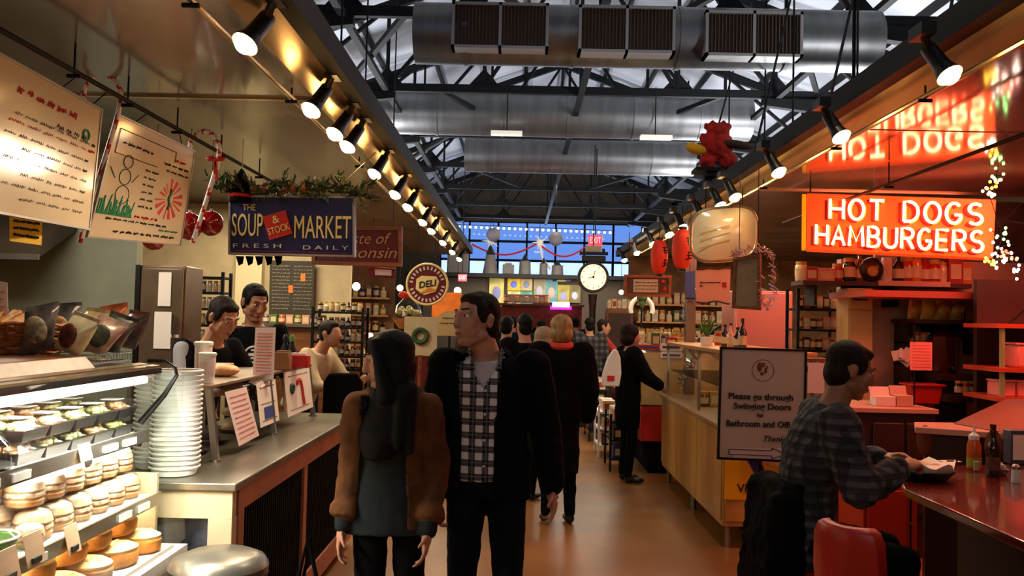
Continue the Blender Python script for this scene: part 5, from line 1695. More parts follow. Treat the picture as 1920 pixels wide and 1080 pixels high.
part('worktop', MB(topM).bx(xa - .3, xb + .1, 6.1, 6.75, 1.02, 1.055), t, .004); part('cabinet', MB(cabM).bx(xa - .28, xb + .08, 6.13, 6.73, 0, 1.02), t)
part('door_panel', MB(cabM).bx(xa + .0, xa + .22, 6.11, 6.128, .3, .95), t, .006)
part('door_panel', MB(cabM).bx(xa + .24, xb + .06, 6.11, 6.128, .3, .95), t, .006)
hm = mat('reddish steel hood', (92, 58, 50), .4, me=.4)
t = T('griddle_cover', 'large sloping steel griddle cover on the inner grill counter', 'griddle cover', (3.3, 5.0, 1.06))
part('sloping_cover', MB(hm).loft([[V(p_) for p_ in ((2.72, 4.66, 1.056), (3.66, 4.64, 1.056), (3.66, 5.3, 1.056), (2.62, 5.2, 1.056))], [V(p_) for p_ in ((2.98, 4.85, 1.22), (3.6, 4.85, 1.22), (3.6, 5.2, 1.22), (2.9, 5.12, 1.22))]]), t, .01)
part('cover_handle', MB(chrome).tube([(3.1, 4.84, 1.20), (3.1, 4.80, 1.22), (3.4, 4.80, 1.22), (3.4, 4.84, 1.20)], .008, 6), t)
# boxes on the back counter
for i, (px, w_, h_, mm, lb) in enumerate(((1655, .14, .07, pinkP, 'open pale food box on the low counter, nearest the man'), (1690, .12, .08, topM, 'salmon carton beside the pale food box'), (1672, .08, .12, blackM, 'small black canister between the two boxes'))):
    x = at(px, 740, 6.3).x; t = T('food_box' if i < 2 else 'canister', lb, 'box' if i < 2 else 'canister', (x, 6.3 + .12 * (i == 2), 1.056))
    if i < 2:
        part('carton', MB(mm).box((x, 6.3, 1.056 + h_ / 2), (w_, .12, h_)), t, .003); part('lid', MB(mm).box((x, 6.36, 1.056 + h_ + .03), (w_, .008, .07), rx=-.4), t)
    else:
        part('canister_body', MB(mm).cyl((x, 6.42, 1.056), (x, 6.42, 1.16), .035), t); part('lid', MB(chrome).cyl((x, 6.42, 1.16), (x, 6.42, 1.175), .037), t)
# pink wall panels
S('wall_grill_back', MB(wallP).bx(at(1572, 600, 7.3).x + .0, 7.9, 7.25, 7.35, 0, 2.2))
S('wall_grill_upper', MB(glossD).bx(at(1640, 540, 7.3).x, 7.9, 7.30, 7.34, 2.2, 2.72))
# orange corner column and grey column
xa = at(1832, 640, 6.6).x
S('column_orange', MB(mat('salmon corner post', (206, 104, 70), .5)).bx(xa, xa + .05, 6.55, 6.6, 0, 1.86), .003)
S('column_grey', MB(mat('grey green column', (120, 108, 88), .5)).bx(xa + .055, at(1884, 640, 6.5).x, 6.5, 6.6, 0, 1.86), .004)
S('beam_soffit', MB(mat('reddish soffit', (170, 70, 50), .5)).bx(xa - .9, xa + 2, 6.5, 7.25, 1.86, 1.91))
# shelf with chips in the corner
xa, xb = at(1700, 600, 6.95).x, at(1828, 600, 6.95).x
z = at(1760, 600, 6.95).z
t = T('chip_shelf', 'small wooden wall shelf with chip bags in the pink corner', 'shelf', ((xa + xb) / 2, 7, z))
part('board', MB(cabM).bx(xa, xb, 6.8, 7.245, z - .03, z), t); part('bracket', MB(cabM).bx(xa + .05, xa + .07, 6.95, 7.245, z - .15, z - .03), t); part('bracket', MB(cabM).bx(xb - .07, xb - .05, 6.95, 7.245, z - .15, z - .03), t)
for i, (u_, cc, nm) in enumerate(((.14, (200, 110, 50), 'orange'), (.34, (230, 180, 60), 'yellow orange'), (.55, (190, 40, 30), 'red'), (.75, (110, 30, 26), 'dark red'))):
    x = xa + (xb - xa) * u_; mm = mat(nm + ' snack foil', cc, .3, nv=.4, ns=18, col2=(240, 200, 90))
    t = T('snack_bag', nm + ' snack bag standing on the corner wall shelf', 'chip bag', (x, 7.0, z), .3 - .2 * i, 'snack bags on the corner shelf')
    rg = []
    for k in range(7):
        q_ = k / 6; th = .03 * math.sin(PI * q_) ** .6 + .002; rg.append([V((.06 * math.cos(a) + q_ * .02, th * math.sin(a), .003 + q_ * .155)) for a in [j * PI / 7 for j in range(14)]])
    lpart('bag', MB(mm).loft(rg), t); lpart('crimped_seal', MB(mm).box((.02, 0, .163), (.12, .003, .014)), t)
place('box', 'dark', (xb - .09, 7.05, z + .001), 'dark carton at the end of the corner wall shelf', 'cartons in the grill corner', .05, .08)
# coffee machine
x0_, x1_ = at(1752, 660, 6.9).x, at(1796, 660, 6.9).x; zb = at(1775, 700, 6.9).z; zt_ = at(1775, 622, 6.9).z
part_x = 0
t = T('coffee_urn', 'dark round coffee urn standing under the corner shelf', 'coffee urn', ((x0_ + x1_) / 2, 6.95, 1.2)); um = mat('dark red steel', (80, 40, 36), .25, me=.7)
c = V(((x0_ + x1_) / 2, 6.95, 0)); rr = (x1_ - x0_) / 2 * 1.25
part('urn_body', MB(um).lathe([(rr * .95, zb), (rr, zb + .02), (rr, zt_ - .04), (rr * .6, zt_), (0, zt_ + .01)], c, 24), t); part('tap', MB(chrome).cyl(c + V((0, -rr, zb + .05)), c + V((0, -rr - .05, zb + .05)), .01), t)
part('stand', MB(cabM).bx(c.x - .13, c.x + .16, 6.75, 7.2, zb - .05, zb), t); part('stand_leg', MB(cabM).bx(c.x - .11, c.x + .14, 6.85, 7.15, 0, zb - .05), t)
# pink sign card, papers, telephone, white cloth
q = [at(1706, 641, 6.4), at(1748, 642, 6.4), at(1748, 695, 6.4), at(1706, 694, 6.4)]
pk = mat('rose card', (236, 138, 128), .6)
s_ = sheet(q, 'rose pink printed card hung in front of the dark shelves in the grill corner', pk, 8, inkR)
part('hanger', MB(steelD).cyl(s_[1](.2, 0), s_[1](.2, 0) + V((0, 0, .13)), .006).cyl(s_[1](.2, 1), (s_[1](.2, 1).x, 6.4, 1.056), .006), s_[0])
q = [at(1724, 612, 6.8), at(1734, 612, 6.8), at(1734, 622, 6.8), at(1724, 622, 6.8)]
c = at(1817, 645, 7.15)
t = T('wall_phone', 'dark blue wall telephone beside the orange corner post', 'telephone', c); part('phone_body', MB(mat('dark blue plastic', (30, 32, 70), .4)).box(c, (.09, .05, .17)), t, .008); part('handset', MB(mat('dark blue plastic', (30, 32, 70), .4)).rc(c + V((-.02, -.04, -.06)), c + V((-.02, -.04, .06)), .014), t)
c = at(1692, 665, 6.95)
t = T('paper_bundle', 'bunch of pale crumpled paper bags hanging left of the rose card', 'paper bags', c)
pb = MB(pinkP); rn = random.Random(2)
for i in range(7): pb.box(c + V((rn.uniform(-.05, .05), rn.uniform(-.03, .03), rn.uniform(-.05, .05))), (.09, .02, .08), rz=rn.uniform(-1, 1), ry=rn.uniform(-1, 1))
part('bags', pb, t); part('hook', MB(chrome).cyl(c, c + V((0, .28, .05)), .005), t)
t = T('dark_shelf_unit', 'dark open shelf unit standing behind the rose card', 'shelf unit', at(1735, 640, 7.1))
xa, xb = at(1690, 650, 7.1).x, at(1745, 650, 7.1).x
for z in (1.32, 1.5, 1.68): part('shelf', MB(blackM).bx(xa, xb, 6.98, 7.24, z, z + .015), t)
for x in (xa, xb - .015): part('side_panel', MB(blackM).bx(x, x + .015, 6.98, 7.24, 1.056, 1.7), t)
shelfrow(7.05, xa + .03, xb - .02, 1.336, 4, ['jar', 'box'], ['red', 'pink', 'dark'], 'the lower dark shelf behind the rose card', 'goods on the dark shelf unit', .025, .09, 55)
shelfrow(7.05, xa + .03, xb - .02, 1.516, 4, ['box', 'jar'], ['red', 'pink', 'orange'], 'the upper dark shelf behind the rose card', 'goods on the dark shelf unit', .025, .08, 56)
# orange-red box below the rose card
c = at(1735, 728, 6.5); t = T('red_food_bin', 'red plastic food bin standing on the low counter under the rose card', 'bin', (c.x, 6.55, 1.056))
part('bin_body', MB(red).loft([[V((c.x + a * s_, 6.55 + b * s_ * .7, z)) for a, b in ((-1, -1), (1, -1), (1, 1), (-1, 1))] for s_, z in ((.1, 1.056), (.12, 1.2))]), t, .01); part('bin_rim', MB(red).box((c.x, 6.55, 1.2), (.27, .2, .015)), t, .004)
for i, (px, kk) in enumerate(((1800, 'dark'), (1812, 'red'), (1824, 'dark'))):
    x = at(px, 735, 6.6).x; place('jar', kk, (x, 6.62, 1.12), '%s lidded jar on the ledge below the telephone, %s of three' % (kk, ORD[i]), 'jars below the telephone', .03, .11)
S('beam_ledge', MB(cabM).bx(at(1775, 735, 6.6).x, at(1835, 735, 6.6).x, 6.56, 6.8, 1.07, 1.12))
# right shelving with pink boxes
xa = at(1870, 600, 5.9).x
t = T('wall_shelving', 'open shelving with orange edged boards at the far edge of the grill', 'shelf unit', (xa + .6, 6.1, 0))
zz = [at(1890, 607, 5.9).z, at(1890, 690, 5.9).z, at(1890, 745, 5.9).z]
orr = mat('orange shelf board', (196, 74, 40), .45)
for z in zz: part('shelf', MB(orr).bx(xa, xa + 1.4, 5.9, 6.35, z - .03, z), t)
part('side_tube', MB(mat('pale green tube', (150, 160, 110), .4)).cyl((xa + .05, 5.93, zz[2]), (xa + .05, 5.93, zz[0] - .03), .018), t)
part('side_panel', MB(cabM).bx(xa + .1, xa + 1.3, 6.35, 6.4, 0, 2.0), t)
part('slanted_bracket', MB(steelD).beam((xa + .1, 5.95, zz[0]), (xa + .35, 5.95, zz[0] + .22), .02, .01), t)
for i in range(4):
    x = xa + .1 + i * .125; t = T('stacked_container', 'salmon pink plastic container, %s in the row on the lowest orange shelf' % ORD[i], 'container', (x, 6.0, zz[2]), 0, 'pink containers on the orange shelves')
    part('container_body', MB(pk).box((x, 6.03, zz[2] + .05), (.115, .16, .10)), t, .01); part('lid', MB(pk).box((x, 6.03, zz[2] + .108), (.12, .165, .012)), t)
t = T('stacked_container', 'tall salmon pink container alone on the middle orange shelf', 'container', (xa + .22, 6, zz[1]), 0, 'pink containers on the orange shelves')
part('container_body', MB(pk).box((xa + .27, 6.0, zz[1] + .08), (.26, .16, .16)), t, .02); part('lid', MB(pk).box((xa + .27, 6.0, zz[1] + .168), (.27, .17, .012)), t)

# top shelf under the neon sign, with jars and bags
xa, xb = at(1486, 533, 7.25).x, at(1832, 530, 6.9).x
z = at(1700, 530, 7.0).z
t = T('top_shelf', 'long high shelf with a pale front edge below the neon sign', 'shelf', ((xa + xb) / 2, 7.0, z))
part('board', MB(cabM).bx(xa, xb, 6.98, 7.29, z - .035, z), t); part('pale_edge', MB(topM).bx(at(1645, 530, 7).x, at(1778, 530, 7).x, 6.965, 6.98, z - .03, z + .012), t)
for x in (xa + .1, xa + .75, xb - .6): part('bracket', MB(steelD).bx(x, x + .02, 7.0, 7.24, z - .2, z - .035), t)
its = [(1502, 'jar', 'cream', .05, .16), (1520, 'box', 'red', .05, .12), (1546, 'box', 'pink', .07, .11), (1570, 'jar', 'red', .045, .15), (1592, 'jar', 'dark', .05, .2), (1612, 'bottle', 'amber', .04, .24), (1662, 'box', 'white', .035, .21), (1684, 'bottle', 'dark', .045, .26),
       (1700, 'jar', 'red', .05, .22), (1716, 'jar', 'orange', .05, .24), (1733, 'bottle', 'red', .045, .26), (1750, 'jar', 'red', .055, .2), (1766, 'jar', 'cream', .04, .18), (1788, 'box', 'red', .06, .22), (1810, 'box', 'orange', .045, .18)]
for i, (px, kd, ky, rr, hh) in enumerate(its):
    x = at(px, 520, 7.12).x
    place(kd, ky, (x, 7.12, z + .001), '%s %s on the high shelf, %s counted from the pink fridge' % (ky, {'jar': 'jar', 'box': 'carton', 'bottle': 'bottle'}[kd], ORD[i]), 'goods on the high shelf under the neon sign', rr, hh)
c = at(1634, 505, 7.08); c.z = z
t = T('round_gold_bag', 'round dark bag with a golden patch standing on the high shelf', 'bag', c)
part('bag_body', MB(mat('dark glossy bag', (50, 30, 22), .3)).ell(c + V((0, 0, .105)), (.1, .06, .104)), t); part('golden_patch', MB(CMm['gold']).ell(c + V((-.01, -.055, .09)), (.045, .012, .045)), t)

# wire rack with boxes
xa, xb = at(1489, 600, 7.5).x, at(1571, 600, 7.5).x
zs2 = [1.25, 1.42, 1.6, 1.78]
rack('wire_rack', 'dark wire rack with cartons and jars beside the cream locker', 'rack', xa, xb, 7.4, 7.7, zs2, steelD, 1.95)
for k, z in enumerate(zs2):
    shelfrow(7.5, xa + .02, xb - .02, z + .001, 6, ['jar', 'box', 'jar'], ['red', 'dark', 'dark', 'amber', 'cream', 'pink'], 'the %s level of the wire rack' % ORD[k], 'goods on the %s level of the wire rack' % ORD[k], .03, .11, 400 + k)
xa, xb = at(1573, 600, 7.2).x, at(1618, 600, 7.2).x
t = T('cream_locker', 'tall narrow cream locker behind the seated man', 'locker', ((xa + xb) / 2, 7.1, 0)); cm = mat('cream locker paint', (198, 168, 112), .45)
part('cabinet', MB(cm).bx(xa, xb, 7.0, 7.24, 0, at(1600, 540, 7).z), t, .004)
part('door', MB(cm).bx(xa + .01, xb - .01, 6.985, 6.998, .05, at(1600, 582, 7).z), t, .003); part('door', MB(cm).bx(xa + .01, xb - .01, 6.985, 6.998, at(1600, 580, 7).z, at(1600, 545, 7).z), t, .003)
part('handle', MB(steelD).bx(xa + .03, xb - .05, 6.97, 6.985, at(1600, 563, 7).z, at(1600, 561, 7).z), t)
# pink fridge panel
xa, xb = at(1378, 600, 9.0).x, at(1486, 600, 9.0).x
t = T('pink_lit_fridge', 'stainless fridge lit pink by the neon, standing behind the display case', 'fridge', ((xa + xb) / 2, 8, 0)); pf = mat('stainless tinted by neon light', (216, 140, 128), .28, me=.35)  # pink neon light on the steel is put into its colour
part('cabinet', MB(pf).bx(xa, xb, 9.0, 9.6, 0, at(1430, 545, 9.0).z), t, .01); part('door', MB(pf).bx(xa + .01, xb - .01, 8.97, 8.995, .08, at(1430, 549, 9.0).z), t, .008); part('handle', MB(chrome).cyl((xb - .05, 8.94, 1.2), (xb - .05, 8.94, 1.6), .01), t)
q = [at(1515, 680, 5.9), at(1546, 681, 5.9), at(1546, 738, 5.9), at(1514, 737, 5.9)]
t = sheet(q, 'plain white sheet posted behind the seated man, beside the floor sign', pinkP, 0)[0]
t2 = rack('small_shelf', 'low wooden stand with a red edge behind the floor sign', 'stand', at(1500, 680, 6.0).x, at(1560, 680, 6.0).x, 5.95, 6.2, [at(1530, 672, 6.0).z], woodM)

# ================= yellow maple display case
x0_, x1_ = 1.5, 2.2; ya, yb = 6.25, 8.85; zt_ = .86
o = T('maple_case', 'yellow maple display case on steel legs with a glass top section', 'display case', (1.95, 7.5, 0))
part('cabinet', MB(maple).bx(x0_, x1_, ya, yb, .16, zt_), o, .006)
for k in range(3):
    y = ya + .02 + k * .87; part('front_panel', MB(maple).bx(x0_ - .012, x0_, y, y + .84, .2, zt_ - .02), o, .004)
part('end_panel_lower', MB(maple).bx(x0_ + .02, x1_ - .02, ya - .012, ya, .2, .36), o, .003)
part('worktop', MB(mat('beige case ledge', (170, 130, 96), .35)).bx(x0_ - .03, x1_, ya - .02, yb, zt_, zt_ + .03), o, .004)
for x in (x0_ + .06, x1_ - .1):
    for y in (ya + .06, (ya + yb) / 2, yb - .06): part('leg', MB(steel).cyl((x, y, 0), (x, y, .16), .025), o)
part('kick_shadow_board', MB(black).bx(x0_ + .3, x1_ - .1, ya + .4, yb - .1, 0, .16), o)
zz = 1.40
for (x, y) in ((x0_ + .04, ya + .03), (x0_ + .04, 7.3), (x0_ + .04, yb - .03), (x1_ - .05, ya + .03), (x1_ - .05, yb - .03)): part('corner_post', MB(steel).bx(x - .012, x + .012, y - .012, y + .012, zt_ + .03, zz), o)
part('case_roof', MB(maple).bx(x0_ + .02, x1_ - .02, ya + .01, yb, zz, zz + .03), o, .004)
part('glass_front', MB(glass).bx(x0_ + .036, x0_ + .042, ya + .04, yb - .04, zt_ + .03, zz), o)
part('glass_end', MB(glass).bx(x0_ + .05, x1_ - .06, ya + .02, ya + .026, zt_ + .03, zz), o)
part('glass_shelf', MB(glassD).bx(x0_ + .06, x1_ - .08, ya + .06, yb - .06, 1.14, 1.15), o)
ye = mat('yellow advert panel', (236, 176, 24), .4)
ad = T('advert_panel', 'yellow hot dog advert panel on the near end of the maple case', 'advert', (1.95, ya - .02, .36))
part('panel', MB(ye).bx(x0_ + .01, x1_ - .03, ya - .022, ya - .013, .36, .85), ad)
hd = MB(bunM); hd.rc((1.66, ya - .03, .72), (2.02, ya - .03, .60), .05, .05); part('bun_picture', hd, ad)
hd = MB(redB); hd.rc((1.62, ya - .06, .74), (2.05, ya - .06, .62), .028, .028); part('sausage_picture', hd, ad)
hd = MB(mat('blue wing', (40, 40, 110), .5)); hd.slab([(1.66, ya - .026, .66), (1.74, ya - .026, .52), (1.8, ya - .026, .56), (1.76, ya - .026, .66)], (0, .004, 0)); part('dark_picture_patch', hd, ad)
tm = MB(tx); tm.text('Vienna', .085, (1.60, ya - .024, .44), (1, 0, 0), (0, 0, 1), tx, al='LEFT', bold=.001); part('lettering', tm, ad, ang=0)
shelfrow(6.6, 1.62, 2.12, .892, 5, ['box', 'jar'], ['orange', 'gold', 'amber', 'cream'], 'the floor of the maple case', 'goods inside the maple case', .05, .12, 500, .1)
shelfrow(7.6, 1.6, 2.12, .892, 5, ['jar', 'box'], ['orange', 'gold', 'amber', 'cream'], 'the far floor of the maple case', 'goods inside the maple case', .05, .13, 501, .2)
shelfrow(6.7, 1.62, 2.12, 1.151, 5, ['box', 'jar'], ['orange', 'gold', 'pink', 'cream'], 'the glass shelf of the maple case', 'goods on the glass shelf', .045, .1, 502, .1)
light('maple_case_glow', 'AREA', (1.85, 7.4, 1.36), 9, (1, .75, .5), (.4, 1.8), (1.85, 7.4, 0))
# bottles and plant on top
for i, (px, d, ky, hh, rr) in enumerate(((1359, 7.3, 'dark', .19, .035), (1370, 7.0, 'pink', .2, .03), (1383, 6.9, 'dark', .17, .035), (1392, 6.6, 'dark', .24, .034), (1347, 7.9, 'red', .13, .04))):
    p_ = at(px, 640, d); place('bottle' if ky != 'red' else 'jar', ky, (p_.x, d, 1.432), '%s %s on the maple case roof, %s from the plant' % (ky, 'bottle' if ky != 'red' else 'jar', ORD[(1, 2, 3, 4, 0)[i]]), 'bottles on the maple case', rr, hh)
c = at(1325, 640, 7.7); c.z = 1.432
t = T('potted_plant', 'green leafy potted plant on top of the maple case', 'potted plant', c)
part('pot', MB(white).lathe([(.05, 0), (.06, .07), (.062, .075)], c, 16), t)
lf = MB(greenB); rn = random.Random(12)
for i in range(46):
    a = rn.uniform(0, 6.28); L = rn.uniform(.12, .26); tilt = rn.uniform(.1, .75); d = V((math.cos(a) * math.sin(tilt), math.sin(a) * math.sin(tilt), math.cos(tilt))); s_ = V((-math.sin(a), math.cos(a), 0)) * .009
    b = c + V((0, 0, .07)); m_ = b + d * L * .6; e = b + d * L + V((0, 0, -L * .15))
    lf.add([b, m_ + s_, e, m_ - s_], [(0, 1, 2, 3)])
lo = part('foliage', lf, t)
c = at(1352, 638, 7.0)
q = None
# column with tinsel
xc = at(1292, 600, 8.0).x; xd = 1.47
c = V((at(1293, 640, 9.05).x, 9.05, 0))
t = T('tinsel_column', 'slim steel column wound with silver tinsel at the far end of the maple case', 'column', c)
part('column_shaft', MB(steel).bx(c.x - .05, c.x + .05, 9.0, 9.1, 0, 2.72), t, .004)
tn = MB(chrome); rn = random.Random(3)
for i in range(260):
    z = rn.uniform(.9, 2.15); a = z * 9 + rn.uniform(-.3, .3); b = c + V((math.cos(a) * .07, math.sin(a) * .07, z)); e = b + V((rn.uniform(-.06, .06), rn.uniform(-.06, .02), rn.uniform(-.05, .05)))
    w_ = V((.004, 0, .004)); tn.add([b - w_, b + w_, e + w_, e - w_], [(0, 1, 2, 3)])
part('tinsel', tn, t, ang=0)

# ================= hanging signs on the right
D = 7.0
c = (at(1296, 388, D) + at(1418, 490, D)) / 2; w_ = (at(1418, 440, D).x - at(1296, 440, D).x) / 2; h_ = .215
o = T('oval_sign', 'large glossy cream sign with rounded ends lit bright by the spotlights', 'sign', c)
shp = [(math.copysign(abs(math.cos(a)) ** .55, math.cos(a)) * w_, math.copysign(abs(math.sin(a)) ** .6, math.sin(a)) * h_) for a in [2 * PI * i / 40 for i in range(40)]]
def tl(x): return x * .10
part('sign_face', MB(mat('glossy cream acrylic', (236, 220, 176), .12, nv=.1, ns=2, coat=1)).loft([[c + V((x * s_, -.09 * (1 - s_ * s_) - .01, z * s_ + tl(x))) for x, z in shp] for s_ in (1, .97, .9, .75, .5, .25, .03)]), o)
part('rim', MB(trimM).tube([c + V((x, 0, z + tl(x))) for x, z in shp], .018, 8, closed=True), o)
part('sign_back', MB(greyF).loft([[c + V((x, .0, z + tl(x))) for x, z in shp], [c + V((x * .9, .08, z * .9 + tl(x))) for x, z in shp]]), o)
bnd = MB(mat('gold band', (190, 140, 50), .3, me=.5))
for zo in (.06, .0, -.06): bnd.beam(c + V((-w_ * .8, -.075, zo - .07)), c + V((w_ * .1, -.108, zo + .005)), .004, .008)
part('gold_bands', bnd, o)
hc = MB(steelD); 
for x in (-.15, .15): hc.cyl(c + V((x, 0, h_ * .9)), V((c.x + x, c.y, 2.75)), .004, n=5)
part('hanging_cable', hc, o)
light('oval_sign_lamp', 'SPOT', c + V((-.1, -.9, .35)), 10, (1, .85, .6), .04, c, spot_size=R(70), spot_blend=.6)
# lanterns
lanM = mat('red paper lantern', (226, 54, 22), .5, em=(255, 50, 15), es=.08)
for i, (px, py, hh, ww, d, lb) in enumerate(((1279, 467, 76, 38, 8.2, 'larger tall red paper lantern beside the oval sign'), (1236, 482, 66, 32, 9.4, 'smaller red paper lantern above the carved frame sign'))):
    c = at(px, py, d); H2 = hh / F * d / 2; R2 = ww / F * d / 2
    t = T('paper_lantern', lb, 'lantern', c)
    pr_ = [(R2 * (math.cos(a) ** .7 if math.cos(a) > .01 else .3) * (1 + .02 * (k % 2)), H2 * math.sin(a)) for k, a in enumerate([R(-80 + 10 * j) for j in range(17)])]
    part('shade', MB(lanM).lathe(pr_, c, 28), t)
    part('end_ring', MB(blackM).cyl(c + V((0, 0, H2)), c + V((0, 0, H2 + .02)), R2 * .45), t); part('end_ring', MB(blackM).cyl(c - V((0, 0, H2 + .02)), c - V((0, 0, H2)), R2 * .45), t)
    mk = MB(ink)
    for k in range(2):
        zc_ = H2 * (.35 - .7 * k); xx = R2 * .5
        for (ax, az, bx_, bz) in ((-.03, .03, .03, .03), (0, .04, 0, -.04), (-.03, 0, .03, 0), (-.03, -.04, .03, -.02)): mk.cyl(c + V((xx + ax, -R2 * .86, zc_ + az)), c + V((xx + bx_, -R2 * .86, zc_ + bz)), .006, n=5)
    part('brush_marks', mk, t); part('cord', MB(steelD).cyl(c + V((0, 0, H2)), (c.x, c.y, 2.75), .004, n=5), t)
# carved wood frame sign
D = 10
q = [at(1170, 515, D), at(1259, 516, D), at(1258, 557, D), at(1169, 556, D)]
o, f, n, r, u = board('framed_sign', q, .02, mat('brown picture ground', (120, 76, 50), .6, nv=.4, ns=9), 'oak framed picture sign with a pale centre panel hanging below the red lantern', 'sign', None, woodF, .035, .02)
p = MB(mat('pale parchment panel', (220, 196, 160), .6)); p.slab([f(.2, .2, .003), f(.72, .2, .003), f(.72, .8, .003), f(.2, .8, .003)], n * .004)
part('centre_panel', p, o)
p = MB(ink)
for i in range(3): squig(p, f, .24, .7, .35 + .15 * i, .05, ink, .003, 600 + i, 30, .009)
part('panel_print', p, o); p = MB(redB); p.ell(f(.82, .3, .01), (.03, .01, .02)); p.ell(f(.86, .65, .01), (.025, .01, .03)); part('red_flowers', p, o)
hc = MB(steelD)
for u_ in (.1, .9): hc.cyl(f(u_, 0, -.01), f(u_, 0, -.01) + V((0, 0, .5)), .004, n=5)
part('hanging_cable', hc, o)
# pink hanging banner
D = 7.6
q = [at(1305, 504, D), at(1370, 502, D), at(1368, 568, D), at(1306, 566, D)]
o, f, n, r, u = board('pink_banner', q, .01, mat('pink lit banner', (244, 160, 140), .5), 'pink banner with a wavy dark border and small red square behind the framed board', 'banner')
p = MB(cabM); p.tube([f(k / 10, .015 * math.sin(k * 1.3), .004) for k in range(11)], .008, 5); p.tube([f(k / 10, 1 + .03 * math.sin(k * .8), .004) for k in range(11)], .008, 5); part('wavy_border', p, o)
p = MB(redB); p.box(f(.82, .48, .006), (.04, .004, .04)); part('red_square', p, o); p = MB(ink); squig(p, f, .1, .7, .42, .03, ink, .003, 77, 30); squig(p, f, .1, .2, .52, .03, ink, .003, 78, 30); part('print', p, o)
hc = MB(steelD); hc.cyl(f(.1, 0), f(.1, 0) + V((0, 0, .62)), .003, n=5).cyl(f(.9, 0), f(.9, 0) + V((0, 0, .62)), .003, n=5); part('hanging_cable', hc, o)
p = MB(mat('blue poster', (70, 90, 150), .5)); q = [at(1284, 510, 8.2), at(1303, 508, 8.2), at(1303, 560, 8.2), at(1286, 560, 8.2)]
o2 = board('blue_banner', q, .01, p.dm, 'narrow blue banner hanging beside the tinsel column', 'banner')
part('hanging_cable', MB(steelD).cyl(o2[1](.5, 0), o2[1](.5, 0) + V((0, 0, .58)), .003, n=5), o2[0]); part('banner_hem', MB(steelD).cyl(o2[1](0, 1), o2[1](1, 1), .006), o2[0])
# framed board with garland
D = 6.3
q = [at(1376, 484, D), at(1426, 476, D - .1), at(1426, 582, D - .1), at(1373, 578, D)]
o, f, n, r, u = board('framed_board', q, .03, mat('olive framed print', (120, 110, 80), .4, nv=.35, ns=10, col2=(150, 130, 104)), 'brown framed olive print ringed by a tinsel garland above the maple case', 'framed print', None, woodM, .022, .012)
tn = MB(mat('pink silver tinsel', (226, 190, 180), .25, me=.6)); rn = random.Random(9)
loop = [(0, .0), (.1, -.08), (.5, -.12), (1.1, -.1), (1.4, .05), (1.5, .35), (1.48, .7), (1.25, .95), (1.02, .8), (1.0, .3), (-.08, .3), (-.12, .8)]
for (a0, b0), (a1, b1) in zip(loop[:9], loop[1:10]):
    for k in range(26):
        t_ = k / 26; p_ = f(a0 + (a1 - a0) * t_, b0 + (b1 - b0) * t_, rn.uniform(-.02, .02)); e = p_ + V((rn.uniform(-.04, .04), rn.uniform(-.03, .03), rn.uniform(-.04, .04))); w_ = V((.003, 0, .003))
        tn.add([p_ - w_, p_ + w_, e + w_, e - w_], [(0, 1, 2, 3)])
cab = MB(steelD); cab.cyl(f(.2, 0), f(.2, 0) + V((0, 0, .62)), .003, n=5).cyl(f(.9, 0), f(.9, 0) + V((0, 0, .62)), .003, n=5)
part('hanging_cable', cab, o)
ob = one('tinsel_garland', tn, 'pinkish silver tinsel garland looped round the olive framed print', 'garland', f(.5, 0), ang=0)

# red plush bird on the canopy beam
D = 8.0
c = at(1345, 278, D)
o = T('plush_bird', 'red feathered toy bird with a yellow beak perched on the grill canopy edge', 'toy bird', c)
pm = mat('red feather plush', (190, 26, 18), .9, nv=.3, ns=20)
bb = MB(pm); bb.ell(c + V((0, 0, .02)), (.15, .12, .15)); bb.ell(c + V((.0, 0, .14)), (.11, .1, .10)); bb.ell(c + V((-.09, -.02, -.13)), (.085, .07, .075)); bb.ell(c + V((.10, -.02, -.12)), (.09, .07, .085))
for k in range(5): bb.ell(c + V((-.1 + .05 * k, 0, .21 + .02 * (k % 2))), (.03, .03, .035))
bb.ell(c + V((-.12, 0, .08)), (.05, .05, .06))
meshpart('plush_body', smoothmesh(bb, .012, 2, disp=.03, ds=.05), None).location = (0, 0, 0)
pb_ = COL.objects[-1] if False else bpy.data.objects['plush_body']; pb_.data.transform(Matrix.Translation(-c)); pb_.parent = o
part('yellow_beak', MB(mat('yellow plush', (226, 170, 20), .8)).ell(c + V((-.2, -.03, -.02)), (.11, .05, .05), Rm=Matrix.Rotation(R(14), 3, 'Y')).ell(c + V((-.25, -.03, -.0)), (.05, .04, .045)), o)
part('dark_wing', MB(mat('dark plush wing', (60, 44, 30), .9)).ell(c + V((.16, -.09, .02)), (.16, .04, .04), Rm=Matrix.Rotation(R(8), 3, 'Y')), o)
part('perch', MB(steelD).bx(c.x - .22, 1.85, D - .12, D + .12, c.z - .235, c.z - .2).bx(c.x - .12, 1.9, D - .1, D + .1, c.z - .28, c.z - .235).bx(1.70, 1.8, D - .05, D + .05, 2.9, c.z - .25), o)

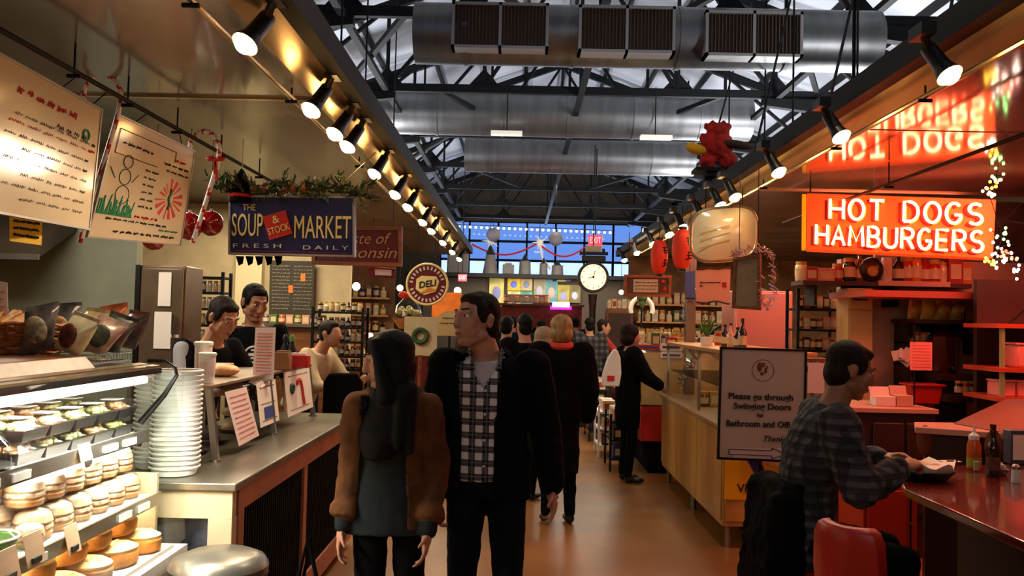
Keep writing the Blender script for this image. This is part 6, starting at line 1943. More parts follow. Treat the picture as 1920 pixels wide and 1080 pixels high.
# ================= post clock
D = 15.0
c = at(1112, 520, D)
o = T('post_clock', 'dark street style post clock with a glowing cream dial in the aisle', 'clock', (c.x, D, 0))
part('clock_housing', MB(blackM).cyl(c + V((0, .09, 0)), c - V((0, .06, 0)), .275, n=36), o)
dl_ = part('dial', MB(mat('lit cream dial', (255, 236, 190), .4, em=(255, 226, 160), es=1.6)).cyl(c - V((0, .062, 0)), c - V((0, .07, 0)), .225, n=36), o)
hd = MB(ink); hd.beam(c - V((0, .075, 0)), c + V((.03, -.075, .12)), .012, .01, up=(0, 1, 0)); hd.beam(c - V((0, .075, 0)), c + V((-.09, -.075, -.02)), .014, .01, up=(0, 1, 0)); hd.cyl(c - V((0, .08, 0)), c - V((0, .072, 0)), .02)
for k in range(12):
    a = k * PI / 6; hd.box(c + V((math.cos(a) * .19, -.073, math.sin(a) * .19)), (.03, .004, .012), ry=-a)
part('hands_and_marks', hd, dl_)
part('crown', MB(blackM).box(c + V((0, 0, .33)), (.42, .14, .09)).box(c + V((0, 0, .42)), (.5, .16, .05)).box(c + V((-.17, 0, .47)), (.05, .1, .07)).box(c + V((.17, 0, .47)), (.05, .1, .07)), o, .006)
part('post', MB(mat('bronze post', (60, 40, 26), .5, me=.3)).lathe([(.16, 0), (.16, .25), (.07, .35), (.055, 1.8), (.08, c.z - .3)], (c.x, D, 0), 20), o)

# ================= exit signs
exM = mat('pink red exit face', (255, 90, 100), .5, em=(255, 50, 66), es=1.4)
for px, py, w2, h2, d, lb in ((1116, 451, 26, 20, 19.5, 'larger glowing red exit sign above the post clock'), (867, 521, 16, 13, 21, 'small glowing red exit sign above the deli side crowd')):
    c = at(px, py, d); W = w2 / F * d; H = h2 / F * d
    t = T('exit_sign', lb, 'exit sign', c)
    part('sign_box', MB(exM).box(c, (W, .06, H)), t, .005); tm = MB(mat('pale exit letters', (255, 200, 200), .5, em=(255, 190, 190), es=1.2)); tm.text('EXIT', H * .8, c - V((0, .032, 0)), (1, 0, 0), (0, 0, 1), None, fit=W * .8); part('lettering', tm, t, ang=0)
    part('hanger', MB(steelD).cyl(c + V((0, 0, H / 2)), (c.x, c.y, 5.6), .012, n=6), t)
c = at(1113, 470, 19.0); t = T('beige_speaker', 'beige box speaker hanging just below the larger exit sign', 'speaker', c); part('box', MB(mat('beige plastic', (190, 170, 120), .6)).box(c, (.34, .15, .2)), t, .01); part('hanger', MB(steelD).cyl(c + V((0, .1, .0)), (c.x, c.y + .1, 5.6), .012, n=6), t)

# ================= produce case and the racks before it
o = T('produce_case', 'brightly lit slanted glass produce case with a cream end panel beyond the maple case', 'display case', (1.9, 10.2, 0))
ya, yb = 9.25, 12.4; xf = 1.28
part('base', MB(red).bx(xf + .05, 2.2, ya, yb, .35, .72), o); part('plinth', MB(black).bx(xf + .15, 2.2, ya + .05, yb, 0, .35), o)
part('end_panel', MB(mat('cream speckled panel', (200, 180, 120), .5, nv=.1, ns=10)).slab([(xf, ya, .74), (xf, ya, 1.30), (2.05, ya, 1.30), (2.2, ya, 1.2), (2.2, ya, .74)][:5], (0, .03, 0)), o)
part('deck', MB(mat('lit produce deck', (214, 214, 180), .5)).slab([(xf + .02, ya + .03, .74), (2.25, ya + .03, 1.0), (2.25, yb, 1.0), (xf + .02, yb, .74)], (0, 0, .02)), o)
part('front_glass', MB(glass).slab([(xf + .02, ya + .03, .76), (xf + .3, ya + .03, 1.3), (xf + .3, yb, 1.3), (xf + .02, yb, .76)], (-.006, 0, 0)), o)
part('canopy_top', MB(steel).bx(xf + .28, 2.2, ya + .03, yb, 1.30, 1.34), o)
light('produce_glow', 'AREA', (1.75, 10.8, 1.27), 24, (1, 1, .82), (.3, 2.8), (1.7, 10.8, 0))
rn = random.Random(21); pc = None
for k in range(3):
    for i in range(9):
        y = ya + .2 + i * .33; x = xf + .22 + k * .26; z = .765 + (x - xf - .02) * .266
        ky = ['leaf green', 'fresh green', 'pale yellow'][(i // 2 + k) % 3]; mm = [green, greenB, mat('pale yellow cheese', (226, 214, 140), .5)][(i // 2 + k) % 3]
        b = MB(mm)
        for q_ in range(6): b.ell((x + rn.uniform(-.07, .07), y + rn.uniform(-.09, .09), z + .03 + rn.uniform(0, .02)), (.06, .07, .04), nu=9, nv=6)
        b.box((x, y, z + .008), (.22, .3, .012), white)
        one('produce_tray', b, 'tray of %s produce, %s along the %s row of the lit produce case' % (ky, ORD[i], ORD[k]), 'produce tray', (x, y, z), 'trays in the produce case')
for (p0, p1, nm, cc) in (((1240, 643), (1280, 659), 'white paper sign with a blue edge', paper), ((1240, 660), (1280, 672), 'white sticker with blue band', paper), ((1200, 646), (1238, 656), 'white and red strip label', redB)):
    a = at(p0[0], p0[1], 9.2); b = at(p1[0], p1[1], 9.2); m_ = MB(cc); m_.bx(a.x, b.x, 9.235, 9.249, b.z, a.z)
    t = T('case_label', nm + ' on the end of the produce case', 'label', (a.x, 9.19, b.z)); part('label_face', m_, t); e = MB(mat('blue print band', (60, 70, 130), .5)); e.bx(a.x + .02, b.x - .02, 9.229, 9.235, (a.z + b.z) / 2 - .01, (a.z + b.z) / 2 + .01); part('blue_band', e, t)
# goods on top of the produce case and shelf behind
shelfrow(9.45, 1.62, 2.2, 1.341, 5, ['box', 'box', 'jar'], ['orange', 'red', 'blue', 'gold', 'pink'], 'the near top of the produce case', 'goods on the produce case', .055, .13, 700)
shelfrow(10.4, 1.6, 2.3, 1.341, 6, ['box', 'jar', 'jar'], ['blue', 'cream', 'green', 'red', 'orange'], 'the middle top of the produce case', 'goods on the produce case', .05, .16, 701)
shelfrow(11.6, 1.6, 2.3, 1.341, 6, ['jar', 'box', 'jar'], ['cream', 'green', 'gold', 'white'], 'the far top of the produce case', 'goods on the produce case', .05, .2, 702)
# white wire racks and crates by the aisle
for k, (x0_, x1_, ya_, yb_, hz, lb) in enumerate(((1.02, 1.24, 9.35, 9.9, .62, 'low wire rack of packets in front of the produce case'), (.98, 1.22, 10.3, 10.8, .62, 'white wire rack of grey packets by the aisle'), (.98, 1.25, 11.6, 12.4, .75, 'farthest rack of mixed goods by the aisle'))):
    zs_ = [.14, .34, .54] + ([.7] if k == 2 else [])
    rack('aisle_rack', lb, 'rack', x0_, x1_, ya_, yb_, zs_, steelD if k != 1 else white, hz)
    for j, z in enumerate(zs_):
        for i in range(3):
            y = ya_ + (yb_ - ya_) * (i + .5) / 3; ky = random.choice(['white', 'cream', 'cream', 'dark', 'blue', 'pink', 'green'])
            place('box', ky, ((x0_ + x1_) / 2, y, z + .001), '%s packet, %s along the %s level of the %s aisle rack' % (ky, ORD[i], ORD[j], ORD[k]), 'packets on the aisle racks', .075, .13)
# flower/white arches and brown cabinet beyond
c = at(1203, 580, 12.6); t = T('white_wreath', 'white arch shaped wreath with a green bow beyond the produce case', 'wreath', c)
part('wreath_ring', MB(white).tube([c + V((math.cos(a) * .16, 0, math.sin(a) * .17)) for a in [R(-20 + 11 * k) for k in range(21)]], .035, 8), t); part('green_bow', MB(green).ell(c + V((0, -.03, .17)), (.08, .04, .06)).ell(c + V((0, -.03, .08)), (.04, .03, .08)), t)
part('stand', MB(steelD).cyl((c.x, c.y, 0), c, .015).lathe([(.12, 0), (.12, .02)], (c.x, c.y, 0), 16), t)
xa, xb = at(1138, 590, 14.5).x, at(1186, 590, 14.5).x; zt_ = at(1150, 578, 14.5).z
t = T('brown_cabinet', 'brown wooden display cabinet topped with white goods beyond the aisle racks', 'cabinet', ((xa + xb) / 2, 14, 0)); part('cabinet_body', MB(woodM).bx(xa, xb, 14.45, 14.85, 0, zt_), t, .01); part('door', MB(cabM).bx(xa + .03, xb - .03, 14.43, 14.45, .1, zt_ - .08), t)
shelfrow(14.6, xa, xb, zt_ + .001, 5, ['jar', 'box'], ['white', 'cream'], 'the top of the brown display cabinet', 'goods on the brown cabinet', .04, .16, 710)
# right far back partition
S('wall_right_partition', MB(mat('warm tan partition', (150, 112, 76), .7, nv=.3, ns=3)).bx(1.9, 8, 14.9, 15.0, 0, 2.76))
S('wall_left_far_partition', MB(mat('warm tan partition', (150, 112, 76), .7, nv=.3, ns=3)).bx(-6, -2.2, 14.9, 15.0, 0, 2.76))
for k, z in enumerate((1.35, 1.65, 1.95)):
    t = T('wall_shelf', 'wooden wall shelf, %s from below, on the tan partition beyond the grill' % ORD[k], 'shelf', (2.6, 14.8, z)); part('board', MB(woodM).bx(2.0, 3.6, 14.6, 14.9, z - .03, z), t); part('edge', MB(maple).bx(2.0, 3.6, 14.59, 14.6, z - .03, z), t)
    shelfrow(14.72, 2.02, 3.5, z + .001, 12, ['jar', 'bottle', 'box'], KEYS, 'the %s shelf of the tan partition beyond the grill' % ORD[k], 'goods on the far grill side shelves', .05, .2, 720 + k)
    t = T('wall_shelf', 'wooden wall shelf, %s from below, on the tan partition beyond the deli' % ORD[k], 'shelf', (-3, 14.8, z)); part('board', MB(woodM).bx(-4.0, -2.25, 14.6, 14.9, z - .03, z), t); part('edge', MB(maple).bx(-4, -2.25, 14.59, 14.6, z - .03, z), t)
    shelfrow(14.72, -4.0, -2.3, z + .001, 14, ['jar', 'bottle', 'box'], KEYS, 'the %s shelf of the tan partition beyond the deli' % ORD[k], 'goods on the far deli side shelves', .05, .2, 740 + k)

# ================= far left stall goods
for k, (x0_, x1_, y0_, y1_, hz, cc, lb) in enumerate(((-2.1, -1.3, 9.5, 10.4, 1.1, woodM, 'brown gift counter beyond the black tiered stand'), (-2.0, -1.15, 11.2, 12.6, 1.15, maroon, 'maroon counter further along the deli side'))):
    t = T('shop_counter', lb, 'counter', ((x0_ + x1_) / 2, (y0_ + y1_) / 2, 0)); part('cabinet', MB(cc).bx(x0_, x1_, y0_, y1_, 0, hz - .03), t, .006); part('worktop', MB(maple).bx(x0_ - .02, x1_ + .02, y0_ - .02, y1_, hz - .03, hz), t)
    for j in range(3): shelfrow(y0_ + .15 + j * .25, x0_ + .05, x1_ - .05, hz + .001, 7, ['jar', 'box', 'bottle'], KEYS, 'the %s row of the %s' % (ORD[j], 'brown gift counter' if k == 0 else 'maroon counter'), 'goods on the far deli side counters', .04, .13 + .04 * j, 760 + j + 5 * k)
c = at(765, 600, 9.6); c.z -= .0
t = T('gift_basket', 'wicker gift basket wrapped in cellophane with a red bow above the gift counter', 'basket', c)
part('basket_bowl', MB(wk).lathe([(.10, -.10), (.17, 0), (.175, .02)], c, 20, sy=.7), t); part('cellophane', MB(clear).lathe([(.17, .02), (.14, .16), (.03, .27), (.06, .33)], c, 16, sy=.7, cap=False), t); part('red_bow', MB(redB).ell(c + V((-.05, -.05, .28)), (.06, .03, .04)).ell(c + V((.05, -.05, .28)), (.06, .03, .04)), t)
gf = MB(saladM[2])
for i in range(9): gf.ell(c + V((random.uniform(-.1, .1), random.uniform(-.05, .05), .06 + random.uniform(0, .07))), .04, nu=8, nv=6)
part('gift_contents', gf, t)
part('pedestal', MB(steelD).cyl((c.x, c.y, 1.1), c - V((0, 0, .10)), .02), t)
c = at(843, 612, 10.8)
o = T('arch_sign', 'cream arch topped tabletop sign behind the man in the plaid shirt', 'sign', c)
h_ = .20; w_ = .19
part('arch_panel', MB(mat('cream arch board', (206, 186, 140), .6)).slab([c + V((-w_, 0, -.12)), c + V((w_, 0, -.12))] + [c + V((math.cos(a) * w_, 0, math.sin(a) * .2)) for a in [PI * k / 12 for k in range(13)]], (0, .02, 0)), o)
f = Q([c + V((-w_, 0, .2)), c + V((w_, 0, .2)), c + V((w_, 0, -.12)), c + V((-w_, 0, -.12))])[0]; p = MB(green)
squig(p, f, .25, .75, .3, .05, green, .004, 81, 30); squig(p, f, .15, .85, .5, .05, green, .004, 82, 30); part('print', p, o); part('sign_post', MB(steelD).cyl((c.x, c.y + .01, 1.0), c - V((0, -.01, .12)), .015), o)
c = at(838, 572, 12); t = T('orange_poster', 'orange poster hanging behind the arch sign', 'poster', c); part('sheet', MB(mat('orange poster', (226, 120, 30), .6, nv=.2)).box(c, (.42, .01, .36)), t); part('cord', MB(steelD).cyl(c + V((0, 0, .18)), (c.x, c.y, 2.75), .004, n=5), t)
c = at(788, 630, 9.3); t = T('teal_wreath', 'small dark teal wreath on a pale board beyond the dark haired woman', 'wreath', c); part('board', MB(wallW).box(c + V((0, .03, 0)), (.36, .02, .42)), t); part('wreath_ring', MB(green).tube([c + V((math.cos(a) * .07, 0, math.sin(a) * .07)) for a in [k * PI / 8 for k in range(16)]], .028, 7, closed=True), t); part('board_post', MB(woodM).cyl((c.x, c.y + .04, 0), c + V((0, .04, -.2)), .02), t)

# ================= far posters and counter
S('wall_far_partition', MB(mat('dark olive back wall', (60, 50, 40), .7)).bx(-2.6, 3.6, 22.9, 23.0, 0, 2.82))
S('beam_fascia', MB(steelD).bx(-3.0, 4.6, 22.2, 22.9, 2.72, 2.82))
PC = [((918, 517), (944, 575), (200, 190, 110), 'pale green and yellow'), ((952, 515), (975, 545), (246, 196, 30), 'bright yellow'), ((976, 516), (998, 545), (200, 180, 120), 'sandy'), ((952, 546), (976, 574), (226, 210, 150), 'cream'), ((976, 546), (998, 572), (60, 160, 140), 'teal footed cream'),
      ((1001, 518), (1022, 568), (150, 140, 110), 'grey'), ((1023, 522), (1045, 568), (90, 150, 160), 'pale teal'), ((1046, 534), (1067, 570), (170, 160, 60), 'olive yellow'), ((1068, 534), (1088, 568), (120, 110, 60), 'dark olive'), ((1036, 518), (1070, 528), (90, 90, 190), 'violet strip')]
for i, (a_, b_, cc, nm) in enumerate(PC):
    a = at(a_[0], a_[1], 22.8); b = at(b_[0], b_[1], 22.8)
    t = T('wall_poster', nm + ' poster on the far end wall', 'poster', ((a.x + b.x) / 2, 22.8, b.z)); ms = mat(nm + ' glowing poster sheet', cc, .6, nv=.35, ns=4, em=cc, es=.12)  # faint glow added to the poster colour, posters are no lamps
    part('poster_sheet', MB(ms).bx(a.x, b.x, 22.79, 22.82, b.z, a.z), t); pp = MB(mat(nm + ' poster motif', tuple(255 - q_ * .7 for q_ in cc), .6)); pp.ell(((a.x + b.x) / 2, 22.785, (a.z + b.z) / 2 - .05), ((b.x - a.x) * .28, .01, (a.z - b.z) * .22), nu=10, nv=6); part('printed_motif', pp, t)
a = at(940, 572, 20); b = at(1092, 592, 20)
t = T('red_awning_counter', 'red counter front with pink flowers at the far end of the aisle', 'counter', ((a.x + b.x) / 2, 20.3, 0)); part('counter_front', MB(mat('far red front', (170, 50, 30), .6, nv=.3)).bx(a.x, b.x, 20.2, 20.6, 0, a.z), t); part('ledge', MB(woodM).bx(a.x - .05, b.x + .05, 20.1, 20.6, a.z, a.z + .05), t)
a = at(1036, 566, 19.8); b = at(1068, 576, 19.8)
t = T('lit_bar_sign', 'small glowing white and magenta strip sign over the red counter', 'sign', a); part('lit_face', MB(mat('magenta white lit', (240, 220, 255), .5, em=(225, 205, 255), es=4)).bx(a.x, b.x, 19.8, 19.84, b.z, a.z), t, .01); part('magenta_edge', MB(mat('magenta lit', (220, 60, 200), .5, em=(220, 40, 190), es=1.5)).bx(a.x - .05, b.x + .05, 19.84, 19.87, b.z - .06, b.z + .02), t)
part('sign_bracket', MB(steelD).cyl(((a.x + b.x) / 2, 19.9, b.z), ((a.x + b.x) / 2, 20.3, b.z - .1), .015), t)
shelfrow(20.3, at(945, 570, 20).x, at(1030, 570, 20).x, at(1000, 572, 20).z + .051, 9, ['jar', 'box'], ['pink', 'orange', 'red', 'cream'], 'the ledge of the far red counter', 'goods on the far red counter', .07, .2, 790)
# silhouettes above the far shops
for i, (px, py0, d, w_, h2, kind, lb) in enumerate(((858, 515, 23, .55, .62, 'box', 'dark grey vent box on the far shop roof, nearest the deli side'), (919, 512, 23, .4, .72, 'cone', 'grey bell shaped vent on the far shop roof'), (984, 512, 23, .32, .5, 'barrel', 'squat barrel with a dark hat on the far shop roof'), (1019, 512, 23, .22, .42, 'barrel', 'slim grey canister on the far shop roof'), (1045, 512, 23, .32, .36, 'barrel', 'round reddish drum on the far shop roof'), (953, 512, 23, .3, .25, 'box', 'low dark crate on the far shop roof'))):
    b = at(px, py0, 22.5); t = T('roof_ornament', lb, 'roof object', (b.x, 22.5, 2.82)); h2 = max(.2, h2)
    gm = mat('dull roof grey', (70, 66, 66), .7)
    if kind == 'box': part('box_body', MB(gm).bx(b.x - w_ / 2, b.x + w_ / 2, 22.35, 22.65, 2.82, 2.82 + h2), t, .02); part('box_cap', MB(blackM).bx(b.x - w_ * .3, b.x + w_ * .3, 22.4, 22.6, 2.82 + h2, 2.87 + h2), t)
    else: part('drum', MB(gm).lathe([(w_ / 2, 0), (w_ / 2 * (.9 if kind == 'barrel' else .6), h2 * .7)], (b.x, 22.5, 2.82), 16), t); part('top_cap', MB(blackM).lathe([(w_ * .55 if kind == 'barrel' else w_ * .25, h2 * .7), (w_ * .3, h2 * .75), (w_ * .12, h2), (0, h2 + .05)], (b.x, 22.5, 2.82), 14), t)
# garland swags and white bells in the far roof
for i, (p0, p1) in enumerate((((885, 458), (1010, 455)), ((1010, 457), (1100, 462)))):
    a = at(*p0, 26.2); b = at(*p1, 26.2); sw = MB(redB)
    pts = [a.lerp(b, k / 12) - V((0, 0, .35 * math.sin(PI * k / 12))) for k in range(13)]
    sw.tube(pts, .03, 6)
    one('garland_swag', sw, 'thin red and white garland swag across the far hall, %s of two' % ORD[i], 'garland')
for i, (px, py, rr) in enumerate(((920, 452, .28), (1012, 455, .24))):
    c = at(px, py, 26); t = T('hanging_star', 'white paper star hanging in the far hall, %s of two' % ORD[i], 'star', c); st = MB(white)
    for k in range(10):
        a = 2 * PI * k / 10; d = V((math.cos(a), 0, math.sin(a))); st.cyl(c, c + d * rr * (1 if k % 2 else .5), .05, .004, n=5)
    part('star_points', st, t); part('cord', MB(steelD).cyl(c, (c.x, c.y, 5.66), .008, n=5), t)
    if i: part('ribbon_tail', MB(white).tube([c, c + V((.1, 0, -.5)), c + V((.35, 0, -.8))], .035, 6), t)
for i, (px, py) in enumerate(((1042, 448), (925, 440))):
    c = at(px, py, 24); t = T('hanging_globe', 'dull grey globe hanging before the far windows, %s of two' % ORD[i], 'globe', c); part('globe', MB(mat('dull grey globe', (110, 104, 112), .6)).ell(c, .2), t); part('cord', MB(steelD).cyl(c, (c.x, c.y, 5.66), .008, n=5), t)

# ================= the people
jkM = mat('brown suede jacket', (108, 68, 38), .9, nv=.25, ns=10, spec=.15)
swM = mat('dark slate sweater', (38, 42, 42), .95, spec=.1)
blkJ = mat('black wool jacket', (11, 11, 12), .95, spec=.1)
jean = mat('dark blue jeans', (20, 25, 36), .9, nv=.3, ns=14, spec=.1)
blkT = mat('black trousers', (11, 10, 12), .95, spec=.1)
plM = plaid('black and white plaid', (14, 14, 16), (84, 82, 84), (232, 226, 226), .058, .52, .9, thin=(120, 116, 116))
plF = plaid('dark flannel plaid', (34, 36, 42), (52, 52, 58), (84, 82, 84), .05, .42, .95, rot=.1, thin=(16, 16, 18))

# man in the aisle
Jm = dict(head=(-.065, -.035, 1.635), neck=(-.02, -.01, 1.485), shL=(-.185, 0, 1.43), shR=(.185, 0, 1.43), elL=(-.235, .04, 1.14), wrL=(-.23, -.02, .90),
          elR=(.26, .05, 1.14), wrR=(.28, -.04, .92), knR=(.10, -.05, .5), anR=(.10, .0, .09), knL=(-.1, .02, .5), anL=(-.1, .08, .09))
def mopen(c):
    w_ = .070 + .06 * max(0, (c.z - 1.1)) + .10 * max(0, c.z - 1.36)
    return not (c.y < -.02 and abs(c.x + .05) < w_ and c.z < 1.56)
def sopen(c): return not (c.y < -.0 and c.z > 1.345 and abs(c.x + .03) < (c.z - 1.345) * .62)
man = person('man in open black jacket over a plaid shirt, walking down the aisle looking aside', (-.125, 3.72, 0), R(4), 1.725, Jm, look=(R(-52), R(-6), R(-4)), vox=.009,
             under=dict(m=mat('white tee shirt', (196, 186, 180), .9), th=.002, sl=-1, disp=0, hem=.5, t1=.965, name='tee_shirt'),
             top=dict(m=plM, th=.012, sl=-1, disp=.006, hem=.02, t1=.97, keep=sopen), over=dict(m=blkJ, th=.026, sl=.95, keep=mopen, hem=-.14, r=1.08, disp=.02),
             legs=dict(m=jean), hair=dict(m=hairBr), curl=.5)
nk = V(Jm['neck'])
cl2 = MB(plM)
for sg in (-1, 1):
    cl2.slab([nk + V(p_) for p_ in ((sg * .07, .02, .03), (sg * .062, -.05, .015), (sg * .045, -.105, -.06), (sg * .085, -.095, -.055), (sg * .09, -.0, .0))], (0, 0, .006))
lpart('shirt_collar', cl2, man)
cl3 = MB(blkJ); cl3.tube([nk + V((math.cos(a) * .098, .015 + math.sin(a) * .09, -.0 + .02 * math.sin(a))) for a in [R(-30 + 10 * k) for k in range(25)]], .022, 8); meshpart('jacket_collar', cl3.mesh('jacket_collar'), man)
bt = MB(white)
for z in (1.02, 1.13, 1.24, 1.34): bt.ell((-.02, -.132 + .0 * z, z), (.006, .003, .006), nu=8, nv=6)
lpart('shirt_buttons', bt, man)

# woman
Jw = dict(head=(-.03, -.02, 1.62), neck=(0, .0, 1.47), shL=(-.145, 0, 1.40), shR=(.145, 0, 1.40), elL=(-.17, .0, 1.12), wrL=(-.20, -.07, .90), elR=(.195, .04, 1.13), wrR=(.165, -.11, .885),
          knL=(-.08, -.05, .5), knR=(.09, .0, .5), anR=(.09, .06, .09))
def wopen(c):
    return not (c.y < .0 and abs(c.x + .035) < .10 + .05 * max(0, 1.2 - c.z) and c.z < 1.46)
wom = person('woman with long black hair in a brown jacket and dark sweater, looking towards the deli', (-.495, 3.42, 0), R(6), 1.565, Jw, look=(R(-70), R(8), R(0)), fem=1, vox=.009,
             top=dict(m=swM, th=.012, sl=.97, disp=.012, hem=-.14, t1=.95, bell=.10), over=dict(m=jkM, th=.022, sl=.78, keep=wopen, hem=-.10, r=1.0, cuff=1, hood=1, disp=.025, wid=.93, bell=.08),
             legs=dict(m=blkT, w=.9), hair=dict(m=hairB, k='long'), curl=.35)
b = T('shopping_bag', 'dark bag with reddish contents held low by the dark haired woman', 'bag', (-.86, 3.38, .45))
c = V((-.79, 3.33, .42))
part('bag_body', MB(mat('dark reddish bag', (50, 20, 18), .5, nv=.6, ns=25, col2=(150, 70, 50))).loft([[c + V((a * s_ * .09, b_ * .05, z)) for a, b_ in ((-1, -1), (1, -1), (1, 1), (-1, 1))] for s_, z in ((.8, -.12), (1, 0), (.8, .1))]), b, .012)
part('bag_handles', MB(black).tube([c + V((-.06, 0, .1)), c + V((-.01, .0, .34)), c + V((.05, 0, .1))], .012, 6).tube([c + V((-.04, .02, .1)), c + V((.0, .02, .34)), c + V((.03, .02, .1))], .01, 6), b)

# seated man facing +x: pose in local frame facing -Y then turned
Js = dict(pel=(0, 0, .70), chest=(0, -.06, 1.04), neck=(0, -.15, 1.30), head=(0, -.225, 1.465), shL=(-.17, -.13, 1.24), shR=(.18, -.13, 1.24),
          elL=(-.25, -.20, .98), wrL=(-.12, -.40, 1.05), elR=(.25, -.20, .98), wrR=(.09, -.39, 1.06),
          hipL=(-.09, 0, .70), knL=(-.13, -.42, .66), anL=(-.12, -.36, .27), hipR=(.09, 0, .70), knR=(.12, -.42, .66), anR=(.13, -.38, .27))
hn = {'L': ((.3, 0, -1), (.8, -.3, .3)), 'R': ((-.3, 0, -1), (-.8, -.3, .3))}
sm = person('man in dark plaid flannel shirt seated at the bar, eating from a basket', (1.24, 3.80, 0), R(84), 1.71, Js, look=(R(6), R(16), R(0)), skin=skinD, vox=.009,
            top=dict(m=plF, th=.028, sl=.93, disp=.03, ds=.08, hem=-.15, r=1.2, collar=.017, label='dark plaid flannel shirt'), legs=dict(m=blkT, w=1.05), hair=dict(m=hairBr), curl=.75, handn=hn)

def far(label, px, d, h, rz=0, J=None, feetz=0, **k):
    x = at(px, 600, d).x
    k.setdefault('legs', dict(m=blkT)); k.setdefault('vox', .02)
    return person(label, (x, d, feetz), rz, h, J, fine=False, **k)
# deli workers
Jwk = dict(pel=(0, .05, .94), chest=(0, -.1, 1.2), neck=(0, -.20, 1.45), head=(0, -.30, 1.60), shL=(-.18, -.16, 1.40), shR=(.18, -.16, 1.40), elL=(-.25, -.32, 1.12), wrL=(-.16, -.52, 1.16), elR=(.25, -.35, 1.12), wrR=(.14, -.55, 1.18))
greyS = mat('grey shoulder stripe', (150, 148, 150), .8)
wk1 = person('deli worker in black shirt with grey shoulder bands bending over the counter', (-2.10, 5.5, 0), R(55), 1.74, Jwk, look=(R(5), R(26), 0), vox=.014, top=dict(m=blkJ, th=.016, sl=.2), legs=dict(m=blkT), hair=dict(m=hairBr), fine=True)
sb_ = MB(greyS); sb_.rc((-.20, -.18, 1.40), (-.27, -.30, 1.17), .056, .052); sb_.rc((-.1, -.08, 1.44), (-.17, -.15, 1.45), .025, .02); meshpart('grey_sleeve', smoothmesh(sb_, .014, 2), wk1)
wk2 = person('deli worker in black shirt with a white chest emblem, looking down', (-1.98, 6.35, 0), R(20), 1.84, dict(head=(0, -.05, 1.62)), look=(R(-25) * -1, R(20), 0), skin=skinD, vox=.014, top=dict(m=blkJ, th=.014, sl=.1), legs=dict(m=blkT), hair=dict(m=hairB), fine=True)
e = MB(white); e.tube([V((math.cos(a) * .06, -.155, 1.26 + math.sin(a) * .055)) for a in [k * PI / 10 for k in range(20)]], .006, 6, closed=True); e.box((0, -.152, 1.26), (.07, .006, .02)); e.box((0, -.152, 1.29), (.04, .006, .012)); e.box((0, -.152, 1.235), (.04, .006, .012)); lpart('chest_emblem', e, wk2)
far('blurred worker in a pale top leaning at the back of the deli', 570, 7.4, 1.6, R(70), Jwk, top=dict(m=wallW, th=.02, sl=.2), hair=dict(m=hairBr))
# aisle people
coatM = mat('long black coat', (10, 10, 11), .95, spec=.08)
far('blonde woman in a long black coat and red scarf, seen from behind', 1053, 6.9, 1.665, R(185), None, top=dict(m=coatM, th=.05, sl=.95, r=1.3, skirt=.42, hem=-.1, wid=1.05), over=dict(m=mat('red scarf', (200, 60, 40), .9), th=-.03, sl=0, hem=.93, t1=.96, name='scarf_base', collar=.04) if False else None, hair=dict(m=hairBl, k='bob'), fem=1)
sc_ = MB(mat('red scarf', (206, 64, 44), .9)); x = at(1053, 600, 6.9).x
sc_.tube([V((x + math.cos(a) * .075, 6.9 + math.sin(a) * .08, 1.425 + .012 * math.sin(a))) for a in [k * PI / 8 for k in range(16)]], .03, 8, closed=True)
sco = one('red_scarf', sc_, 'red scarf round the neck of the blonde woman in the long black coat', 'scarf')
far('grey haired person in a dark coat beside the blonde woman', 1020, 7.7, 1.56, R(150), None, top=dict(m=coatM, th=.04, sl=.95, r=1.2, skirt=.5), hair=dict(m=mat('sandy grey hair', (150, 126, 100), .6), k='bob'), fem=1)
far('dark haired tall person in black standing behind the man with the plaid shirt', 985, 8.4, 1.68, R(200), None, top=dict(m=coatM, th=.04, sl=.95, r=1.2), hair=dict(m=hairB))
far('dark dressed person close behind the plaid shirt man in the crowd', 950, 9.6, 1.66, R(170), None, top=dict(m=blkJ, th=.04, sl=.95, r=1.2), hair=dict(m=hairB))
pk2 = plaid('grey black plaid', (20, 22, 26), (44, 46, 52), (80, 80, 86), .1, .45)
bp = far('shopper in a dark plaid jacket and jeans holding a tan bag, farther down the aisle', 1106, 13.2, 1.68, R(190), None, top=dict(m=pk2, th=.05, sl=.95, r=1.3), legs=dict(m=mat('blue grey jeans', (62, 68, 84), .8)), hair=dict(m=hairB))
x = at(1097, 700, 13).x
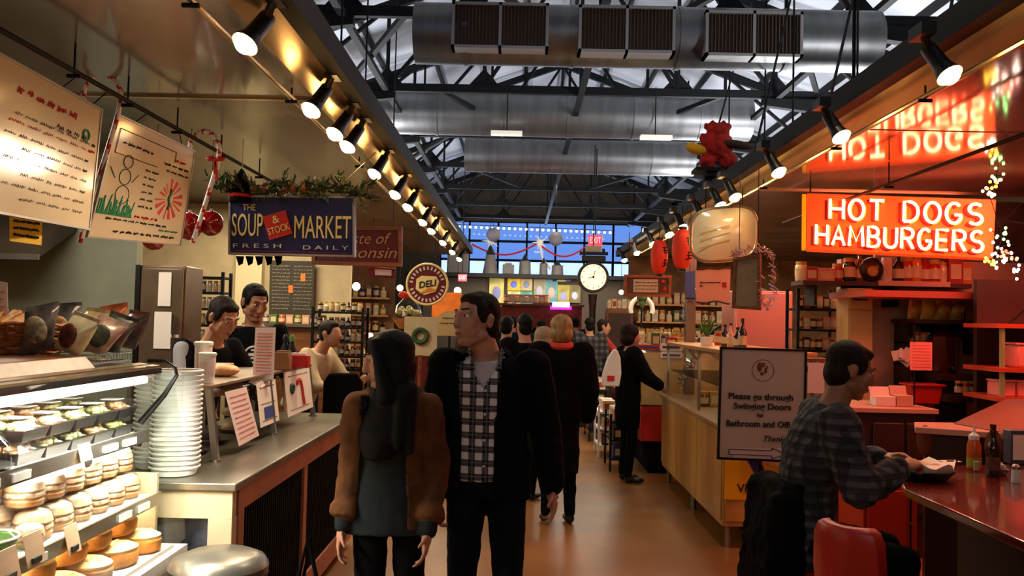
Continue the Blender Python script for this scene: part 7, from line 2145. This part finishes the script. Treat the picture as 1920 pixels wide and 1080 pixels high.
t = T('tan_paper_bag', 'tan paper bag carried low by the plaid jacket shopper', 'bag', (x, 12.85, .75)); part('bag', MB(mat('tan kraft', (214, 164, 96), .8)).box((x, 12.85, .80), (.18, .1, .25)), t, .01); part('handle', MB(woodM).tube([(x - .04, 12.85, .925), (x, 12.85, 1.0), (x + .04, 12.85, .925)], .006, 6), t)
far('shopper with red sleeves turned towards the grill side stalls', 1130, 13.6, 1.66, R(90), dict(elL=(-.22, -.2, 1.2), wrL=(-.15, -.4, 1.1)), top=dict(m=mat('red sweatshirt', (150, 30, 26), .8), th=.03, sl=.95), hair=dict(m=hairBr))
far('woman in black standing at the produce case holding a white bag', 1180, 8.75, 1.60, R(100), dict(elL=(-.22, -.12, 1.2), wrL=(-.18, -.3, 1.08)), top=dict(m=coatM, th=.04, sl=.95, r=1.2, skirt=.6), hair=dict(m=hairBr, k='bob'), fem=1)
c = V((at(1148, 660, 8.5).x, 8.45, 1.17))
t = T('white_carrier_bag', 'white plastic carrier bag with a red print hanging by the woman in black', 'bag', c)
part('bag_body', MB(white).loft([[c + V((a * s_ * .085 + z * .12, b_ * .05, z)) for a, b_ in ((-1, -1), (1, -1), (1, 1), (-1, 1))] for s_, z in ((1, -.18), (1.05, -.05), (.7, .10), (.2, .18))]), t, .01); part('red_print', MB(redB).box(c + V((-.02, -.056, -.1)), (.07, .006, .05)), t)
cr = [(905, 10.5, 1.72, 'deli side crowd member in black with dark hair, tallest'), (885, 12, 1.6, 'deli side crowd member in dark brown, near the arch sign'), (930, 14, 1.7, 'crowd member in black deeper in the aisle'), (962, 15.5, 1.68, 'crowd member in navy deep in the aisle'), (990, 17, 1.72, 'farthest crowd member in black before the red counter'), (1015, 15, 1.62, 'crowd member in dark green deep in the aisle'), (1080, 17.5, 1.7, 'crowd member in dark grey beside the clock post')]
ccs = [(12, 12, 14), (46, 32, 24), (14, 14, 16), (24, 28, 46), (12, 12, 14), (30, 38, 30), (44, 44, 48)]
for (px, d, h, lb), cc in zip(cr, ccs):
    far(lb, px, d, h, R(random.uniform(140, 220)), None, top=dict(m=mat('coat %d %d %d' % cc, cc, .95, spec=.1), th=.04, sl=.95, r=1.2), hair=dict(m=random.choice((hairB, hairBr))), vox=.025)
